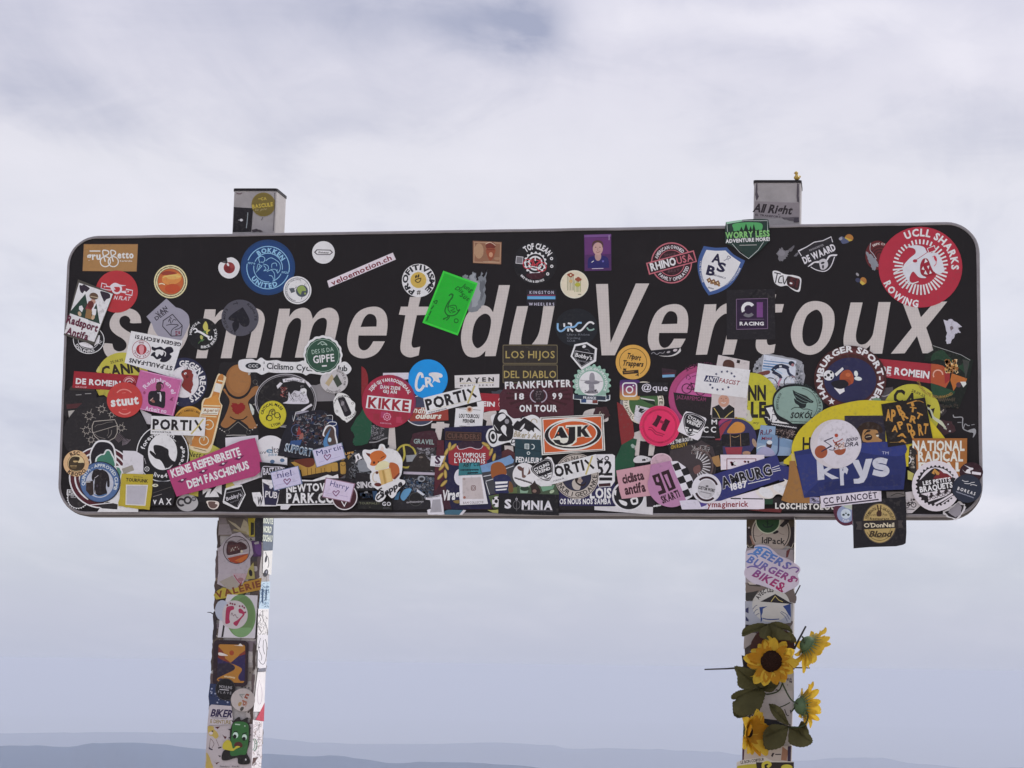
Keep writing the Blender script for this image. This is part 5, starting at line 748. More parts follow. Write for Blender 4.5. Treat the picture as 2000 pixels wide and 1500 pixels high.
po('dcdade', FX, 1); po('b5622e', "830 170 920 110 1040 100 1110 150 1150 210 1100 280 1000 330 960 380 900 400 830 380 850 300 820 230", 1); po('5e2a1e', "740 140 830 160 820 230 770 190"); po('c8bcb6', "1020 90 1060 10 1100 60 1090 110"); po('a85a30', "1210 340 1300 340 1380 400 1405 520 1360 600 1280 660 1230 560 1200 440", 1); di('4c2018', 905, 335, 24, 26); li('4c2018', 14, "1035 260 1070 230 1110 215"); di('2c1c18', 993, 325, 14, 18); po('6a2f28', "1290 640 1390 540 1400 570 1320 660", 1); po('dcc9a0', "930 420 1000 330 1100 300 1200 340 1180 420 1060 470 940 480", 1); po('c4a468', "985 490 1220 440 1275 690 1050 775"); po('a8894c', "1060 490 1095 480 1150 740 1110 755"); po('d2b47a', "1110 480 1200 455 1250 690 1170 730"); ri('c0b6a4', 935, 620, 55, 22, 60, 290, ry=95); di('5c3020', 962, 530, 30); di('5c2a24', 980, 765, 70, 36, -5); di('e4e2e8', 1290, 200, 110, 110); tx('1e1b20', 'Seppe', 1235, 850, 500, 110, 31, 'I', .02); li('1e1b20', 26, "1060 830 1000 870 1080 910 1060 990 980 1060 960 1010 1010 950")
N('e', 'navy and maroon football crest with gold laurel'); po('3a1c28', "300 330 520 250 1100 200 1650 300 1660 600 1400 1250 280 1250 270 900"); vw('e'); po('1e1c3a', "480 -350 1560 -400 1600 200 1380 1240 620 1250 500 800"); po('4e2029', "340 -100 470 -100 480 600 300 900 290 500"); 
vw('T'); po('32202e', "740 1250 860 1210 1000 1215 1200 1240 1240 1380 980 1340 740 1380"); vw('e'); po('8a2b33', "570 100 740 0 780 80 980 40 1180 80 1240 0 1400 120 1370 250 1300 300 1250 385 640 385 560 260", 1, (0, 8)); li('d0c6cc', 10, "725 0 760 70 850 70 985 35 1100 70 1190 60 1235 0"); tx('dcd4d4', 'OLYMPIQUE', 975, 190, 610, 88, -1, 'b', .1); tx('dcd4d4', 'LYONNAIS', 975, 300, 600, 92, -1, 'b', .1)
for q in ((520, 130, 40), (580, 20, 20), (470, 260, 30), (430, 420, 55), (520, 400, -10), (400, 600, 55), (500, 560, 10), (470, 740, 60), (650, 30, 60)): di('8f7a3c', q[0], q[1], 34, 92, -q[2] + 15); di('b59a52', q[0], q[1], 20, 76, -q[2] + 15)
for q in ((1390, 130, 20), (1330, 20, -30), (1450, 230, 15), (1280, -20, -60)): di('8f7a3c', q[0], q[1], 34, 84, -q[2]); di('b59a52', q[0], q[1], 20, 70, -q[2])
di('c6c4cc', 790, 620, 120, 165); tx('d6d2d4', 'Virage', 640, 960, 400, 190, 4, 'I', .0)
po('7c6a3c', "660 1080 800 1070 760 1130 680 1120", 1)
N('e', 'white corner tag with a purple S'); po('cfcdd2', "220 200 490 205 400 420 200 400"); tx('3e1f38', 'S', 350, 280, 110, 150, -4, 'B'); tx('6a5a66', 'RIDE', 350, 390, 100, 30, -4, 'b')
N('T', 'dark brown bar with copper outlined capitals'); re('33241f', 850, 1120, 710, 175, -2); fr('5e4238', 850, 1120, 690, 155, 9, -2); tx('5e4238', 'CUI-RIDERS', 850, 1120, 630, 96, -2.5, 'b', .08)
N('e', 'street scene card with an orange bush and a football'); jag('6f90b4', "1165 395 1440 310 1760 190 1840 280 1820 400 1200 545", 8, 4, 5); po('3a3b40', "1190 530 1420 500 1850 330 1900 560 1880 900 1560 920 1380 960 1330 980 1240 600"); li('c6c8cc', 14, "1240 605 1420 570 1600 480 1830 400", 0); li('c6c8cc', 13, "1285 700 1480 640 1700 560", 0); li('c6c8cc', 13, "1290 720 1360 960"); po('4a5a38', "1340 990 1540 950 1540 1230 1430 1230"); po('57663e', "1700 850 1950 800 2000 930 1700 940"); di('cfcdd2', 1500, 1100, 90, 105); di(K, 1490, 1090, 34, 36); di(K, 1440, 1040, 20, 24); di(K, 1530, 1030, 16, 24); di(K, 1450, 1160, 24, 20)
po('8a4f28', "1390 400 1480 330 1590 330 1670 420 1690 560 1600 650 1500 670 1400 610", 1); po('23264a', "1440 620 1640 560 1780 660 1720 850 1730 930 1480 930 1470 760", 1); po(W, "1470 710 1720 700 1710 740 1475 760"); po(W, "1475 790 1720 770 1710 810 1480 830"); po(W, "1480 860 1700 840 1690 870 1490 885"); po('6a4a30', "1740 700 1810 760 1820 900 1740 900", 1)
N('e', 'teal card with pen scribble and black lines'); po('2f6a70', "765 340 1160 330 1220 560 755 590"); po('3a7f8a', "980 360 1150 350 1190 540 1000 560"); tx('10181c', 'ABY Col', 1010, 370, 330, 76, 3, 'i', .1); scr('12242a', 14, 790, 480, 1150, 475, 10, 40, 4); scr('12242a', 16, 930, 540, 1140, 530, 10, 26, 5)
N('e', 'white card with blank mottled panel and camera mark'); po('cdcbd1', "770 590 1215 570 1330 1140 780 1165"); po('b3aaa9', "830 630 1190 620 1250 1040 840 1050"); fr('6a4f4c', 1045, 830, 95, 100, 13, 2, 25); ri('6a4f4c', 1045, 830, 24, 10); tx('5a4c50', 'BAM COLLECTIF', 1045, 1115, 395, 46, 2, 'r', .12); di('9a8b88', 865, 655, 26); di('8f5c50', 872, 1015, 26)
N('e', 'white torn sheet folded over the bottom rim', minh=.003); jag('cbc9cf', "110 1020 420 955 440 1100 480 1350 160 1350 140 1260 220 1240 200 1070 110 1060", 6, 4, 13); po('98969c', "250 1060 400 1050 430 1300 200 1310 230 1180"); scr('6a686c', 10, 140, 1020, 390, 985, 12, 24, 5)
N('e', 'teal scrap on the bottom rim', name='torn_sticker', minh=.003); po('3d6173', "480 1280 560 1255 850 1260 770 1355 485 1350"); po('c4c2c8', "850 1258 905 1265 830 1355 770 1355")
N('e', 'yellow-green scrap on the bottom rim', name='torn_sticker', minh=.003); jag('9a9a56', "1320 1260 1530 1250 1530 1330 1420 1310", 6, 3, 2)
N('T', 'black and white cut-out of a bent racer with a target wheel'); po('d3d1d6', "1580 605 1680 610 1720 690 1820 770 1920 770 2000 760 2060 740 2200 700 2330 760 2380 860 2420 1000 2400 1300 1850 1310 1750 1240 1560 1290 1420 1330 1330 1240 1290 1120 1340 990 1430 940 1380 760 1440 690 1520 690", 1)
po('1b181c', "1480 700 1560 660 1630 655 1680 700 1760 760 1810 860 1800 900 1830 950 1790 1180 1560 1220 1540 1150 1600 1080 1500 1060 1430 900 1440 800", 1); po(W, "1560 700 1640 680 1680 740 1620 800 1560 830 1520 770", 1); po(W, "1580 960 1640 900 1690 950 1680 1060 1700 1120 1620 1050", 1); di('1b181c', 1425, 1130, 90, 140, 5); di('d3d1d6', 1430, 1125, 62, 104, 5); di('1b181c', 1428, 1125, 38, 60, 5); di('8a888c', 1700, 830, 44, 50); li(W, 10, "1450 900 1530 1010", 0)
vw('U'); po('1d1a1e', "20 930 100 820 150 830 240 760 280 780 430 880 540 990 560 1030 440 950 430 1040 380 1000 330 1030 230 970 180 1030 120 1010 60 1000", 1); po('d3d1d6', "190 930 250 870 220 960 150 1000", 1); ri('a8987a', 430, 840, 58, 14, 180, 380); tx('9a8f74', "Biker's Art", 310, 1100, 540, 110, -6, 'i', .04); li('1d1a1e', 26, "170 780 220 720"); tx('1d1a1e', 'D', 30, 1215, 90, 90, 0, 'i')
N('f', 'dark teal sheet with a fork and cup emblem'); po('233a42', "60 -130 560 -110 600 340 50 340"); fr('c0cac8', 290, 20, 90, 110, 14, 0, 12); ri('c0cac8', 390, 25, 46, 16, -100, 100); ri('c0cac8', 322, 150, 26, 14); tx('cfd6d4', 'PEDALEURS', 330, 285, 510, 100, -3, 'B', .05); 
for q in (270, 290, 310): li('c0cac8', 8, f"{q} -20 {q} 70", 0)
li('1a2a30', 10, "60 40 560 120", 0)
N('f', 'green and brown torn collage above the black label'); po('41503c', "100 760 560 780 850 760 920 960 100 960"); po('7d9a82', "150 800 350 780 300 930 160 930"); po('6c9378', "560 800 830 770 800 850 600 900"); po('2c2220', "350 700 480 760 560 900 520 950 400 950 370 850", 1); di('7a6258', 440, 890, 40, 34); di('a8b89a', 780, 900, 50, 30, 30); di('2a3a2c', 250, 840, 90, 50)
N('f', 'white round sticker with a brown and white cow head'); di('cfced2', 240, 575, 228, 235); po('5a3f3a', "190 450 240 430 320 430 360 540 290 580 250 630 200 620 190 520", 1); po('dcdade', "240 430 310 425 330 480 290 580 240 590 230 520", 1); di('5a3f3a', 160, 450, 62, 38, -35); di('6a5048', 232, 605, 40, 30); scr('2c2426', 16, 50, 630, 390, 740, 12, 32, 3)
N('f', 'navy sheet with white samba lines'); po('28244a', "920 830 2000 700 2080 1180 920 1180"); tx('d2d0d8', 'LOIS', 1730, 930, 420, 190, 0, 'B', .06); tx('d2d0d8', 'OS NOUS NOS SAMBA', 1430, 1092, 1000, 100, 0, 'B', .06); po('28244a', "920 830 1000 980 920 1100"); po(K, "920 1180 1610 1180 1620 1250 920 1260")
N('f', 'white rounded sticker with a big numeral and stripes'); po('cecdd2', "1640 175 1960 170 2010 200 2010 700 1940 800 1700 820 1640 700 1640 400"); tx('1b191c', '52', 1800, 440, 320, 280, 0, 'b', .04); ri('1b191c', 1850, 250, 36, 20); re('1b191c', 1830, 560, 250, 34); re('1b191c', 1830, 655, 250, 60); re('3a2024', 1810, 770, 230, 60, 4); li('1b191c', 24, "1660 250 1720 300 1780 250")
N('f', 'round cream badge ringed with black German words'); di('b0a89f', 1260, 600, 435, 445); ri('2a2628', 1260, 600, 415, 12, ry=425); di('2a2628', 1260, 600, 292, 292); di('2b2b40', 1260, 600, 280, 280); po('b0a89f', "1180 700 1340 590 1340 800 1300 870 1200 840", 1); po('2a1e1c', "1230 650 1300 640 1280 720 1390 760 1450 700 1420 780 1330 790 1250 730", 1); ta('26221f', 'NUR 1 GEDANKE', 1260, 600, 355, 155, -3, 84, 'b', .08); ta('4a4540', 'UND NACHTS', 1260, 600, 355, -150, -35, 84, 'b', .08); di('9a8a80', 1330, 690, 50, 40)
N('U', 'orange rectangle with bold oval monogram'); OR = 'b9572c'; vw('U'); po('dccfc8', "550 750 1785 690 1820 1400 582 1490"); po('4b3a38', "575 760 1765 705 1798 1395 605 1470"); po('ddd0c8', "590 775 1752 718 1785 1382 618 1458"); po(OR, "610 800 1738 735 1765 1368 640 1440"); di('ddd0c8', 1188, 1085, 565, 315, 3); di('1e191b', 1188, 1085, 562 * 0.985, 275, 3); di('ddd0c8', 1188, 1070, 478, 262, 3); di(OR, 1188, 1068, 455, 240, 3)
AJ = "930 935 1000 935 1090 1130 1100 1150 1090 950 1060 950 1070 905 1520 885 1440 960 1540 1130 1430 1145 1270 1130 1250 1210 1150 1300 1000 1310 860 1280 790 1180 830 1130"
po('e4cfc2', "905 925 1000 925 1105 1120 1105 970 1045 960 1050 905 1380 895 1400 905 1530 885 1455 960 1565 1140 1440 1150 1395 1125 1270 1150 1262 1230 1150 1310 1000 1325 850 1285 778 1180 820 1150")
po('1b171a', "930 945 975 940 1095 1150 960 1155 930 1115 880 1120 850 1150 820 1155"); po('1b171a', "1065 940 1235 935 1235 1190 1180 1260 1060 1300 940 1295 840 1250 800 1190 930 1190 950 1240 1010 1262 1075 1240 1100 1190 1110 960 1065 955"); po('1b171a', "1275 930 1355 925 1355 990 1440 905 1500 905 1420 990 1520 1135 1420 1135 1350 1040 1350 1130 1275 1132"); di(OR, 905, 1062, 14, 22)
N('f', 'white strip with bold black capitals and gold stroke low in the middle'); po('d4d3d8', "850 380 1640 170 1690 520 830 750 600 800 640 740 820 640"); tx('1d191c', 'ORTI', 1110, 450, 590, 200, 14, 'B', .08); li('1d191c', 42, "1420 285 1600 450", 0); li('b3a66a', 32, "1570 205 1500 400 1440 570", 0); tx('55515a', 'WWW.PORTIX.FR', 840, 690, 370, 30, 15, 'b')
N('f', 'white lozenge sticker with winged wheel shield beside the cow'); po('d0ced6', "700 220 770 240 830 380 830 640 770 790 560 800 470 740 350 480 370 440"); po('1b191e', "640 265 735 275 790 360 800 500 780 620 720 690 600 670 440 560 370 450 480 350", 1); li('d0ced6', 6, "640 285 725 290 775 370 780 610 715 672 600 652 450 545 395 450 500 355 640 285"); tx('d8d6de', 'CYCLING', 575, 420, 320, 60, 24, 'B', .04); tx('d8d6de', 'VREND', 605, 490, 300, 56, 20, 'B', .04); po('d2d0d8', "520 620 780 520 770 610 715 670 600 650"); di('1b191e', 655, 590, 44); di('d2d0d8', 655, 590, 20); li('1b191e', 12, "560 620 610 600"); li('1b191e', 12, "700 580 770 555"); po('1b191e', "640 650 700 640 760 600 710 665")
N('e', 'black label with wide white capitals across the bottom rim', minh=.004); po('17161a', "1545 930 2700 960 2715 1370 1530 1330"); tx('cbcacf', 'S', 1720, 1140, 130, 165, 0, 'B'); ri('5f5d60', 1890, 1160, 68, 12, ry=82); li('5f5d60', 10, "1890 1000 1890 1280", 0); ri('a4a2a6', 1890, 1050, 18, 9); vw('f'); tx('cbcacf', 'MNIA', 490, 1165, 600, 165, -1, 'B', .1); scr('77757a', 7, 190, 1262, 795, 1280, 5, 60, 5)
N('g', 'white sheet crossing the rim with an outlined crest', minh=.003); po('c2c0c2', "-190 1190 200 1190 820 950 830 1200 955 1200 950 1355 300 1300 -190 1260"); di('c4c3c6', 480, 980, 330, 300); di('17161a', 480, 980, 290, 268); ri(W, 480, 980, 300, 9, ry=282); po(W, "520 1040 640 1010 660 1130 560 1160 520 1100", 1); po('17161a', "550 1060 620 1045 630 1110 565 1125"); po(W, "290 1060 440 1110 430 1180 330 1140", 1); po(W, "200 880 240 870 230 980 200 960")
N('g', 'dark red square strip left of the pink card', name='torn_sticker'); po('241c22', "830 640 960 700 1000 1160 940 1200 830 1180"); scr('d0ced2', 14, 960, 1190, 1110, 1165, 16, 14, 4)
N('g', 'mottled white fish-like scrap', name='torn_sticker'); po('bfbdbe', "570 280 640 210 760 200 930 260 860 320 620 340", 1); speck([K], 700, 230, 880, 320, 5, 12, 28, 3)
N('g', 'pale pink disc half hidden behind the stripes'); di('b89aa4', 1120, 330, 215, 180); ri('c8b2ba', 1120, 330, 200, 16, ry=168)
N('g', 'pink paper card with dark lower-case letters'); po('b98d96', "235 490 1000 350 1100 960 345 1045 300 900"); tx('3a1f26', 'ciclista', 560, 615, 430, 175, 12, 'B', .01); tx('3a1f26', 'antifa', 600, 835, 410, 185, 10, 'B', .01)
N('V', 'chequered bicycle and chain photo sticker'); po('3a3234', "1280 1500 1290 1400 1650 1330 1900 1200 2120 1330 2200 1600 2150 2000 1700 2000 1400 1650"); vw('g'); ri('5c4c48', 1720, 340, 250, 36, 180, 350); ri('cfcac4', 1720, 350, 230, 22, 200, 290); po('5a3230', "1560 260 1700 200 1820 250 1800 320 1600 340", 1); po('64728c', "1610 400 1850 340 1870 420 1740 450 1680 490", 1); vw('h'); di('3b3335', -60, 380, 400, 400); 
for q in range(12):
    a_ = R(-80 + q * 14); li('b9b7b8', 22, f"{-20 + 150 * math.cos(a_):.0f} {400 + 150 * math.sin(a_):.0f} {-20 + 300 * math.cos(a_):.0f} {400 + 300 * math.sin(a_):.0f}", 0)
ri('5a4a48', -20, 400, 340, 30, -90, 60); ri('2b2525', -20, 400, 375, 26, -90, 60); doodle(['b4b0ae', '6a4a44', '8a8684'], -100, 0, 260, 170, 26, 60, 9, 4); po('6a4a46', "-60 440 60 380 80 500 -20 560", 1)
N('g', 'black and white chequered flag sticker'); po('cbc9cf', "1300 310 1430 305 1590 420 1720 640 1760 800 1720 1000 1590 1080 1480 800")
for q in ((1425, 415), (1595, 510), (1520, 670), (1690, 760), (1615, 930)): po(K, f"{q[0] - 95} {q[1] - 35} {q[0] + 25} {q[1] - 85} {q[0] + 85} {q[1] + 45} {q[0] - 40} {q[1] + 85}")
N('g', 'tall pink oval sticker with big dark numerals'); po('a8789a', "880 610 910 380 1290 300 1600 1070 1500 1160 1350 1205 1200 1190 1040 1120 900 960 850 760", 1, (1, 2, 3)); 
po('2b141c', "932 590 1075 540 1215 920 1075 970 1048 905 1130 870 1100 790 1005 775"); po('a8789a', "1010 625 1045 610 1078 705 1050 722 1020 700"); po('2b141c', "1108 525 1260 468 1405 835 1262 898"); po('a8789a', "1165 580 1225 555 1320 815 1285 835"); tx('2b141c', 'SKARTI', 1290, 1000, 370, 140, 22, 'B', .04)
N('h', 'torn tan scraps behind the wheel', name='torn_sticker'); po('987448', "300 230 440 190 480 400 400 420 330 340"); 
N('h', 'white card with red framed scribble'); po('cfc6cc', "470 180 1330 182 1325 400 480 480"); fr('6e2530', 880, 420, 580, 330, 14); speck(['6e2530'], 640, 280, 800, 420, 9, 22, 40, 5); speck(['6e2530'], 860, 290, 1080, 350, 5, 18, 30, 6); di('d8d0d4', 765, 350, 40, 34)
N('h', 'purple tinted white tile at the lower edge'); po('c6c2ce', "-330 1080 -100 1060 400 1080 400 1240 -280 1250"); po('4a3c80', "60 1110 220 1130 190 1170 95 1205")
N('h', 'white strip with dark red serif name'); po('cfc8cf', "660 1020 1180 870 1330 1050 1325 1240 240 1250 230 1180 480 1070"); re('cfc8cf', 790, 1150, 1080, 180, -1); tx('7e2e34', 'ymaginerick', 615, 1145, 800, 110, 1, 'b', .06); li(K, 24, "670 1035 870 1040", 0); li(K, 20, "900 1038 1300 1045", 0)
N('h', 'white and black torn lettering strip at the rim', minh=.002); po('1f1a1c', "1420 1060 1600 1000 2600 1180 2780 1180 2760 1300 1650 1270"); tx('d2ccc6', 'LOSCHISTOLOGY', 2190, 1190, 1300, 110, -1, 'B', .1); po('1f3a28', "1335 1050 1500 1050 1490 1150 1340 1150"); po('5c2526', "1000 1260 1400 1235 1680 1240 1650 1310 1300 1290")
N('h', 'blue sheet scrap above the strip', name='torn_sticker'); po('1e2238', "1600 400 1840 420 1830 660 1700 650 1620 480"); po('8a8e96', "1620 330 1780 300 1770 390 1640 400")
N('h', 'long royal blue bar with black and white city name'); RB = '2c2f66'; po(RB, "-60 690 1570 180 1640 380 1760 620 480 1080 60 1110 -40 900"); po(RB, "1640 380 1820 420 1800 660 1620 700"); tx('c9c8d8', 'AMBURG', 975, 600, 1010, 205, 16, 'X', .085); tx('1b191e', 'AMBURG', 975, 600, 1010, 205, 16, 'B', .085); tx('cfcedc', '1887', 830, 780, 330, 125, 12, 'B', .05); li('cfcedc', 12, "1480 440 1620 390", 0); li('cfcedc', 12, "1480 480 1635 440", 0); li('cfcedc', 12, "1490 515 1650 480", 0); li('cfcedc', 14, "1010 750 1440 650", 0)
N('h', 'thick white pearly cloud-like cut-out'); CL = 'cfc9c2'; po(CL, "1165 880 1500 770 1720 700 1700 650 1800 680 1920 640 2000 680 2080 640 2200 700 2300 900 2300 1010 2100 1040 1840 1070 1720 1020 1640 960 1560 960 1480 1030 1350 1040 1240 1000", 1); di('ded9d0', 1360, 920, 150, 90, -25); di('ded9d0', 1640, 850, 150, 80, -25); li('dfdad4', 30, "1760 720 1850 840 1960 850"); li('e4e0da', 24, "1960 700 2080 760 2140 850"); di('bdb6ae', 1850, 900, 60, 30, -20); di('dedad2', 1880, 960, 34, 20); di('d6d0c8', 2150, 950, 60, 30)
N('h', 'white crown-cap disc with black arcs'); di('c9c7cc', 200, 840, 290, 290); ri('2c1820', 200, 850, 215, 42, -130, -20, ry=225); ri('2c1820', 200, 850, 215, 42, 50, 160, ry=225); di('b3b1b4', 200, 850, 175, 185); tx('1d191c', 'CUSTOM WORK', 200, 850, 330, 60, -12, 'B', .03); scr('6a686c', 8, 80, 900, 300, 950, 8, 26, 4); di('1d191c', 210, 795, 30, 14)
# -- right end
N('O', 'dark red bar with white capitals toward the right rim'); po('962b36', "490 668 1420 760 1400 1050 1350 1015 960 960 468 898"); tx(W, 'DE ROMEIN', 845, 845, 650, 90, -7, 'B', .07); tx('d0a0a4', 'GROUP', 592, 885, 160, 24, -3, 'b', .12)
N('N', 'maroon and navy round club badge with a football'); di('3e1f1e', 2005, 1170, 590, 545); ri('54292a', 2005, 1170, 500, 90, ry=455); di('262647', 2005, 1190, 425, 370); ta(W, 'HAMBURGER SPORT-VEREIN', 2005, 1180, 500, -217, 75, 96, 'B', .07); vw('O'); po('9a4a2a', "50 830 130 820 180 900 170 990 90 1010 20 1000 0 900", 1); di('8a3f26', 90, 980, 60, 46); di('b0603a', 110, 880, 34, 26); di('c8d0cc', 213, 865, 26, 40, 10); di('c8d0cc', 240, 930, 50, 26, -8); vw('N'); di('d6d5dc', 1655, 1110, 88, 84); di(K, 1650, 1105, 26); di(K, 1600, 1135, 18); di(K, 1695, 1062, 20); di(K, 1700, 1150, 18); po('cfd0d2', "1750 1085 1880 975 1900 1010 1780 1125"); po('cfced6', "1740 1310 1900 1290 1915 1370 1835 1420"); po('1b1820', "1700 1220 1900 1180 1980 1260 1860 1330 1740 1300", 1); vw('X'); star(W, 840, 440, 72)
N('O', 'small green cap shape peeking out'); di('6f8c74', 480, 1210, 60, 30); 
N('O', 'lime disc with black capitals under the dark cards'); di('b0ab3c', 935, 1370, 375, 370); tx('1f1b14', 'CA', 850, 1180, 300, 170, -16, 'B', .1); po('1f1b14', "1140 1260 1190 1275 1150 1340 1240 1310 1215 1400 1130 1330"); tx('4a4420', '28.09.25', 1025, 1120, 190, 34, -25, 'b')
N('O', 'clear green and orange pastry-shop sticker'); po('141a15', "1200 500 1330 540 1690 660 1740 690 1700 900 1640 1100 1560 1300 1480 1320 1300 1230 1240 1180 1190 1010 1195 960 1195 720 1100 700 1110 620 1220 560"); po('203a28', "1220 600 1340 560 1420 640 1560 760 1640 680 1690 740 1640 860 1560 800 1300 680 1190 700", 1); po('20402c', "1190 1000 1200 990 1400 1060 1500 1100 1420 1170 1240 1180 1190 1060", 1); po('a04c2e', "1190 735 1280 745 1340 760 1440 830 1430 960 1380 1050 1300 1020 1185 985"); po('8e2b2c', "1360 800 1440 830 1430 950 1370 1000"); speck(['d2b48a', 'c09455', '8a5a30'], 1350, 660, 1560, 880, 22, 14, 34, 5); po('a8622c', "1460 860 1660 930 1640 980 1540 1000 1480 1090 1470 1040 1440 950"); ri('d0a08c', 1280, 880, 62, 16, 150, 360); po('c8ccc6', "1570 970 1640 970 1650 1000 1610 1045 1590 1010"); di('4a3440', 1550, 1010, 34); ta('8e6f3a', 'SPECHALITE GOURMAND', 1300, 880, 290, 165, 55, 34, 'b')
li('a8aaa8', 5, "1215 500 1580 620 1700 690", 0); po('3a3c38', "1600 680 1690 700 1660 850 1640 940"); scr('4a4234', 12, 1280, 1210, 1500, 1200, 24, 18, 4); speck(['2a2c28', '3a342c'], 1300, 1230, 1560, 1330, 14, 10, 22, 5)
N('Y', 'thin torn white curls near the right rim', name='torn_sticker'); li('8f9092', 20, "1420 700 1440 750 1590 750 1600 840 1600 920 1620 980 1700 1020 1760 1040"); po('8f9092', "1700 1010 1840 970 1860 1060 1800 1150 1810 1060 1740 1040", 1); li('8f9092', 14, "1620 960 1650 880 1700 910 1740 910"); li('8f9092', 10, "1770 900 1835 890"); li('77787a', 16, "1500 850 1580 850")
N('X', 'very large yellow ellipse sticker'); YE = 'bbab28'; po(YE, "60 1450 80 1250 200 1020 400 820 700 600 1000 500 1400 420 1800 425 2200 460 2600 640 2850 900 3050 1150 3160 1330 3100 1600 2800 1700 100 1700", 1); tx('211c14', 'H', 355, 1270, 160, 260, -1, 'b'); 
vw('i'); po('b9a76a', "50 150 60 300 130 300 110 180")
N('X', 'dark square with a dark-haired face partly hidden'); po('26222f', "1095 720 1880 715 1900 1240 1420 1250 1095 1000"); po('2b1d14', "1330 1000 1450 870 1620 840 1780 900 1840 1010 1800 1060 1700 1000 1460 1000 1440 1160 1380 1080", 1); po('9c7548', "1460 1010 1560 990 1720 1000 1760 1080 1760 1150 1820 1190 1790 1230 1460 1225", 1); di('2a1a1a', 1560, 1140, 76, 62); li('c8b89a', 9, "1510 1140 1610 1120"); po('1d140f', "1480 1070 1540 1000 1600 1000 1590 1030 1520 1050 1490 1090", 1); po('1d140f', "1700 1070 1760 1060 1750 1090 1700 1090"); di('c8c6b8', 1740, 1110, 28, 18)
N('i', 'brown paper scraps beneath the blue banner', name='torn_sticker', minh=0); po('8e6638', "20 300 130 300 220 640 300 1000 620 1010 600 1130 0 1120 -140 1070 0 640"); po('b8b49c', "1020 1160 1250 1150 1250 1230 1100 1220"); re('8a86a0', 510, 1070, 190, 120, 0); speck(['b8b4c4', '5a566c'], 420, 1010, 610, 1120, 14, 10, 22, 3)
N('i', 'royal blue cloth banner with large silver letters'); B2 = '222a5c'; po(B2, "105 120 430 60 1000 0 1900 -60 2250 -80 2300 400 2250 860 1500 890 900 960 305 1025 200 560"); po('29326a', "140 200 500 150 700 600 300 980 230 600"); po('1e2554', "700 720 1500 640 2200 560 2200 780 1400 800 700 900"); po('2a3470', "1200 -20 2200 -60 2220 200 1500 150", 1)
po('b9bbc4', "550 290 660 280 690 470 850 380 960 370 740 520 990 640 850 660 700 560 700 665 570 680"); tx('b9bbc4', 'r', 1085, 515, 170, 470, 3, 'B'); 
po('b9bbc4', "1230 290 1370 280 1450 490 1510 265 1640 255 1530 620 1470 720 1380 745 1280 745 1270 655 1360 650 1400 620"); li('b9bbc4', 110, "1925 320 1800 290 1705 320 1720 400 1880 440 1915 510 1830 560 1650 520"); tx('a9acc0', 'TM', 1890, 145, 130, 56, -3, 'r'); 

N('X', 'white disc with a brown and black cycling figure'); di('bfb9bb', 925, 1270, 500, 480); di('c4c0c6', 990, 1270, 425, 460); vw('i'); di('8e4a30', 637, 125, 125, 128); di('8e4a30', 1000, 75, 120, 115); vw('X'); di('c4c0c6', 1000, 1280, 130, 100); di('a23c26', 935, 1105, 36, 36); li('2c2840', 20, "870 1145 700 1215 840 1310 640 1420", 0); li('8e3a2c', 20, "870 1190 900 1250 980 1220 1060 1170", 0); tx('3a3648', '1000', 1240, 1180, 220, 62, 8, 'i', .05); tx('2c2838', 'DRA', 1240, 1275, 270, 80, 5, 'i', .05); speck(['7a3e38', '9a5a4a', 'c8b8b0'], 890, 1220, 1120, 1400, 14, 12, 30, 6); li('2c2840', 14, "790 1380 880 1390 900 1330"); li('d6d0d4', 12, "890 1390 1000 1360 1110 1350", 1)
N('Y', 'black square with orange warped repeated lettering'); po('1c1613', "10 495 865 360 1025 1200 145 1335"); OG = 'b5843c'
for q in (('A', 150, 705, 100, 210, 0), ('P', 250, 715, 90, 220, 0), ('R', 385, 600, 110, 190, 22), ('T', 620, 490, 200, 90, 18), ('T', 630, 600, 130, 90, -8), ('R', 460, 720, 120, 150, 25), ('T', 750, 725, 120, 110, -25), ('R', 640, 790, 130, 130, -15), ('P', 390, 900, 110, 140, 20), ('A', 280, 970, 120, 120, -5), ('D', 570, 950, 100, 160, 12), ('A', 420, 1100, 190, 70, -10), ('P', 640, 1090, 100, 200, 22), ('R', 780, 990, 90, 210, 6), ('T', 880, 970, 90, 190, -5), ('A', 430, 1215, 160, 60, -6)): tx(OG, q[0], q[1], q[2], q[3], q[4], q[5], 'B')
li('8a6a3a', 9, "180 1240 330 1235 400 1210"); li('b5843c', 9, "640 440 760 430 840 465")
N('Y', 'white torn curl over the yellow ellipse', name='torn_sticker'); po('b9bca4', "915 540 1000 620 1050 740 1200 830 1290 1000 1180 900 1010 770 990 690 930 610", 1); po(K, "920 620 960 610 1010 760 980 750", 1)
N('Y', 'dark photo sliver with white cyclist'); po('2a2624', "560 1320 690 1260 700 1500 760 1800 640 1900 540 1700"); vw('j'); speck(['6a645c', '9a9488'], 500, 40, 620, 440, 14, 10, 26, 6); li(W, 16, "500 190 540 230 530 290 500 320", 1); li(W, 12, "540 240 590 245"); po('a8a45a', "480 440 590 500 560 620 480 600")
N('Y', 'orange-brown card with stacked white capitals'); po('96602f', "620 1240 620 1160 1690 1160 1680 2100 720 2100 690 1500"); tx('d8d0c4', 'NATIONAL', 1130, 1305, 1020, 185, 0, 'B', .05); tx('d8d0c4', 'RADICAL', 1170, 1510, 880, 185, 0, 'B', .05); po('2a2624', "600 1330 700 1390 720 1480 600 1480"); vw('j'); tx('d8d0c4', 'FINAL', 1070, 380, 800, 150, 0, 'B', .05)
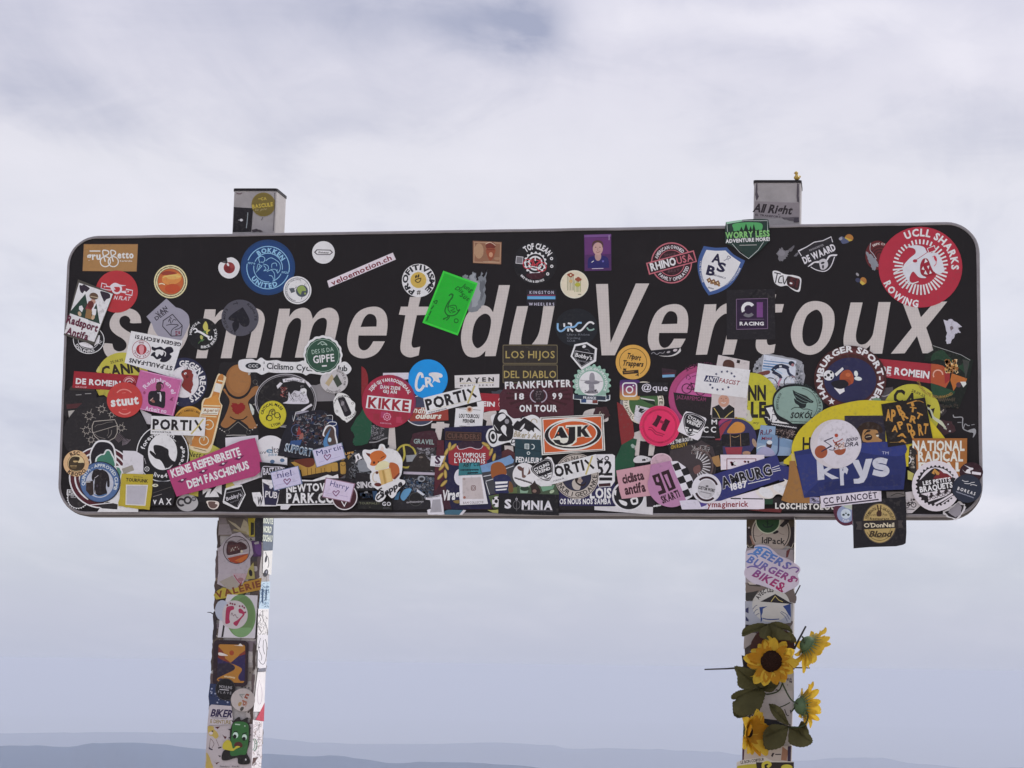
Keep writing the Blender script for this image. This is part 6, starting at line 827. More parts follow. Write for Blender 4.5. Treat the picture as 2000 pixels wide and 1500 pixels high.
N('j', 'white sticker piece with a scooter drawing at the rim', minh=.003); po('bcb6b6', "440 830 700 800 720 1060 560 1200 460 1205"); bike('2e2729', 525, 1060, 42, 14, 5); li('2e2729', 12, "470 1130 600 1135", 0); speck(['3a3234'], 480, 900, 700, 1000, 5, 12, 24, 3); po('6a6460', "100 820 420 820 430 900 240 940 110 930"); li('2c2a28', 12, "180 900 300 850 420 880")
N('j', 'dark plum disc on the right rim', minh=.003); di('2e161e', 1610, 475, 210, 175); po('d2ccd2', "1570 500 1500 480 1450 420 1500 470 1530 430 1570 410 1520 370 1480 345 1590 390 1640 400 1640 430 1590 450 1600 500", 1); re('d0cad0', 1700, 495, 160, 46, -8)
N('j', 'small torn leaf-edged sticker at the bottom right corner', minh=.003); jag('c8c6c8', "1130 1160 1240 1080 1380 990 1500 1040 1510 1110 1470 1190 1340 1330 1200 1280 1100 1200", 14, 4, 5); po('1d191c', "1130 1180 1230 1150 1400 1050 1480 1060 1470 1120 1420 1220 1340 1300 1210 1260"); jag('8a868c', "1230 1130 1380 1010 1440 1090 1420 1230 1330 1280 1200 1190", 10, 4, 6)
N('j', 'white gear-edged disc with red mountains and racing riders', minh=.003); di('cac4c8', 985, 720, 430, 450); gear('1c171b', 985, 715, 365, 30, 26, 2); di('1c171b', 985, 715, 335); po('cac4c8', "690 620 800 450 960 390 1140 430 1280 550 1200 560 1060 440 950 405 850 470", 1); po('6b2326', "930 590 1050 440 1120 490 1180 500 1260 560 1240 600"); po('b08140', "905 490 955 410 1050 490 1030 525 940 510"); po('1c171b', "955 460 990 520 960 515"); tx('dad4d2', 'LES PETITS', 995, 635, 500, 70, 9, 'B', .06); tx('dad4d2', 'BRAQUETS', 985, 740, 590, 95, 9, 'B', .04); po('cac4c8', "710 860 850 830 1050 800 1250 780 1230 860 1100 920 850 1000 830 900"); heads('2a2024', "900 860 1030 820 1160 795", 26); 
for q in ((900, 930), (1030, 890), (1160, 850)): bike('2a2024', q[0], q[1], 28, 9, 12); po('2a2024', f"{q[0] - 40} {q[1] - 30} {q[0]} {q[1] - 65} {q[0] + 50} {q[1] - 50} {q[0]} {q[1] - 10}")
li('cac4c8', 34, "960 1040 1100 970 1280 860"); li('cac4c8', 16, "1080 1040 1180 970 1280 900"); po('1c171b', "760 900 800 960 830 870 850 980 740 960")
N('j', 'dark slate disc with three wave lines at the right rim', minh=.003); di('252a38', 1535, 765, 262, 252); tx('cfd0d6', 'BOREAS', 1525, 810, 330, 56, -18, 'b', .3); scr('8f92a0', 7, 1340, 820, 1655, 930, 9, 40, 5); 
for q in ("1445 615 1500 640 1560 635", "1485 670 1560 680 1620 660 1670 655", "1590 705 1640 695 1710 715"): li('cfd0d6', 9, q)
N('i', 'white strip with underlined dark capitals below the banner', minh=.003); po('c9c3cb', "620 990 1570 890 1810 890 1820 1090 640 1225"); tx('2c2035', 'CC PLANCOËT', 1205, 1025, 1060, 115, 6.5, 'b', .12); li('2c2035', 26, "710 1180 1760 1055", 0)
N('k', 'pale blue and maroon round sticker hanging below the rim', minh=.003); po('4e2434', "280 220 350 180 650 180 650 540 560 565 460 560 350 480 290 350", 1, (2, 3)); di('8590ac', 520, 340, 172, 172); po('a8b0a0', "450 180 645 160 648 260 520 220"); di('b9c4cc', 520, 335, 98); di('2a3a3c', 475, 355, 26, 22); di('2a3a3c', 570, 355, 26, 22); di('2a3a3c', 522, 325, 20, 12); ta('d0d4dc', 'TOUR', 520, 340, 135, 120, 60, 40, 'b')
po('4e2434', "640 160 655 160 655 560 640 560")
N('k', 'square black beer-mat sticker hanging below the board', minh=.0042); po('17151a', "645 150 1220 100 1220 40 1685 10 1700 400 1705 700 1690 910 1640 940 1500 970 1000 985 670 1012 660 560"); BE = 'a6905c'; di('4a4034', 1180, 520, 335, 395); di(BE, 1180, 520, 315, 378); ri('6a5a34', 1180, 520, 235, 9, ry=290); ta('3a2e1c', 'FERMENTE', 1180, 500, 275, 195, 255, 52, 'b'); ta('3a2e1c', 'DE SAVEURS', 1180, 500, 275, -75, -12, 52, 'b'); po('3a2418', "1125 170 1150 170 1165 260 1185 260 1195 170 1215 175 1205 270 1220 310 1210 380 1130 380 1120 310 1145 270", 1); tx('3a2e1c', 'Craft', 1050, 355, 120, 44, 0, 'r'); tx('3a2e1c', 'Pub', 1285, 350, 90, 44, 0, 'r'); tx('3a2e1c', 'Restaurant', 1180, 430, 380, 46, 0, 'b'); po('3a3534', "710 490 830 480 830 650 715 640 750 560"); po('3a3534', "1520 460 1640 465 1610 530 1645 600 1530 620"); po('241e1e', "830 470 1540 450 1550 610 840 640"); tx('c9bfa4', "O'DonNeil", 1170, 555, 590, 84, 1, 'b', .05); tx('3a2e1c', 'Blond', 1200, 725, 430, 110, 0, 'I', .02); ri('3a2e1c', 1180, 590, 200, 12, 50, 130); ri('3a2e1c', 1180, 520, 290, 8, 30, 150, ry=335)
mv('black ringed club', 'white sticker with a bearded'); mv('yellow-green event disc with black capitals at the far left', 'white rectangular sticker with upside'); mv('navy round sticker with a red devil', 'white rectangular sticker with upside')
mv('pink square sticker with a man', 'tomato red disc'); mv('white sheet corner behind', 'pink square sticker with a man'); mv('black round sticker with a white dog', 'white strip with bold black capitals and a gold stroke at left'); mv('yellowish card with black serif', 'orange aperitif'); mv('red and blue bar badge', 'crimson round'); mv('sky blue disc with white brush', 'crimson round'); mv('narrow white strip behind', 'sky blue disc with white brush')
mv('green round sticker with a torn silver', 'purple to orange'); mv('yellow-green event disc with tall', 'small player portrait'); mv('torn photo sticker of a racing', 'yellow-green event disc with tall')
# ---------------------------------------------------------------- the two square posts behind the board
def plane_pt(px, py, y):
    d = ray(px, py); return cam.location + d * ((y - cam.location.y) / d.y)
def post_frame(tl, tr, bl, br, outer):
    a, b, c, d = (plane_pt(*q, POST_Y) for q in (tl, tr, bl, br))
    top = (a + b) / 2; bot = (c + d) / 2; u = (top - bot).normalized(); r = Vector((u.z, 0, -u.x)); w = ((b - a).length + (d - c).length) / 2
    # depth: walk back from the right front edge until the side's rear edge shows where the photograph has it
    mid = bot + u * ((outer[1] - bl[1]) / (tl[1] - bl[1])) * (top - bot).length + r * w / 2
    D = .08
    return top, bot, u, r, w, D
LP = post_frame((457, 372), (539.7, 372), (401.5, 1500), (489.5, 1500), (560, 450))
RP = post_frame((1473, 356), (1564, 356), (1449, 1500), (1545, 1500), (1568, 370))
class Box: pass
POSTS = []
for nm, fr_ in (('left', LP), ('right', RP)):
    top, bot, u, r, w, D = fr_
    b = Box(); b.top, b.u, b.r, b.w, b.D = top, u, r, w, D
    b.front = Surf(top, (0, -1, 0), nm + 'front'); b.side = Surf(top + r * w / 2, r, nm + 'side')
    POSTS.append(b)
A_, B_ = POSTS
CURSURF = A_.front
# left post, above the board
N('l', 'black rectangle with a white cup mark on the left post top'); po('1c191d', "512 495 858 515 825 935 495 940"); li('8e9698', 14, "765 590 755 720 738 870"); di('cfcfd4', 648, 725, 30, 24); li(W, 8, "590 725 640 725", 0); li('6a686c', 7, "520 520 500 900", 0)
N('l', 'dark yellow round sticker at the left post top'); di('6f612e', 1040, 448, 212); ri('7c6d34', 1040, 448, 205, 10); tx('b7a244', 'ÇA', 1045, 345, 100, 46, 6, 'B'); li('b7a244', 12, "950 350 1000 345", 0); tx('b7a244', 'BASCULE', 1025, 465, 370, 66, 7, 'B', .06); tx('9c8f60', 'le pic', 1000, 535, 210, 36, 6, 'i')
N('l', 'worn dark edge tears on the left post top', name='torn_sticker'); jag('3a3438', "835 900 920 880 1000 910 1030 930 840 938", 8, 4, 3); li('4a4448', 10, "1240 240 1245 420 1232 640 1225 780 1215 920"); li('5a3f46', 12, "560 245 610 258 660 245"); li('5a5458', 10, "1025 675 1015 710 1000 725")
# left post, below the board
def remnants(seed, edge0, edge1, y0, y1, n, cols_):
    """weathered scraps of older stickers down a post face; edge0/edge1 give the face's left and right border at height y"""
    rq = random.Random(seed)
    for i in range(n):
        y = y0 + (y1 - y0) * (i + rq.uniform(.2, .8)) / n; xl, xr = edge0(y), edge1(y); side = rq.random(); w_ = rq.uniform(.16, .42) * (xr - xl); h_ = rq.uniform(14, 34)
        xa = xl + .6 if side < .42 else (xr - w_ - .6 if side < .75 else rq.uniform(xl, xr - w_)); N('1', None, None, 'torn_sticker')
        jag(rq.choice(cols_), f'{xa:.1f} {y:.1f} {xa + w_:.1f} {y + rq.uniform(-5, 5):.1f} {xa + w_ * rq.uniform(.8, 1):.1f} {y + h_:.1f} {xa:.1f} {y + h_ * rq.uniform(.8, 1.1):.1f}', 1.2, 4, seed * 50 + i)
        if i % 2: speck([rq.choice(['2a2628', '9a948c', '4a3e38'])], xa + 1, y + 1, xa + w_ - 1, y + h_ - 1, 6, .8, 2.4, i)
RC_ = ['5d5450', '6f6762', '463d3a', '8b8480', '3a3538', '7a6a5c', '9a9492', '54494a', '6a5f66', '4a4038']
remnants(3, lambda y: 401.5 + (1500 - y) * .0495 + .5, lambda y: 489.5 + (1500 - y) * .0447 - .5, 1010, 1490, 64, RC_)
for x0_, x1_, s_ in ((402, 409, 1), (483, 489, 2)):
    for i in range(8):
        y_ = 1015 + i * 60; sh_ = (1500 - y_) * .047; N('1', None, None, 'torn_sticker'); jag(['3f3634', '55494a', '4a3d38', '2e282a'][i % 4], f'{x0_ + sh_ + .5} {y_} {x1_ + sh_ + (i % 3) * 3 * (s_ == 1)} {y_ + 4} {x1_ + sh_ - 2} {y_ + 52} {x0_ + sh_ - 1.5} {y_ + 55}', 1.6, 6, i + 70 * s_)
N('n', 'grey dirty film on the upper post', name='torn_sticker'); jag('6b625c', "470 150 1340 150 1330 560 1120 600 450 560 470 350", 6, 4, 3); po('57504c', "600 180 960 180 1080 420 900 470 720 460 640 300"); po('9a917c', "640 250 800 330 900 420 960 240 1030 300 1100 560 1000 530 860 440 720 330"); po('8f8466', "760 430 1000 480 1060 560 940 510 760 470")
N('n', 'yellow strip sticker beside a black one on the left post'); po('9a8d2e', "1040 160 1230 160 1170 300 1175 585 1065 575"); po('2a281e', "1100 300 1160 310 1160 540 1095 560"); po('b9a84a', "1130 190 1220 170 1170 280")
N('n', 'dark slate strip on the left post edge'); po('2a2a33', "1180 230 1340 170 1330 700 1180 660"); po('432a50', "1110 660 1310 680 1310 970 1150 970 1120 800"); po('56386a', "1180 740 1290 740 1290 930 1200 900", 1); po('8a8488', "1160 700 1250 670 1260 720 1180 735")
N('n', 'grey torn paper square on the left post'); po('837b7e', "478 340 670 335 740 540 468 545"); po('756d70', "480 180 600 180 640 330 480 330")
N('n', 'white octagonal sheet with a red picture disc on the left post'); po('9a9298', "455 810 490 790 560 700 740 530 890 490 1000 600 1110 690 1150 920 1090 1000 1090 1180 950 1490 700 1500 470 1500", 0); ri('2e2426', 820, 840, 258, 14, ry=268); di('8d8589', 820, 840, 250, 260); po('3a2226', "640 720 720 670 820 700 900 680 1000 740 1020 820 900 850 880 900 640 940", 1); po('4a2c2c', "650 750 880 730 900 830 660 900"); po('8a3a22', "640 1000 1050 910 1030 1000 940 1080 820 1105 700 1070"); po('a85c2a', "780 1050 1050 920 1020 1010 900 1090"); li('b8aeb0', 12, "660 960 860 920 1040 900"); li('2e2426', 9, "620 700 720 660 820 690 900 640 1000 660"); di('b0a890', 920, 870, 24, 30); speck(['a39a90'], 650, 760, 880, 880, 10, 8, 16, 3)
N('n', 'yellow and black card edge with smudge on the left post', name='torn_sticker'); po('8f8650', "1150 1080 1180 1400 1000 1420 1050 1220"); di('1f1c1e', 1095, 1290, 36, 70, 10); 
N('o', 'white and pink folded flyer on the left post'); po('9b9398', "460 0 1030 0 850 385 620 280 440 205"); po('8d857c', "480 160 740 40 860 190 900 250 850 385 620 285"); po('a08a90', "740 0 1030 0 960 170 900 220 800 100"); li('8a4a54', 22, "770 30 820 110 890 190 920 160"); di('8a6468', 900, 120, 60, 40)
N('o', 'yellow banner sticker with brown capitals on the left post'); po('9a8a36', "370 420 450 330 560 270 700 320 900 250 980 165 1310 85 1290 320 850 410 620 480 420 510"); po('96712c', "940 250 980 165 1310 85 1290 320 870 395"); tx('6a3a22', 'VALÉRIE', 850, 310, 900, 120, 15, 'B', .12)
N('o', 'white square with a green disc on the left post'); po('b4b1b5', "640 410 1235 430 1180 1265 450 1250 490 900"); di('5f7c50', 905, 830, 290, 420); di('5a744a', 960, 800, 200, 340); po('6a8a5e', "740 1100 1100 1060 1040 1200 860 1240", 1); po('221e20', "560 1000 590 1030 560 1240 520 1250")
N('o', 'white disc with two pink footprints on the left post'); di('aaa3a4', 770, 805, 270, 278); di('9aa0ae', 540, 720, 140, 200, 0); di('aaa3a4', 790, 805, 250, 276); po('8f2c4a', "620 680 680 640 760 640 770 700 700 740 680 880 690 960 610 985 600 900", 1); po('8f2c4a', "860 700 910 690 980 790 900 900 830 1020 780 1010 760 960 850 900 940 800 870 770", 1)
for q in ((640, 620), (700, 585), (740, 595), (785, 605), (880, 640), (935, 640), (970, 670), (990, 760)): di('6a2a40', q[0], q[1], 18, 20)
li('5a3a44', 9, "710 820 730 770 760 830 790 800 830 870 850 850")
N('p', 'dark framed sticker of a sunset canyon with a winding road'); re('2a1e24', 705, 555, 680, 900, -1.5, 90); re('9a6a2c', 720, 560, 520, 745, -1.5, 40); po('6e3022', "470 230 560 330 600 460 700 540 760 560 450 560"); po('6e3028', "990 300 880 380 800 490 760 540 990 560"); po('2b2348', "450 440 560 500 700 550 850 420 990 380 985 640 980 900 840 900 450 880"); po('262030', "445 560 700 550 790 640 770 700 500 820 445 860"); di('8a3c22', 725, 352, 46, 50); po('c4bcb6', "465 350 530 350 650 400 600 410 480 400", 1); po('c4bcb6', "770 205 850 200 890 168 930 200 945 220", 1); po('9a6a2c', "690 555 800 590 900 640 925 690 860 800 860 860 910 930 760 925 620 870 500 850 440 890 460 840 620 760 760 690 790 640 760 590", 1); scr('b8a888', 12, 580, 810, 790, 840, 16, 20, 3)
N('p', 'dark blue patterned sheet low on the left post'); po('26304e', "300 950 420 960 480 1250 700 1290 700 1400 290 1380 270 1200"); speck(['8a90a4', '1c2030'], 290, 960, 700, 1370, 22, 8, 22, 6)
N('p', 'small black disc with thin white lettering on the left post'); di('151316', 605, 1065, 200, 218); ri('4a484c', 605, 1065, 192, 6, ry=208); tx('a09ea2', 'MOULINS', 608, 1020, 250, 56, -6, 'r', .1); tx('8e8c90', 'FLAVE', 590, 1125, 260, 50, -6, 'r', .35); li('c4c2c6', 11, "490 1065 670 1080", 0)
N('p', 'grey-white disc with coloured letters on the left post'); di('a39b98', 945, 1270, 235, 225); tx('7f4434', 'n', 1005, 1190, 100, 90, 65, 'B'); tx('8a5a48', 'd', 960, 1330, 100, 90, 65, 'B'); tx('9a7c4c', 'e', 870, 1345, 90, 80, 65, 'B'); tx('3e3a36', 'e', 910, 1440, 90, 80, 65, 'B'); tx('7a7c78', 'A', 915, 1180, 110, 90, 65, 'b'); li('9a7060', 12, "1030 1330 990 1400")
N('q', 'white label with purple slanted BIKER word on the left post'); po('a9a2a6', "285 300 330 260 720 290 760 650 250 665"); tx('2a2140', 'BIKER', 535, 430, 420, 140, -3, 'I', .02); tx('7c6c3c', 'E DENTURE', 510, 595, 400, 70, -3, 'b', .05); scr('6a6468', 10, 330, 520, 640, 530, 8, 24, 4)
N('q', 'white sheet with dancing cartoon bananas on the left post'); po('a49c9e', "250 670 1150 640 1110 1520 200 1520"); po('a5914e', "260 690 370 690 380 740 440 800 470 880 410 930 350 880 280 850", 1); li('5a4a48', 9, "310 920 290 1100"); li('5a4a48', 9, "320 930 380 1020 340 1110"); li('5a4a48', 9, "420 940 480 1080"); po('2c2234', "275 1090 360 1140 340 1155 280 1130"); po('2c2226', "455 1100 520 1080 530 1100 470 1125"); po('4a2228', "395 700 500 690 450 740"); po('4a2228', "540 840 580 880 630 890 595 940"); po('a5914e', "230 1200 280 1260 330 1400 360 1500 220 1500 230 1350", 1); po('4a2228', "370 1360 410 1400 490 1380 430 1430"); di('b8b0b2', 320, 820, 40, 30); di('2c2226', 350, 780, 20, 14); po('2e2a2e', "460 1250 520 1265 490 1290"); tx('5a5458', 'PeelsGood', 590, 1470, 180, 30, -2, 'b'); tx('5a5458', 'Pie.Pi', 800, 1470, 140, 30, -2, 'b')
N('q', 'green thorny pickle character with yellow cloth on the left post'); po('1f1c1c', "760 590 870 500 900 560 930 560 1040 510 1040 600 1090 700 1080 900 1060 1060 1020 1200 1080 1330 1060 1420 860 1420 830 1300 640 1350 530 1330 560 1170 690 1080 690 800", 1); 
for q in ("650 745 700 735 700 775", "655 910 700 890 700 930", "720 560 770 590 740 610", "1080 700 1110 720 1080 740", "1080 840 1110 855 1080 870", "1060 970 1100 985 1060 1000"): po('1f1c1c', q)
po('2e5c30', "740 660 800 600 940 595 1040 640 1060 760 1050 980 1010 1220 900 1240 800 1260 700 1240 700 1000 730 800", 1); di('b0c4b8', 800, 860, 52, 60); di('141414', 785, 885, 36, 42); di('b0c4b8', 975, 900, 48, 60); di('141414', 965, 930, 36, 40); li('1a2a1c', 22, "770 790 840 780"); li('1a2a1c', 22, "930 840 1020 810"); po('4a2220', "770 1060 810 1000 880 990 930 1030 930 1090 860 1100", 1); po('a89c34', "550 1120 560 1020 640 950 710 990 750 1120 820 1070 890 1085 800 1130 750 1165 640 1150", 1); re('9ab09c', 840, 650, 100, 22, -5); di('9ab09c', 982, 680, 14); di('1c1a1a', 960, 1330, 110, 80); di('b8b8ba', 1000, 1335, 14, 20)
CURSURF = A_.side
remnants(8, lambda y: 489.5 + (1500 - y) * .0447 + 1.5, lambda y: 512 + (1500 - y) * .0462 - 1, 1015, 1485, 24, ['6f6c70', '9a979c', '5a585c', '8a868a', '7c7478', 'a8a6ac', '5d5450'])
N('n', 'green-grey label on the lit side of the left post'); po('5a6474', "1345 160 1550 170 1535 700 1525 870 1335 840 1335 680"); tx('c8d8c0', 'ROUTE', 1440, 270, 190, 110, -6, 'B', .05); tx('c8d8c0', 'NORD', 1425, 440, 160, 120, -6, 'B', .05); tx('c8d8c0', 'SOCHAU', 1425, 610, 190, 120, -6, 'B', .03)
N('n', 'white sticker with a black swan-like outline on the lit side'); po('d8d6dc', "1345 860 1525 850 1500 1330 1330 1290"); li('2a2a34', 12, "1390 880 1400 930 1440 1000 1450 1120 1430 1190"); di('2a2a34', 1395, 1020, 22, 70, -10); di('26262e', 1395, 1290, 44, 75, -15); di('8a8a96', 1405, 1270, 14, 30, -15)
N('o', 'pale blue patterned sticker on the lit side'); po('a8bccc', "1300 160 1480 160 1460 700 1255 700"); doodle(['2a4a6a', '5a7c9c', '1e3c5c'], 1275, 200, 1455, 660, 26, 50, 10, 3); po('1e3c5c', "1310 300 1350 300 1340 600 1310 560"); po('1e3c5c', "1390 300 1420 320 1400 540 1380 520")
N('o', 'white and black ink drawing on the lit side'); po('cfcdd4', "1245 690 1450 690 1425 1500 1215 1500"); doodle(['2e2a30', '6a666c'], 1235, 720, 1425, 1490, 44, 60, 8, 8); li('2e2a30', 9, "1330 720 1340 900 1390 1000 1430 1150 1400 1300"); li('2e2a30', 8, "1250 820 1290 900 1240 1000 1300 1150 1250 1220")
N('p', 'long white sticker with curling black outlines on the lit side'); po('c9c8ce', "1240 0 1430 0 1400 640 1380 700 1230 640"); li('2e2a30', 10, "1250 480 1300 560 1360 560 1400 420 1410 200 1380 80"); li('2e2a30', 9, "1290 60 1250 250 1310 420 1300 500"); li('2e2a30', 9, "1350 100 1340 250 1370 380"); di('2e2a30', 1260, 245, 16); po('6a6a74', "1245 660 1395 640 1390 715 1235 715")
N('p', 'pinkish white sticker with a red triangle on the lit side'); po('d8ccd6', "1235 725 1390 715 1360 1500 1150 1500 1200 1000"); li('9a8a9a', 7, "1270 880 1230 1100 1240 1320 1290 1340 1320 1150 1290 950"); po('a83a4c', "1370 1320 1355 1690 1195 1660")
N('q', 'white curled strips and green mark on the lit side'); po('c8c4c8', "1140 560 1340 590 1300 1500 1110 1500 1130 900"); doodle(['3a2c30', '7a5a54', '8e8a90'], 1130, 600, 1310, 1480, 30, 60, 9, 9); speck(['8a8488'], 1130, 600, 1310, 1480, 14, 10, 26, 5); ri('2c6a50', 1150, 1040, 70, 16, -70, 80, ry=120); ri('2c6a50', 1120, 1040, 60, 12, -70, 80, ry=110); po('4a3634', "1140 1300 1240 1290 1200 1360 1120 1460")
CURSURF = B_.front
remnants(4, lambda y: 1449 + (1500 - y) * .021 + .5, lambda y: 1545 + (1500 - y) * .0166 - .5, 1010, 1490, 54, RC_)
for i in range(8):
    y_ = 1015 + i * 60; sh_ = (1500 - y_) * .019; N('1', None, None, 'torn_sticker'); jag(['3f3634', '55494a', '4a3d38', '2e282a'][i % 4], f'{1450 + sh_} {y_} {1457 + sh_} {y_ + 4} {1455 + sh_} {y_ + 52} {1449.5 + sh_} {y_ + 55}', 1.4, 6, i + 300)
N('m', 'grey worn band with black script at the right post top'); po('857e80', "445 730 1310 760 1310 1050 440 1060"); tx('2b2428', 'All Right', 800, 880, 760, 160, -4, 'I', .02); tx('3a3438', 'EL TRANSPORT', 700, 1015, 500, 36, -5, 'b', .03)
N('m', 'dark torn edges at the right post top', name='torn_sticker'); jag('4a444a', "470 380 490 380 490 540 520 640 475 720 450 600", 5, 3, 2); jag('4a444a', "1270 380 1305 400 1300 620 1310 760 1265 740 1260 600", 6, 3, 4); jag('5a5458', "960 1040 1300 1040 1300 1140 1000 1080", 10, 5, 6); po('423c44', "1210 1060 1300 1050 1310 1140 1200 1140")
N('r', 'brown and dark ornament sticker behind the round label on the right post'); po('473c2e', "580 90 1520 90 1510 680 1470 700 1400 660 700 670 640 660 580 640"); po('2b2224', "580 300 660 330 690 600 640 650 580 560"); po('2b2224', "1450 300 1510 280 1505 660 1440 690 1400 640"); li('b0a898', 10, "590 640 640 690 700 660", 0); li('b0a898', 10, "1350 740 1400 690 1460 700 1500 600", 0); po('8a6a5c', "640 460 740 480 840 560 830 640 700 640"); di('a8a0a0', 628, 305, 20)
N('r', 'cream round sticker with playful black lettering on the right post'); di('9b9087', 1060, 400, 385, 400); ri('2a2220', 1060, 400, 350, 18, -65, 45, ry=370); ri('2a2220', 1060, 400, 350, 18, 150, 235, ry=370); tx('1f1a1c', 'ldPack', 1105, 560, 450, 120, -3, 'b', .05); po('1f1a1c', "1080 380 1190 360 1200 400 1120 430", 1); po('1f1a1c', "1220 270 1290 200 1380 100 1450 100 1400 200 1290 300"); li('6a5f5a', 8, "720 460 830 470 900 420"); li('6a5f5a', 8, "1210 400 1260 430 1320 440")
N('r', 'green rounded sticker with an anchor on the right post'); po('b0b8a0', "755 90 1245 90 1235 230 1200 320 1100 400 990 425 880 390 790 300 755 200", 1, (0, 1)); po('1f3f22', "775 90 1225 90 1215 230 1180 310 1090 385 990 405 890 375 805 290 775 200", 1, (0, 1)); li('10201a', 24, "895 240 940 290 1000 295 1060 280 1100 240"); li('10201a', 18, "990 110 990 280", 0); li('10201a', 16, "930 130 1050 130", 0); li('10201a', 12, "950 180 1030 240", 0)
N('r', 'grey paper under the brush lettering on the right post', name='torn_sticker'); po('8f878a', "580 700 1500 740 1500 900 1520 980 560 1400 560 800"); po('5a2a2c', "1360 760 1440 710 1390 880 1350 890"); 
N('s', 'brownish peeling scraps on the right post', name='torn_sticker'); jag('6a5f58', "555 180 960 200 960 340 700 520 560 520", 12, 5, 3); po('3a3430', "590 200 820 180 860 260 640 240"); po('b0a8a0', "600 160 700 180 780 170 760 220 640 215"); po('2e2c2a', "560 380 700 360 820 330 690 530 560 520"); jag('5c524e', "1290 400 1400 280 1500 300 1560 480 1540 580 1450 560", 10, 5, 5)
N('s', 'blue and white goat drawing sheet on the right post'); po('8e9098', "550 540 850 545 1150 400 1460 580 1450 960 1200 1000 560 1000"); di('a5a39e', 1060, 620, 370, 330); ta('2a262a', 'AVEC LES', 1060, 620, 300, -155, -80, 80, 'B'); po('1b181c', "850 550 1140 400 1480 600 1380 590"); li('a89a5c', 13, "1060 550 1140 440 1210 520 1290 555", 0); po('26386a', "1290 640 1440 590 1450 860 1400 800 1340 700"); po('26386a', "830 660 990 640 900 690 890 900 860 960 850 780"); po('a5a29c', "1000 650 1180 630 1240 760 1230 880 900 880 900 760", 1); li('26386a', 20, "900 880 1040 900 1220 890"); 
for q in ("700 700 750 640 790 620", "720 780 760 720 800 700", "760 820 800 790 830 780", "1240 760 1330 840 1380 940", "1260 740 1360 800 1420 900"): li('4a5068', 12, q)
po('2a2a4a', "560 690 620 660 620 780 560 750"); po('2a2a4a', "560 830 620 900 620 940 560 920")
N('r', 'white cloud-shaped sticker with blue to crimson brush lettering, overhanging the right post'); po('b3aab6', "570 780 640 740 720 720 740 660 850 635 1000 660 1100 740 1220 850 1400 920 1540 1010 1620 1080 1630 1150 1580 1240 1610 1320 1590 1420 1500 1490 1400 1540 1320 1580 1230 1560 1000 1480 820 1420 700 1390 560 1270 535 1170 570 1050 560 900", 1)
bg_ = vg(['4a78b4', '56649c', '7a3a70', '8e1c50'], 1075, 1145)
tx(bg_, 'BEERS', 1090, 900, 740, 150, -27, 'I', .1); tx(bg_, 'BURGERS', 1060, 1120, 980, 140, -25, 'I', .1); tx(bg_, 'BIKES', 1010, 1320, 620, 150, -27, 'I', .1)
for q in ((26, "740 700 820 685 960 700 1050 760 1080 820 1040 850"), (26, "600 830 680 815 760 840 800 890"), (26, "590 1090 680 1060 780 1080 860 1120"), (26, "1400 1110 1500 1080 1580 1100 1590 1140 1540 1180"), (26, "1400 1330 1500 1290 1570 1310 1540 1360"), (24, "1150 1480 1280 1560 1260 1500 1320 1440")): li(bg_, q[0], q[1])
N('t', 'worn white sticker patches behind the flowers'); po('8d8582', "600 330 760 330 820 420 700 480 590 560 590 480"); po('1d191c', "560 640 640 660 630 780 580 780"); po('9b9692', "1150 860 1290 860 1290 1400 880 1400 880 1100"); po('2a2226', "880 1200 1110 1230 1100 1260 890 1230"); tx('4a4448', 'NIVAU', 1010, 1270, 230, 60, -4, 'b'); po('3a2a2a', "1040 1110 1170 1160 1150 1210 1030 1140"); li('3a3438', 14, "860 1310 930 1290"); speck(['4a444a', '6a646a'], 1140, 900, 1280, 1400, 12, 10, 26, 4); po('3a1c16', "820 300 1240 330 1240 640 700 600", 1)
N('u', 'black and white sheets low on the right post'); po('1c1b20', "720 790 1040 840 1190 910 1100 1000 840 1000"); po('a19a98', "700 420 1280 420 1260 900 1180 860 1040 830 720 790"); li('3a3438', 14, "1160 680 1190 760 1220 770"); li('3a3438', 14, "1240 690 1250 740")
N('u', 'pinkish sheet and maroon edge at the picture foot on the right post'); po('a39890', "570 1180 1260 1190 1250 1500 565 1500"); po('3c1c30', "572 1190 600 1200 590 1400 568 1400"); po('86604a', "1130 1200 1210 1260 1190 1400 1110 1390"); po('2b2428', "990 1290 1020 1290 990 1350 970 1330"); po('2e2236', "1205 1200 1250 1190 1245 1420 1200 1420"); li('2b2428', 14, "1030 1310 1110 1310")
N('u', 'yellow and black lettered label at the bottom of the right post', minh=.001); po('b1aca4', "490 1420 560 1390 880 1345 990 1400 1290 1410 1290 1560 490 1560"); tx('2b2428', 'LE BON COIFFEUR', 710, 1400, 330, 40, 8, 'b', .04); po('9e9434', "500 1470 640 1450 780 1440 780 1560 490 1560"); po('251e1c', "760 1420 1290 1420 1290 1560 780 1560"); li('aca23a', 40, "870 1540 860 1450 920 1420 960 1450 920 1490"); di('aca23a', 1190, 1490, 80, 40)
CURSURF = B_.side
N('r', 'white film strip on the lit side of the right post'); po('d8d6da', "1515 110 1550 110 1535 1010 1512 1000"); li('6a6468', 6, "1530 200 1525 600")
CURSURF = FRONT
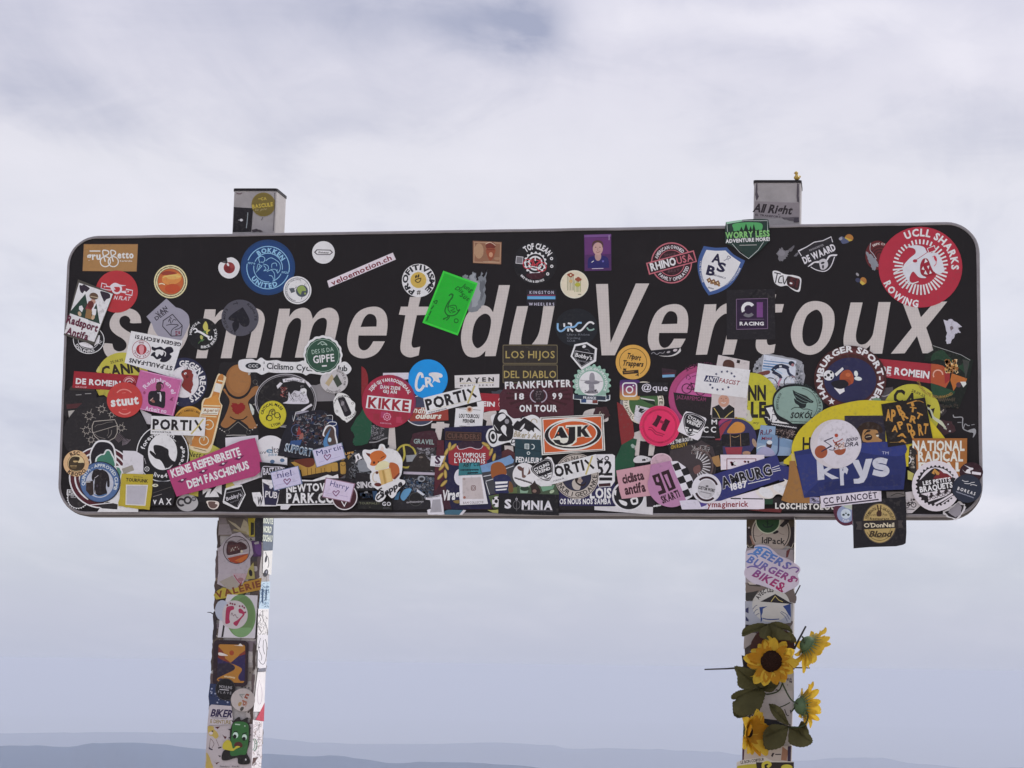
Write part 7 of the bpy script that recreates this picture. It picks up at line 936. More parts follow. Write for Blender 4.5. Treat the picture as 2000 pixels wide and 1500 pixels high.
# ---------------------------------------------------------------- materials
m_print = material('printed_vinyl', rough=.5, spec=.3, attr=True, nscale=26, namp=.15, bump=.22, bscale=38)
for t in (m_print.node_tree,):                    # faint grime and scuffs over the prints
    pb = [q for q in t.nodes if q.type == 'BSDF_PRINCIPLED'][0]; src = pb.inputs['Base Color'].links[0].from_socket; tcn = [q for q in t.nodes if q.type == 'TEX_COORD'][0]
    sn = t.nodes.new('ShaderNodeTexNoise'); sn.inputs['Scale'].default_value = 160; sn.inputs['Detail'].default_value = 4; t.links.new(tcn.outputs['Object'], sn.inputs['Vector'])
    bn = t.nodes.new('ShaderNodeTexNoise'); bn.inputs['Scale'].default_value = 9; bn.inputs['Detail'].default_value = 5; t.links.new(tcn.outputs['Object'], bn.inputs['Vector'])
    g_ = mth(t, 'MULTIPLY', mth(t, 'MULTIPLY', mth(t, 'SUBTRACT', sn.outputs['Fac'], .52, clamp=True), 3.2, clamp=True), mth(t, 'MULTIPLY', mth(t, 'SUBTRACT', bn.outputs['Fac'], .42, clamp=True), 3.0, clamp=True))
    t.links.new(mixc(t, mth(t, 'MULTIPLY', g_, .75), src, (.12, .105, .095, 1)), pb.inputs['Base Color'])
    t.links.new(mth(t, 'MULTIPLY_ADD', bn.outputs['Fac'], .5, .25), pb.inputs['Roughness'])
m_letter = material('reflective_film', rough=.5, spec=.3, attr=True, nscale=90, namp=.10)
m_black = material('black_sign_film', lin('221e20'), .5, .22, nscale=7, namp=.18)
m_alu = material('weathered_aluminium', lin('8f8a8c'), .5, .4, .4, nscale=26, namp=.38, bump=.25, bscale=30)
m_alu2 = material('dull_and_shaded_aluminium', lin('4c474c'), .6, .3, .4, nscale=30, namp=.2)
m_post = material('galvanised_post', lin('aaa5a4'), .5, .35, .15, nscale=30, namp=.3, bump=.1, bscale=40)
m_cap = material('black_plastic', lin('211c20'), .5, .3)
# scuffs and dust streaks on the black film
t = m_black.node_tree; pb = [n for n in t.nodes if n.type == 'BSDF_PRINCIPLED'][0]; src = pb.inputs['Base Color'].links[0].from_socket; tcn = [n for n in t.nodes if n.type == 'TEX_COORD'][0]
def streak(scale, stretch, rot, thr, gain):
    mp = t.nodes.new('ShaderNodeMapping'); mp.inputs[3].default_value = stretch; mp.inputs[2].default_value = (0, rot, 0); t.links.new(tcn.outputs['Object'], mp.inputs[0])
    q = t.nodes.new('ShaderNodeTexNoise'); q.inputs['Scale'].default_value = scale; q.inputs['Detail'].default_value = 6; q.inputs['Roughness'].default_value = .7; t.links.new(mp.outputs[0], q.inputs['Vector'])
    return mth(t, 'MULTIPLY', mth(t, 'SUBTRACT', q.outputs['Fac'], thr, clamp=True), gain, clamp=True)
s1 = streak(16, (6, 1, .5), 0, .60, 1.1); s2 = streak(26, (14, 1, .35), .9, .66, 2.4); s3 = streak(9, (1, 1, 1), 0, .55, .5); s4 = streak(30, (.4, 1, 16), .3, .67, 2.2)
f = mth(t, 'ADD', mth(t, 'ADD', s1, s2), mth(t, 'ADD', s3, s4), clamp=True)
t.links.new(mixc(t, mth(t, 'MULTIPLY', f, .28), src, (.16, .15, .15, 1)), pb.inputs['Base Color'])
# honeycomb weave of the reflective film
t = m_letter.node_tree; pb = [n for n in t.nodes if n.type == 'BSDF_PRINCIPLED'][0]; src = pb.inputs['Base Color'].links[0].from_socket
tcn = [n for n in t.nodes if n.type == 'TEX_COORD'][0]
vo = t.nodes.new('ShaderNodeTexVoronoi'); vo.feature = 'DISTANCE_TO_EDGE'; vo.inputs['Scale'].default_value = 330; vo.inputs['Randomness'].default_value = .15
t.links.new(tcn.outputs['Object'], vo.inputs['Vector'])
f = mth(t, 'MULTIPLY_ADD', mth(t, 'LESS_THAN', vo.outputs['Distance'], .12), -.16, 1.03)
cc = t.nodes.new('ShaderNodeCombineColor')
for i in range(3): t.links.new(f, cc.inputs[i])
t.links.new(mixc(t, 1.0, src, cc.outputs[0], 'MULTIPLY'), pb.inputs['Base Color'])
# ---------------------------------------------------------------- ground, hills and haze
def terrain_height(r): 
    if r < 16: return 0.0
    if r < 60: return -((r - 16) / 44) ** 1.4 * 16
    if r < 5200: return -16 - (r - 60) / 5140 * 1484 * (1.15 - .15 * r / 5200)
    return -1500.0
rs = [0, 3, 6, 10, 14, 16, 18, 20, 23, 27, 32, 40, 50, 60, 80, 120, 200, 350, 600, 1000, 1600, 2400, 3400, 4400, 5200, 7000, 10000, 14000, 20000, 28000, 38000, 48000, 60000]
V = []; F = []; n = 96
for i, r in enumerate(rs):
    for j in range(n):
        a = 2 * math.pi * j / n; z = terrain_height(r)
        k = .02 if r < 16 else min(40, r * .03)
        if r > 2: z += (noise.noise(Vector((math.cos(a) * r * .11 if r < 100 else math.cos(a) * 3 + i, math.sin(a) * r * .11 if r < 100 else math.sin(a) * 3, i * .3))) - .5) * k
        V.append((r * math.cos(a), r * math.sin(a), z))
for i in range(len(rs) - 1):
    for j in range(n):
        a, b = i * n + j, i * n + (j + 1) % n; F.append((a, b, b + n, a + n))
m_ground = material('limestone_scree', lin('b9b2a6'), .95, .1, nscale=.8, namp=.2, bump=.6, bscale=6)
t = m_ground.node_tree; pb = [q for q in t.nodes if q.type == 'BSDF_PRINCIPLED'][0]; src = pb.inputs['Base Color'].links[0].from_socket
geo = t.nodes.new('ShaderNodeNewGeometry'); sp = t.nodes.new('ShaderNodeSeparateXYZ'); t.links.new(geo.outputs['Position'], sp.inputs[0])
fz = mth(t, 'MULTIPLY', mth(t, 'ADD', sp.outputs[2], 300), -.002, clamp=True)
t.links.new(mixc(t, fz, src, (.055, .07, .04, 1)), pb.inputs['Base Color'])
tag(mesh('ground', V, F, m_ground, smooth=True), kind='structure')
m_hill = material('haze_tinted_woods', (.026, .062, .13), .95, .1, nscale=.0008, namp=.35)  # bluer than real woods: part of the distance haze is painted into the colour
def ridge(name, prof, D, seed, width=3500):
    """a long ridge: crest height from the bearings in prof, foot on the plain, a real back slope"""
    xs = []; x = prof[0][0]
    V = []; F = []; cols_ = 220; x0, x1 = prof[0][0], prof[-1][0]
    rows = (-1.0, -.75, -.5, -.3, -.12, 0, .15, .4, .7, 1.0)
    for i in range(cols_ + 1):
        px = x0 + (x1 - x0) * i / cols_
        k = 0
        while k < len(prof) - 2 and prof[k + 1][0] < px: k += 1
        tt = (px - prof[k][0]) / (prof[k + 1][0] - prof[k][0]); tt = tt * tt * (3 - 2 * tt) if True else tt
        py = prof[k][1] + (prof[k + 1][1] - prof[k][1]) * tt + noise.noise(Vector((px * .03, seed, 0))) * 1.6 + noise.noise(Vector((px * .11, seed, 4))) * .7
        d = ray(px, py); h = Vector((d.x, d.y, 0)).length; crest = cam.location.z + D * d.z / h; ux, uy = d.x / h, d.y / h
        for rr in rows:
            w_ = width * rr * (1 + .25 * noise.noise(Vector((px * .012, rr * 3, seed))))
            z = -1520 + (crest + 1520) * (math.cos(math.pi * rr) * .5 + .5) if rr else crest
            if rr and abs(rr) < .9: z += noise.noise(Vector((px * .05, rr * 6, seed + 9))) * 40 - 25
            V.append((cam.location.x + ux * (D + w_), cam.location.y + uy * (D + w_), z))
    m = len(rows)
    for i in range(cols_):
        for j in range(m - 1): F.append((i * m + j, i * m + j + 1, (i + 1) * m + j + 1, (i + 1) * m + j))
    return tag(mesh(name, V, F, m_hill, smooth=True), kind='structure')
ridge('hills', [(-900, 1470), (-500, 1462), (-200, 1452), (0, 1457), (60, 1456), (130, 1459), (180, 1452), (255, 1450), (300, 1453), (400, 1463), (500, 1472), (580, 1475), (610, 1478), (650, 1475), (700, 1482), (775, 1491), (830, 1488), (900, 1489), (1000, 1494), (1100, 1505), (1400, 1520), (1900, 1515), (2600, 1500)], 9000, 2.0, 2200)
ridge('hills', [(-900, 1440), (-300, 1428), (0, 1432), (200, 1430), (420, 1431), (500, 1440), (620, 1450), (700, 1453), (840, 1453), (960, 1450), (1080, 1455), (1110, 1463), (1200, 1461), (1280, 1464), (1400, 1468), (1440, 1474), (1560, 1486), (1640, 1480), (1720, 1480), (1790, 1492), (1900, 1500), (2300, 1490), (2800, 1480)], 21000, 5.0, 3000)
# haze over the lowlands
HX, HT, HB = 66000, 5.0, -1560
hv = [(x, y, z) for z in (HB, HT) for x, y in ((-HX, -HX), (HX, -HX), (HX, HX), (-HX, HX))]
m_haze = bpy.data.materials.new('haze'); m_haze.use_nodes = True; t = m_haze.node_tree; t.nodes.clear()
pv = t.nodes.new('ShaderNodeVolumePrincipled'); pv.inputs['Color'].default_value = (.73, .775, .90, 1); pv.inputs['Density'].default_value = 7.5e-5; pv.inputs['Anisotropy'].default_value = 0
ho = t.nodes.new('ShaderNodeOutputMaterial'); t.links.new(pv.outputs[0], ho.inputs['Volume'])
hz = mesh('haze', hv, [(0, 3, 2, 1), (4, 5, 6, 7), (0, 1, 5, 4), (1, 2, 6, 5), (2, 3, 7, 6), (3, 0, 4, 7)], m_haze); tag(hz, kind='stuff')
# ---------------------------------------------------------------- the sign
sign = tag(empty('road_sign', (0, POST_Y, 0)), label='wide black summit sign on two square posts, covered in cyclists\' stickers', category='sign')
SW, SH, RC = .900, .2825, .062
def rrect(w, h, r, n=10):
    p = []
    for sx, sz, st in ((1, 1, 0), (-1, 1, 90), (-1, -1, 180), (1, -1, 270)):
        for j in range(n + 1):
            a = R(st + 90 * j / n); p.append((sx * (w - r) + r * math.cos(a), sz * (h - r) + r * math.sin(a)))
    o = []
    for i, q in enumerate(p):
        e = p[(i + 1) % len(p)]; k = max(1, round(math.hypot(e[0] - q[0], e[1] - q[1]) / .03)) if math.hypot(e[0] - q[0], e[1] - q[1]) > .1 else 1
        k = (56 if abs(e[0] - q[0]) > .5 else 14) if k > 1 else 1
        o += [(q[0] + (e[0] - q[0]) * j / k, q[1] + (e[1] - q[1]) * j / k) for j in range(k)]
    return o
def strip(loops, close=True):
    V = []; F = []; n = len(loops[0])
    for l in loops: V += l
    for i in range(len(loops) - 1):
        for j in range(n): F.append((i * n + j, i * n + (j + 1) % n, (i + 1) * n + (j + 1) % n, (i + 1) * n + j))
    return V, F
def ring(w, h, r, y): return [(x, y, SZ + z) for x, z in rrect(w, h, r)]
inn = rrect(SW - .0062, SH - .0078, RC - .007)
b = [(x, 0, SZ + z) for x, z in inn]; back = [(x, .003, SZ + z) for x, z in inn]; n = len(b)
panel = mesh('sign_panel', b + back, [tuple(range(n))[::-1], tuple(range(n, 2 * n))] + [(i, (i + 1) % n, n + (i + 1) % n, n + i) for i in range(n)], m_black, sign)
V, F = strip([ring(SW - .0068, SH - .0084, RC - .008, .0005), ring(SW - .0066, SH - .0082, RC - .008, -.0018), ring(SW - .0050, SH - .0068, RC - .006, -.0022), ring(SW - .0018, SH - .0034, RC - .002, -.0016), ring(SW - .0008, SH - .0022, RC, .0022), ring(SW - .0012, SH - .0024, RC, .0040), ring(SW, SH - .0012, RC, .0060), ring(SW, SH, RC, .012), ring(SW, SH, RC, .0520), ring(SW - .014, SH - .014, RC - .01, .0525), ring(SW - .014, SH - .014, RC - .01, .0490), ring(SW - .003, SH - .003, RC - .003, .0480), ring(SW - .003, SH - .003, RC - .003, .0032)])
V = [(x + .0004 * noise.noise(Vector((x * 9, z * 9, 1))) + .0005 * noise.noise(Vector((x * 40, z * 40, 2))), y + .0006 * noise.noise(Vector((x * 14, z * 14, 5))), z + .0005 * noise.noise(Vector((x * 11, z * 11, 3))) + .0005 * noise.noise(Vector((x * 45, z * 45, 4)))) for x, y, z in V]
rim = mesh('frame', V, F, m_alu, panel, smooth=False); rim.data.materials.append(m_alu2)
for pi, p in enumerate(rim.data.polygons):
    if pi // (len(V) // 12) >= 4 and pi // (len(V) // 12) != 10: p.material_index = 1  # sides and underside take the darker metal, painting in their shade
rim['label'] = 'dented grey aluminium edge profile'
def boxv(c, u, r, w, h, D, y0):
    """box hanging down h from top centre c; front at y0"""
    V = []
    for dy in (0, D):
        for s, k in ((-1, 0), (1, 0), (1, 1), (-1, 1)):
            p = c + r * (s * w / 2) - u * (k * h); V.append(Vector((p.x, y0 + dy, p.z)))
    return V
parents = {'front': panel}
for i, b in enumerate(POSTS):
    zt = b.top.z; h = (zt + .3) / b.u.z; w = b.w; rd = .006
    prof = []
    for sx, sy, st in ((1, 1, 0), (-1, 1, 90), (-1, -1, 180), (1, -1, 270)):
        for j in range(5):
            a = R(st + 22.5 * j); prof.append((sx * (w / 2 - rd) + rd * math.cos(a), b.D / 2 + sy * (b.D / 2 - rd) + rd * math.sin(a)))
    V = []; F = []; m = len(prof)
    for k in range(25):
        c = b.top - b.u * (h * k / 24)
        for x, y in prof: V.append(Vector((c.x, POST_Y, c.z)) + b.r * x + Vector((0, y, 0)))
    for k in range(24):
        for j in range(m): F.append((k * m + j, (k + 1) * m + j, (k + 1) * m + (j + 1) % m, k * m + (j + 1) % m))
    F.append(tuple(range(m)))
    post = mesh('post', V, F, m_post, sign)
    e = .0012; V = []; F = []
    for hh in (.0, .0052):
        c = b.top + b.u * (hh - .001)
        for x, y in prof: V.append(Vector((c.x, POST_Y, c.z)) + b.r * (x * (1 + 2 * e / w)) + Vector((0, (y - b.D / 2) * (1 + 2 * e / b.D) + b.D / 2, 0)))
    F = [(j, (j + 1) % m, m + (j + 1) % m, m + j) for j in range(m)] + [tuple(range(m))[::-1], tuple(range(m, 2 * m))]
    mesh('cap', V, F, m_cap, post)
    parents[b.front.name] = post; parents[b.side.name] = post
    # clamp brackets joining board and post
    for zb in (SZ + .17, SZ - .17):
        c = b.top - b.u * ((b.top.z - zb) / b.u.z); bv = []
        for y in (.0500, .0556):
            for sx, sz in ((-1, -1), (1, -1), (1, 1), (-1, 1)): bv.append((c.x + sx * .075, y, zb + sz * .02))
        mesh('clamp', bv, [(0, 3, 2, 1), (4, 5, 6, 7), (0, 1, 5, 4), (1, 2, 6, 5), (2, 3, 7, 6), (3, 0, 4, 7)], m_alu2, post)
lets = [s for s in STK if s.name == 'letter']; rest = [s for s in STK if s.name != 'letter']
# stickers reaching over the raised rim lie on top of it
def over_rim(s):
    for x, y in [p for p in s.el[0][1]]:
        q = FRONT.at(x, y)
        if abs(q.x) > SW - .008 or abs(q.z - SZ) > SH - .008: return True
        dx, dz = abs(q.x) - (SW - RC), abs(q.z - SZ) - (SH - RC)
        if dx > 0 and dz > 0 and math.hypot(dx, dz) > RC - .008: return True
    return False
for s in rest:
    if s.surf is FRONT and s.minh < .0024 and over_rim(s): s.minh = .0024
    elif s.surf is not FRONT: s.minh = max(s.minh, .0001)
STK[:] = lets; build_stickers(m_letter, parents)
STK[:] = rest
allb = STK[:]
STK[:] = [s for s in allb]
for s in STK: pass
build_stickers(m_print, parents)
# ---------------------------------------------------------------- artificial sunflower garland wound round the right post
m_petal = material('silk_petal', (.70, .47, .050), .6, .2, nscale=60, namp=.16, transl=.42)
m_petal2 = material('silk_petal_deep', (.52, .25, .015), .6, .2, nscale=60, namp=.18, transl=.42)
m_disc = material('brown_flower_disc', (.035, .015, .010), .9, .1, nscale=400, namp=.5, bump=1.0, bscale=500)
m_leaf = material('silk_leaf', (.078, .072, .030), .7, .15, nscale=45, namp=.3, transl=.30, bump=.3, bscale=120)
m_calyx = material('plastic_calyx', (.10, .16, .08), .6, .25, nscale=120, namp=.3, transl=.15)
m_stem = material('dark_green_wire', (.030, .045, .018), .6, .3)
m_tie = material('black_nylon', (.018, .016, .018), .45, .4)
def PP(px, py, y): return plane_pt(px, py, y)
g0 = PP(1500, 1480, POST_Y)
garland = tag(empty('sunflower_garland', (g0.x, POST_Y - .02, g0.z - .05)), label='garland of four artificial sunflowers and leaves wound round the right post', category='garland')
rnd = random.Random(11)
def basis(nv, up=Vector((0, 0, 1))):
    nv = Vector(nv).normalized(); s = up.cross(nv)
    if s.length < .1: s = Vector((1, 0, 0))
    s.normalize(); return s, nv.cross(s), nv
def petal_geo(c, S, U, Nn, ang, L, wd, lift, r0, curl):
    """a cupped pointed petal; returns verts, faces"""
    d = S * math.cos(ang) + U * math.sin(ang); q = -S * math.sin(ang) + U * math.cos(ang); V = []; F = []; nl, nw = 7, 4
    for i in range(nl + 1):
        t_ = i / nl; w_ = wd * (math.sin(math.pi * min(1, t_ * .74 + .22)) ** .62) * (1 if t_ < .93 else .5); out = r0 + L * t_; hh = lift * L * t_ - curl * L * t_ * t_
        for j in range(nw + 1):
            s_ = j / nw * 2 - 1; V.append(c + d * out + q * (s_ * w_ / 2) + Nn * (hh + .10 * wd * s_ * s_ + .035 * wd * math.sin(7 * s_ + 9 * t_ + ang * 5) + .06 * wd * math.sin(ang * 7 + 5 * t_)))
    for i in range(nl):
        for j in range(nw): F.append((i * (nw + 1) + j, i * (nw + 1) + j + 1, (i + 1) * (nw + 1) + j + 1, (i + 1) * (nw + 1) + j))
    return V, F
def tube(name, pts, r, mat, parent, seg=7, r1=None):
    V = []; F = []; n = len(pts)
    for i, p in enumerate(pts):
        tv = (pts[min(n - 1, i + 1)] - pts[max(0, i - 1)]).normalized(); a = tv.orthogonal().normalized(); b_ = tv.cross(a); rr = r + ((r1 or r) - r) * i / (n - 1)
        if i and V:
            pass
        for k in range(seg): V.append(p + a * (rr * math.cos(2 * math.pi * k / seg)) + b_ * (rr * math.sin(2 * math.pi * k / seg)))
    for i in range(n - 1):
        best = 0; bd = 9e9
        for o in range(seg):
            dd = (V[i * seg] - V[(i + 1) * seg + o]).length
            if dd < bd: bd = dd; best = o
        for k in range(seg): F.append((i * seg + k, i * seg + (k + 1) % seg, (i + 1) * seg + (k + 1 + best) % seg, (i + 1) * seg + (k + best) % seg))
    F += [tuple(range(seg))[::-1], tuple((n - 1) * seg + k for k in range(seg))]
    return mesh(name, V, F, mat, parent, smooth=True)
def sunflower(px, py, y, nv, R_out, R_disc, lift, label, n1=13, n2=11, curl=.15, seed=0, up=Vector((0, 0, 1))):
    c = PP(px, py, y); S, U, Nn = basis(nv, up); rr = random.Random(seed)
    # flower head: domed brown disc
    V = []; F = []; seg = 22
    for i in range(6):
        a = i / 5 * math.pi / 2
        for k in range(seg):
            an = 2 * math.pi * k / seg; bump_ = 1 + .05 * math.sin(k * 5 + i * 3)
            V.append(c + (S * math.cos(an) + U * math.sin(an)) * (R_disc * math.cos(a) * bump_) + Nn * (R_disc * .38 * math.sin(a) + .002))
    for i in range(5):
        for k in range(seg): F.append((i * seg + k, i * seg + (k + 1) % seg, (i + 1) * seg + (k + 1) % seg, (i + 1) * seg + k))
    head = mesh('flower', V, F, m_disc, garland, smooth=True); head['label'] = label
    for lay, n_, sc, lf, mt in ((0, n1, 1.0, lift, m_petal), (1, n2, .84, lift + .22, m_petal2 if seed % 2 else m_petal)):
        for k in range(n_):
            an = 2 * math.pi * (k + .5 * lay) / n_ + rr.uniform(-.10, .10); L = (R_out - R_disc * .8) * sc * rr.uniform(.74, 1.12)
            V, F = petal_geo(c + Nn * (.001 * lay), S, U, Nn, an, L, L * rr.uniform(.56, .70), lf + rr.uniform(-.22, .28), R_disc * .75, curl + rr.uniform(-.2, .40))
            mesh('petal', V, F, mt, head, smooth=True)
    # green calyx behind with bristle-like sepals
    V = []; F = []
    for i in range(6):
        t_ = i / 5; rad = R_disc * .80 * math.cos(t_ * math.pi / 2) + .0015
        for k in range(seg):
            an = 2 * math.pi * k / seg; V.append(c + (S * math.cos(an) + U * math.sin(an)) * (rad * (1 + .10 * math.sin(k * math.pi))) - Nn * (R_disc * .75 * math.sin(t_ * math.pi / 2)))
    for i in range(5):
        for k in range(seg): F.append((i * seg + k, (i + 1) * seg + k, (i + 1) * seg + (k + 1) % seg, i * seg + (k + 1) % seg))
    for k in range(26):
        an = 2 * math.pi * k / 26; d = S * math.cos(an) + U * math.sin(an); q = -S * math.sin(an) + U * math.cos(an); b0 = len(V); L = R_disc * rr.uniform(.5, .85)
        V += [c + d * R_disc * .95 - Nn * .003 + q * .0018, c + d * R_disc * .95 - Nn * .003 - q * .0018, c + d * (R_disc + L) + Nn * (lift * L - .003)]; F.append((b0, b0 + 1, b0 + 2))
    mesh('calyx', V, F, m_calyx, head, smooth=True)
    return c, Nn
sunflower(1507, 1292, POST_Y - .040, (-.14, -1, .10), .0505, .0210, .34, 'large sunflower facing the camera', 14, 12, .22, 1)
sunflower(1578, 1259, POST_Y - .015, (.66, .42, -.50), .047, .019, .70, 'sunflower turned away, its green back showing, upper right', 13, 10, .30, 2)
sunflower(1566, 1379, POST_Y - .018, (.80, .42, .05), .044, .019, .85, 'backlit sunflower at the right, turned away', 13, 10, .25, 4)
sunflower(1461, 1430, POST_Y - .040, (.80, -.58, -.06), .046, .011, .80, 'half-open sunflower turned to the right, lowest', 12, 10, .20, 3)
def leaf(outline, y0, tilt=(0, 0), fold=.006, wave=.004, seed=1, label=None):
    """serrated leaf traced as a rim around a midrib; y varies over the blade so it cups and droops"""
    v = fnum(outline); P_ = [(v[i], v[i + 1]) for i in range(0, len(v), 2)]; rr = random.Random(seed)
    base, tip = P_[0], P_[1]; rim_ = smooth_loop([base] + P_[2:], (0,), 5); 
    # serrate
    out = []; cxm = sum(p[0] for p in rim_) / len(rim_); cym = sum(p[1] for p in rim_) / len(rim_)
    for i, p in enumerate(rim_):
        k = 1 + (.035 if i % 2 else -.01); out.append((cxm + (p[0] - cxm) * k, cym + (p[1] - cym) * k))
    ax, ay = tip[0] - base[0], tip[1] - base[1]; al = math.hypot(ax, ay); ax /= al; ay /= al
    def yy(x, y):
        u = ((x - base[0]) * ax + (y - base[1]) * ay) / al; w_ = (-(x - base[0]) * ay + (y - base[1]) * ax) / al
        return y0 + tilt[0] * u + tilt[1] * w_ - fold * abs(w_) * 3 + wave * math.sin(u * 5 + seed) * math.cos(w_ * 6)
    rings = []; V = []; F = []; n = len(out); m = 5
    for k in range(m):
        s_ = 1 - k / (m - 1) * .999
        for x, y in out:
            u = max(.05, min(.95, ((x - base[0]) * ax + (y - base[1]) * ay) / al)); mx, my = base[0] + ax * al * u, base[1] + ay * al * u
            X, Y = mx + (x - mx) * s_, my + (y - my) * s_; V.append(PP(X, Y, yy(X, Y)))
    for k in range(m - 1):
        for i in range(n): F.append((k * n + i, k * n + (i + 1) % n, (k + 1) * n + (i + 1) % n, (k + 1) * n + i))
    V2 = [q + Vector((0, .0006, 0)) for q in V]; 
    o = mesh('leaf', V, F, m_leaf, garland, smooth=True)
    if label: o['label'] = label
    vein = [PP(base[0] + ax * al * t_, base[1] + ay * al * t_, yy(base[0] + ax * al * t_, base[1] + ay * al * t_) - .0012) for t_ in (0, .2, .4, .6, .8, .97)]
    tube('vein', vein, .0012, m_leaf, o, 5, .0005)
L0 = POST_Y
leaf("1500 1219 1450 1238 1480 1217 1458 1224 1450 1232 1450 1243 1460 1240 1475 1234 1488 1233 1496 1228", L0 - .022, (-.01, 0), seed=2)
leaf("1498 1219 1546 1232 1515 1214 1530 1217 1542 1224 1548 1236 1535 1230 1515 1228", L0 - .020, (-.005, 0), seed=3)
leaf("1502 1220 1510 1252 1486 1228 1484 1243 1497 1249 1510 1252 1530 1250 1546 1250 1536 1236 1520 1226", L0 - .026, (-.012, 0), seed=4)
leaf("1546 1256 1525 1228 1526 1226 1534 1236 1545 1235 1555 1248 1553 1255 1545 1248 1540 1240", L0 - .030, (-.01, 0), seed=5)
leaf("1482 1343 1436 1303 1470 1345 1452 1346 1441 1338 1440 1322 1435 1302 1450 1303 1472 1308 1490 1318 1496 1332 1492 1342", L0 - .026, (-.02, 0), seed=6)
leaf("1480 1344 1516 1340 1492 1350 1505 1352 1514 1346 1522 1332 1505 1326 1490 1332", L0 - .018, (0, 0), seed=7)
leaf("1482 1344 1440 1362 1452 1347 1440 1350 1429 1358 1430 1366 1444 1366 1436 1370 1431 1376 1436 1392 1452 1398 1480 1390 1490 1372 1494 1356 1490 1346", L0 - .022, (-.015, 0), seed=8)
leaf("1443 1370 1440 1404 1432 1370 1431 1382 1434 1398 1448 1402 1462 1396 1468 1384 1458 1374", L0 - .016, (-.01, 0), seed=16)
leaf("1502 1375 1540 1414 1505 1388 1512 1400 1522 1409 1540 1416 1536 1402 1528 1386 1514 1376", L0 - .022, (-.012, 0), seed=9)
leaf("1540 1419 1492 1440 1520 1415 1505 1416 1494 1426 1490 1440 1495 1462 1512 1464 1530 1456 1536 1440", L0 - .024, (-.014, 0), seed=10)
leaf("1542 1419 1584 1448 1560 1420 1575 1428 1586 1442 1585 1452 1570 1459 1552 1457 1540 1448", L0 - .018, (-.012, 0), seed=12)
leaf("1560 1418 1580 1432 1566 1408 1574 1416 1580 1432 1566 1434 1556 1428", L0 - .012, (-.004, 0), seed=13)
def wire(s, ys, r, name='stem', mat=None, parent=None, r1=None):
    v = fnum(s); p = smooth_loop([(v[i], v[i + 1]) for i in range(0, len(v), 2)], (), 5, False); n = len(p)
    return tube(name, [PP(a, b_, ys[0] + (ys[1] - ys[0]) * i / (n - 1)) for i, (a, b_) in enumerate(p)], r, mat or m_stem, parent or garland, 6, r1)
wire("1526 1328 1533 1345 1545 1366 1560 1376 1572 1386 1578 1398 1574 1412 1562 1420 1545 1420", (L0 - .03, L0 - .03), .0016)
wire("1501 1222 1502 1240 1498 1262", (L0 - .022, L0 - .028), .0016)
wire("1482 1344 1490 1350 1498 1356 1520 1350 1528 1335", (L0 - .014, L0 - .02), .0014)
wire("1483 1345 1478 1380 1476 1400 1480 1420", (L0 - .012, L0 - .02), .0014)
wire("1472 1392 1478 1408 1482 1416", (L0 - .03, L0 - .03), .0016)
wire("1545 1420 1520 1428 1490 1430", (L0 - .02, L0 - .028), .0014)
wire("1521 1382 1532 1378 1543 1372", (L0 - .02, L0 - .024), .001)
wire("1571 1256 1569 1246 1566 1243", (L0 - .03, L0 - .03), .0018)
wire("1546 1390 1556 1378 1566 1372", (L0 - .02, L0 - .03), .0014)
# stick-like wires poking out of the post
tie = tag(empty('cable_tie', tuple(PP(1437, 1305, POST_Y - .006))), label='black cable tie round the right post with long tail sticking out left', category='cable tie')
tube('tail', [PP(1376, 1307.5, POST_Y - .008), PP(1420, 1306, POST_Y - .007), PP(1440, 1304.5, POST_Y - .005), PP(1452, 1304, POST_Y - .004)], .0013, m_tie, tie, 6, .0022)
bb = B_.top - B_.u * ((B_.top.z - PP(1500, 1303, POST_Y).z) / B_.u.z); V = []; F = []
for k, (sx, y) in enumerate(((-1, -.002), (1, -.002), (1, B_.D + .002), (-1, B_.D + .002))):
    for dz in (-.003, .003): 
        p = bb + B_.r * (sx * (B_.w / 2 + .002)) + B_.u * dz; V.append(Vector((p.x, POST_Y + y, p.z)))
for k in range(4): F.append((2 * k, 2 * ((k + 1) % 4), 2 * ((k + 1) % 4) + 1, 2 * k + 1))
mesh('strap', V, F, m_tie, tie)
tie2 = tag(empty('cable_tie', tuple(PP(1552, 1265, POST_Y))), label='dark stick-like tie end pointing up beside the upper right sunflower', category='cable tie')
tube('tail', [PP(1551, 1268, POST_Y - .02), PP(1557, 1255, POST_Y - .02), PP(1574, 1223, POST_Y - .022)], .0022, m_tie, tie2, 6, .0018)
tie3 = tag(empty('cable_tie', tuple(PP(1552, 1160, POST_Y + .01))), label='thin grey tie end sticking out of the right post below the brush lettering', category='cable tie')
tube('tail', [PP(1548, 1172, POST_Y + .01), PP(1554, 1160, POST_Y + .012), PP(1563, 1143, POST_Y + .014)], .0016, m_tie, tie3, 6, .0013)
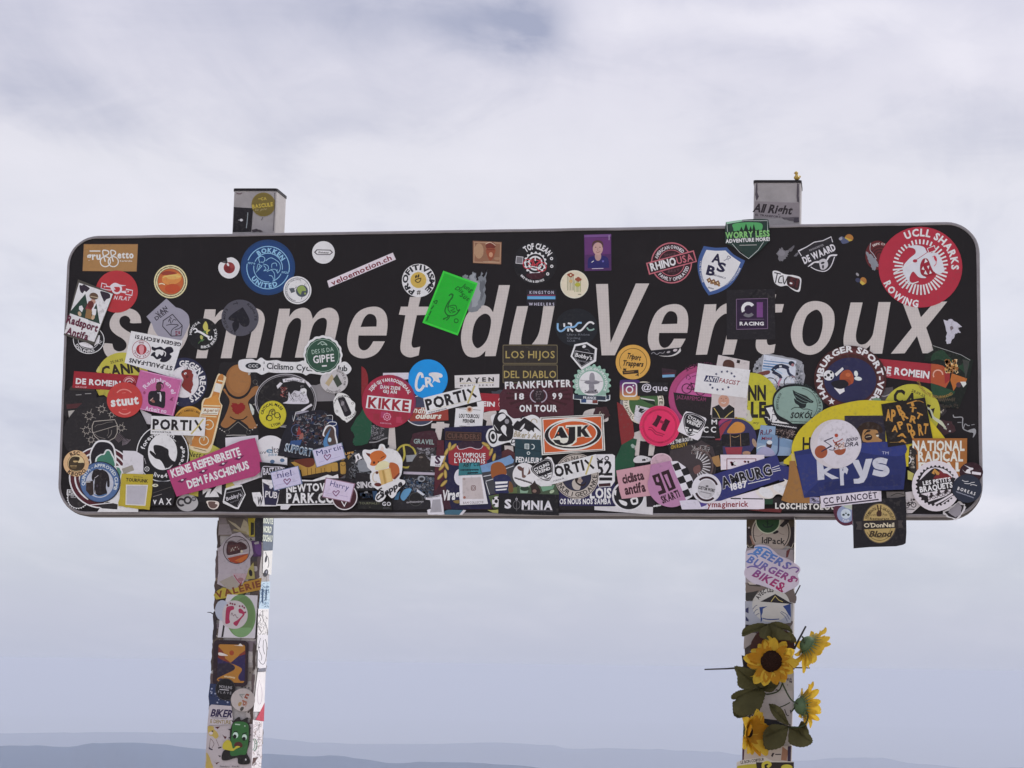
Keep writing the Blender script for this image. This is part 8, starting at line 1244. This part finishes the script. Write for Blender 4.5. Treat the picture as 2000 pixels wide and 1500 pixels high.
tie4 = tag(empty('cable_tie', tuple(PP(1560, 1304, POST_Y + .02))), label='short black tie end sticking out right of the right post', category='cable tie')
tube('tail', [PP(1552, 1304, POST_Y + .02), PP(1582, 1304.5, POST_Y + .02)], .0013, m_tie, tie4, 6, .0013)
tie5 = tag(empty('cable_tie', tuple(PP(415, 1200, POST_Y))), label='thin curled tie end poking out left of the left post', category='cable tie')
tube('tail', [PP(422, 1206, POST_Y + .01), PP(416, 1199, POST_Y + .01), PP(411, 1196, POST_Y + .01), PP(405, 1196, POST_Y + .01)], .0016, m_tie, tie5, 6, .0006)
# small gold toy figure on the right post cap
m_gold = material('gold_plastic', (.50, .34, .07), .35, .5, nscale=200, namp=.15)
c0 = plane_pt(1556.5, 351.5, POST_Y + .006); c0.z = c0.z
toy = tag(empty('toy_figure', tuple(c0)), label='tiny golden duck-like toy glued on top of the right post', category='toy')
def ball(name, c, rx, ry, rz, mat, parent, seg=16, sh=None):
    V = []; F = []
    for i in range(seg // 2 + 1):
        a = math.pi * i / (seg // 2)
        for k in range(seg):
            b_ = 2 * math.pi * k / seg; V.append(c + Vector((rx * math.sin(a) * math.cos(b_), ry * math.sin(a) * math.sin(b_), rz * math.cos(a))))
    for i in range(seg // 2):
        for k in range(seg): F.append((i * seg + k, (i + 1) * seg + k, (i + 1) * seg + (k + 1) % seg, i * seg + (k + 1) % seg))
    return mesh(name, V, F, mat, parent, smooth=True)
U3 = Vector((0, 0, 1))
ball('body', c0 + U3 * .0045, .0062, .0075, .0050, m_gold, toy); ball('neck', c0 + U3 * .0095 + Vector((-.0008, 0, 0)), .0030, .003, .0042, m_gold, toy); ball('head', c0 + U3 * .0138 + Vector((-.0012, 0, 0)), .0038, .0036, .0034, m_gold, toy)
m_or = material('orange_plastic', (.35, .12, .02), .4, .4); ball('beak', c0 + U3 * .0133 + Vector((-.0040, -.001, 0)), .0022, .0014, .0009, m_or, toy, 10)
ball('tail', c0 + U3 * .0065 + Vector((.0055, 0, 0)), .0022, .0016, .0022, m_gold, toy, 10)
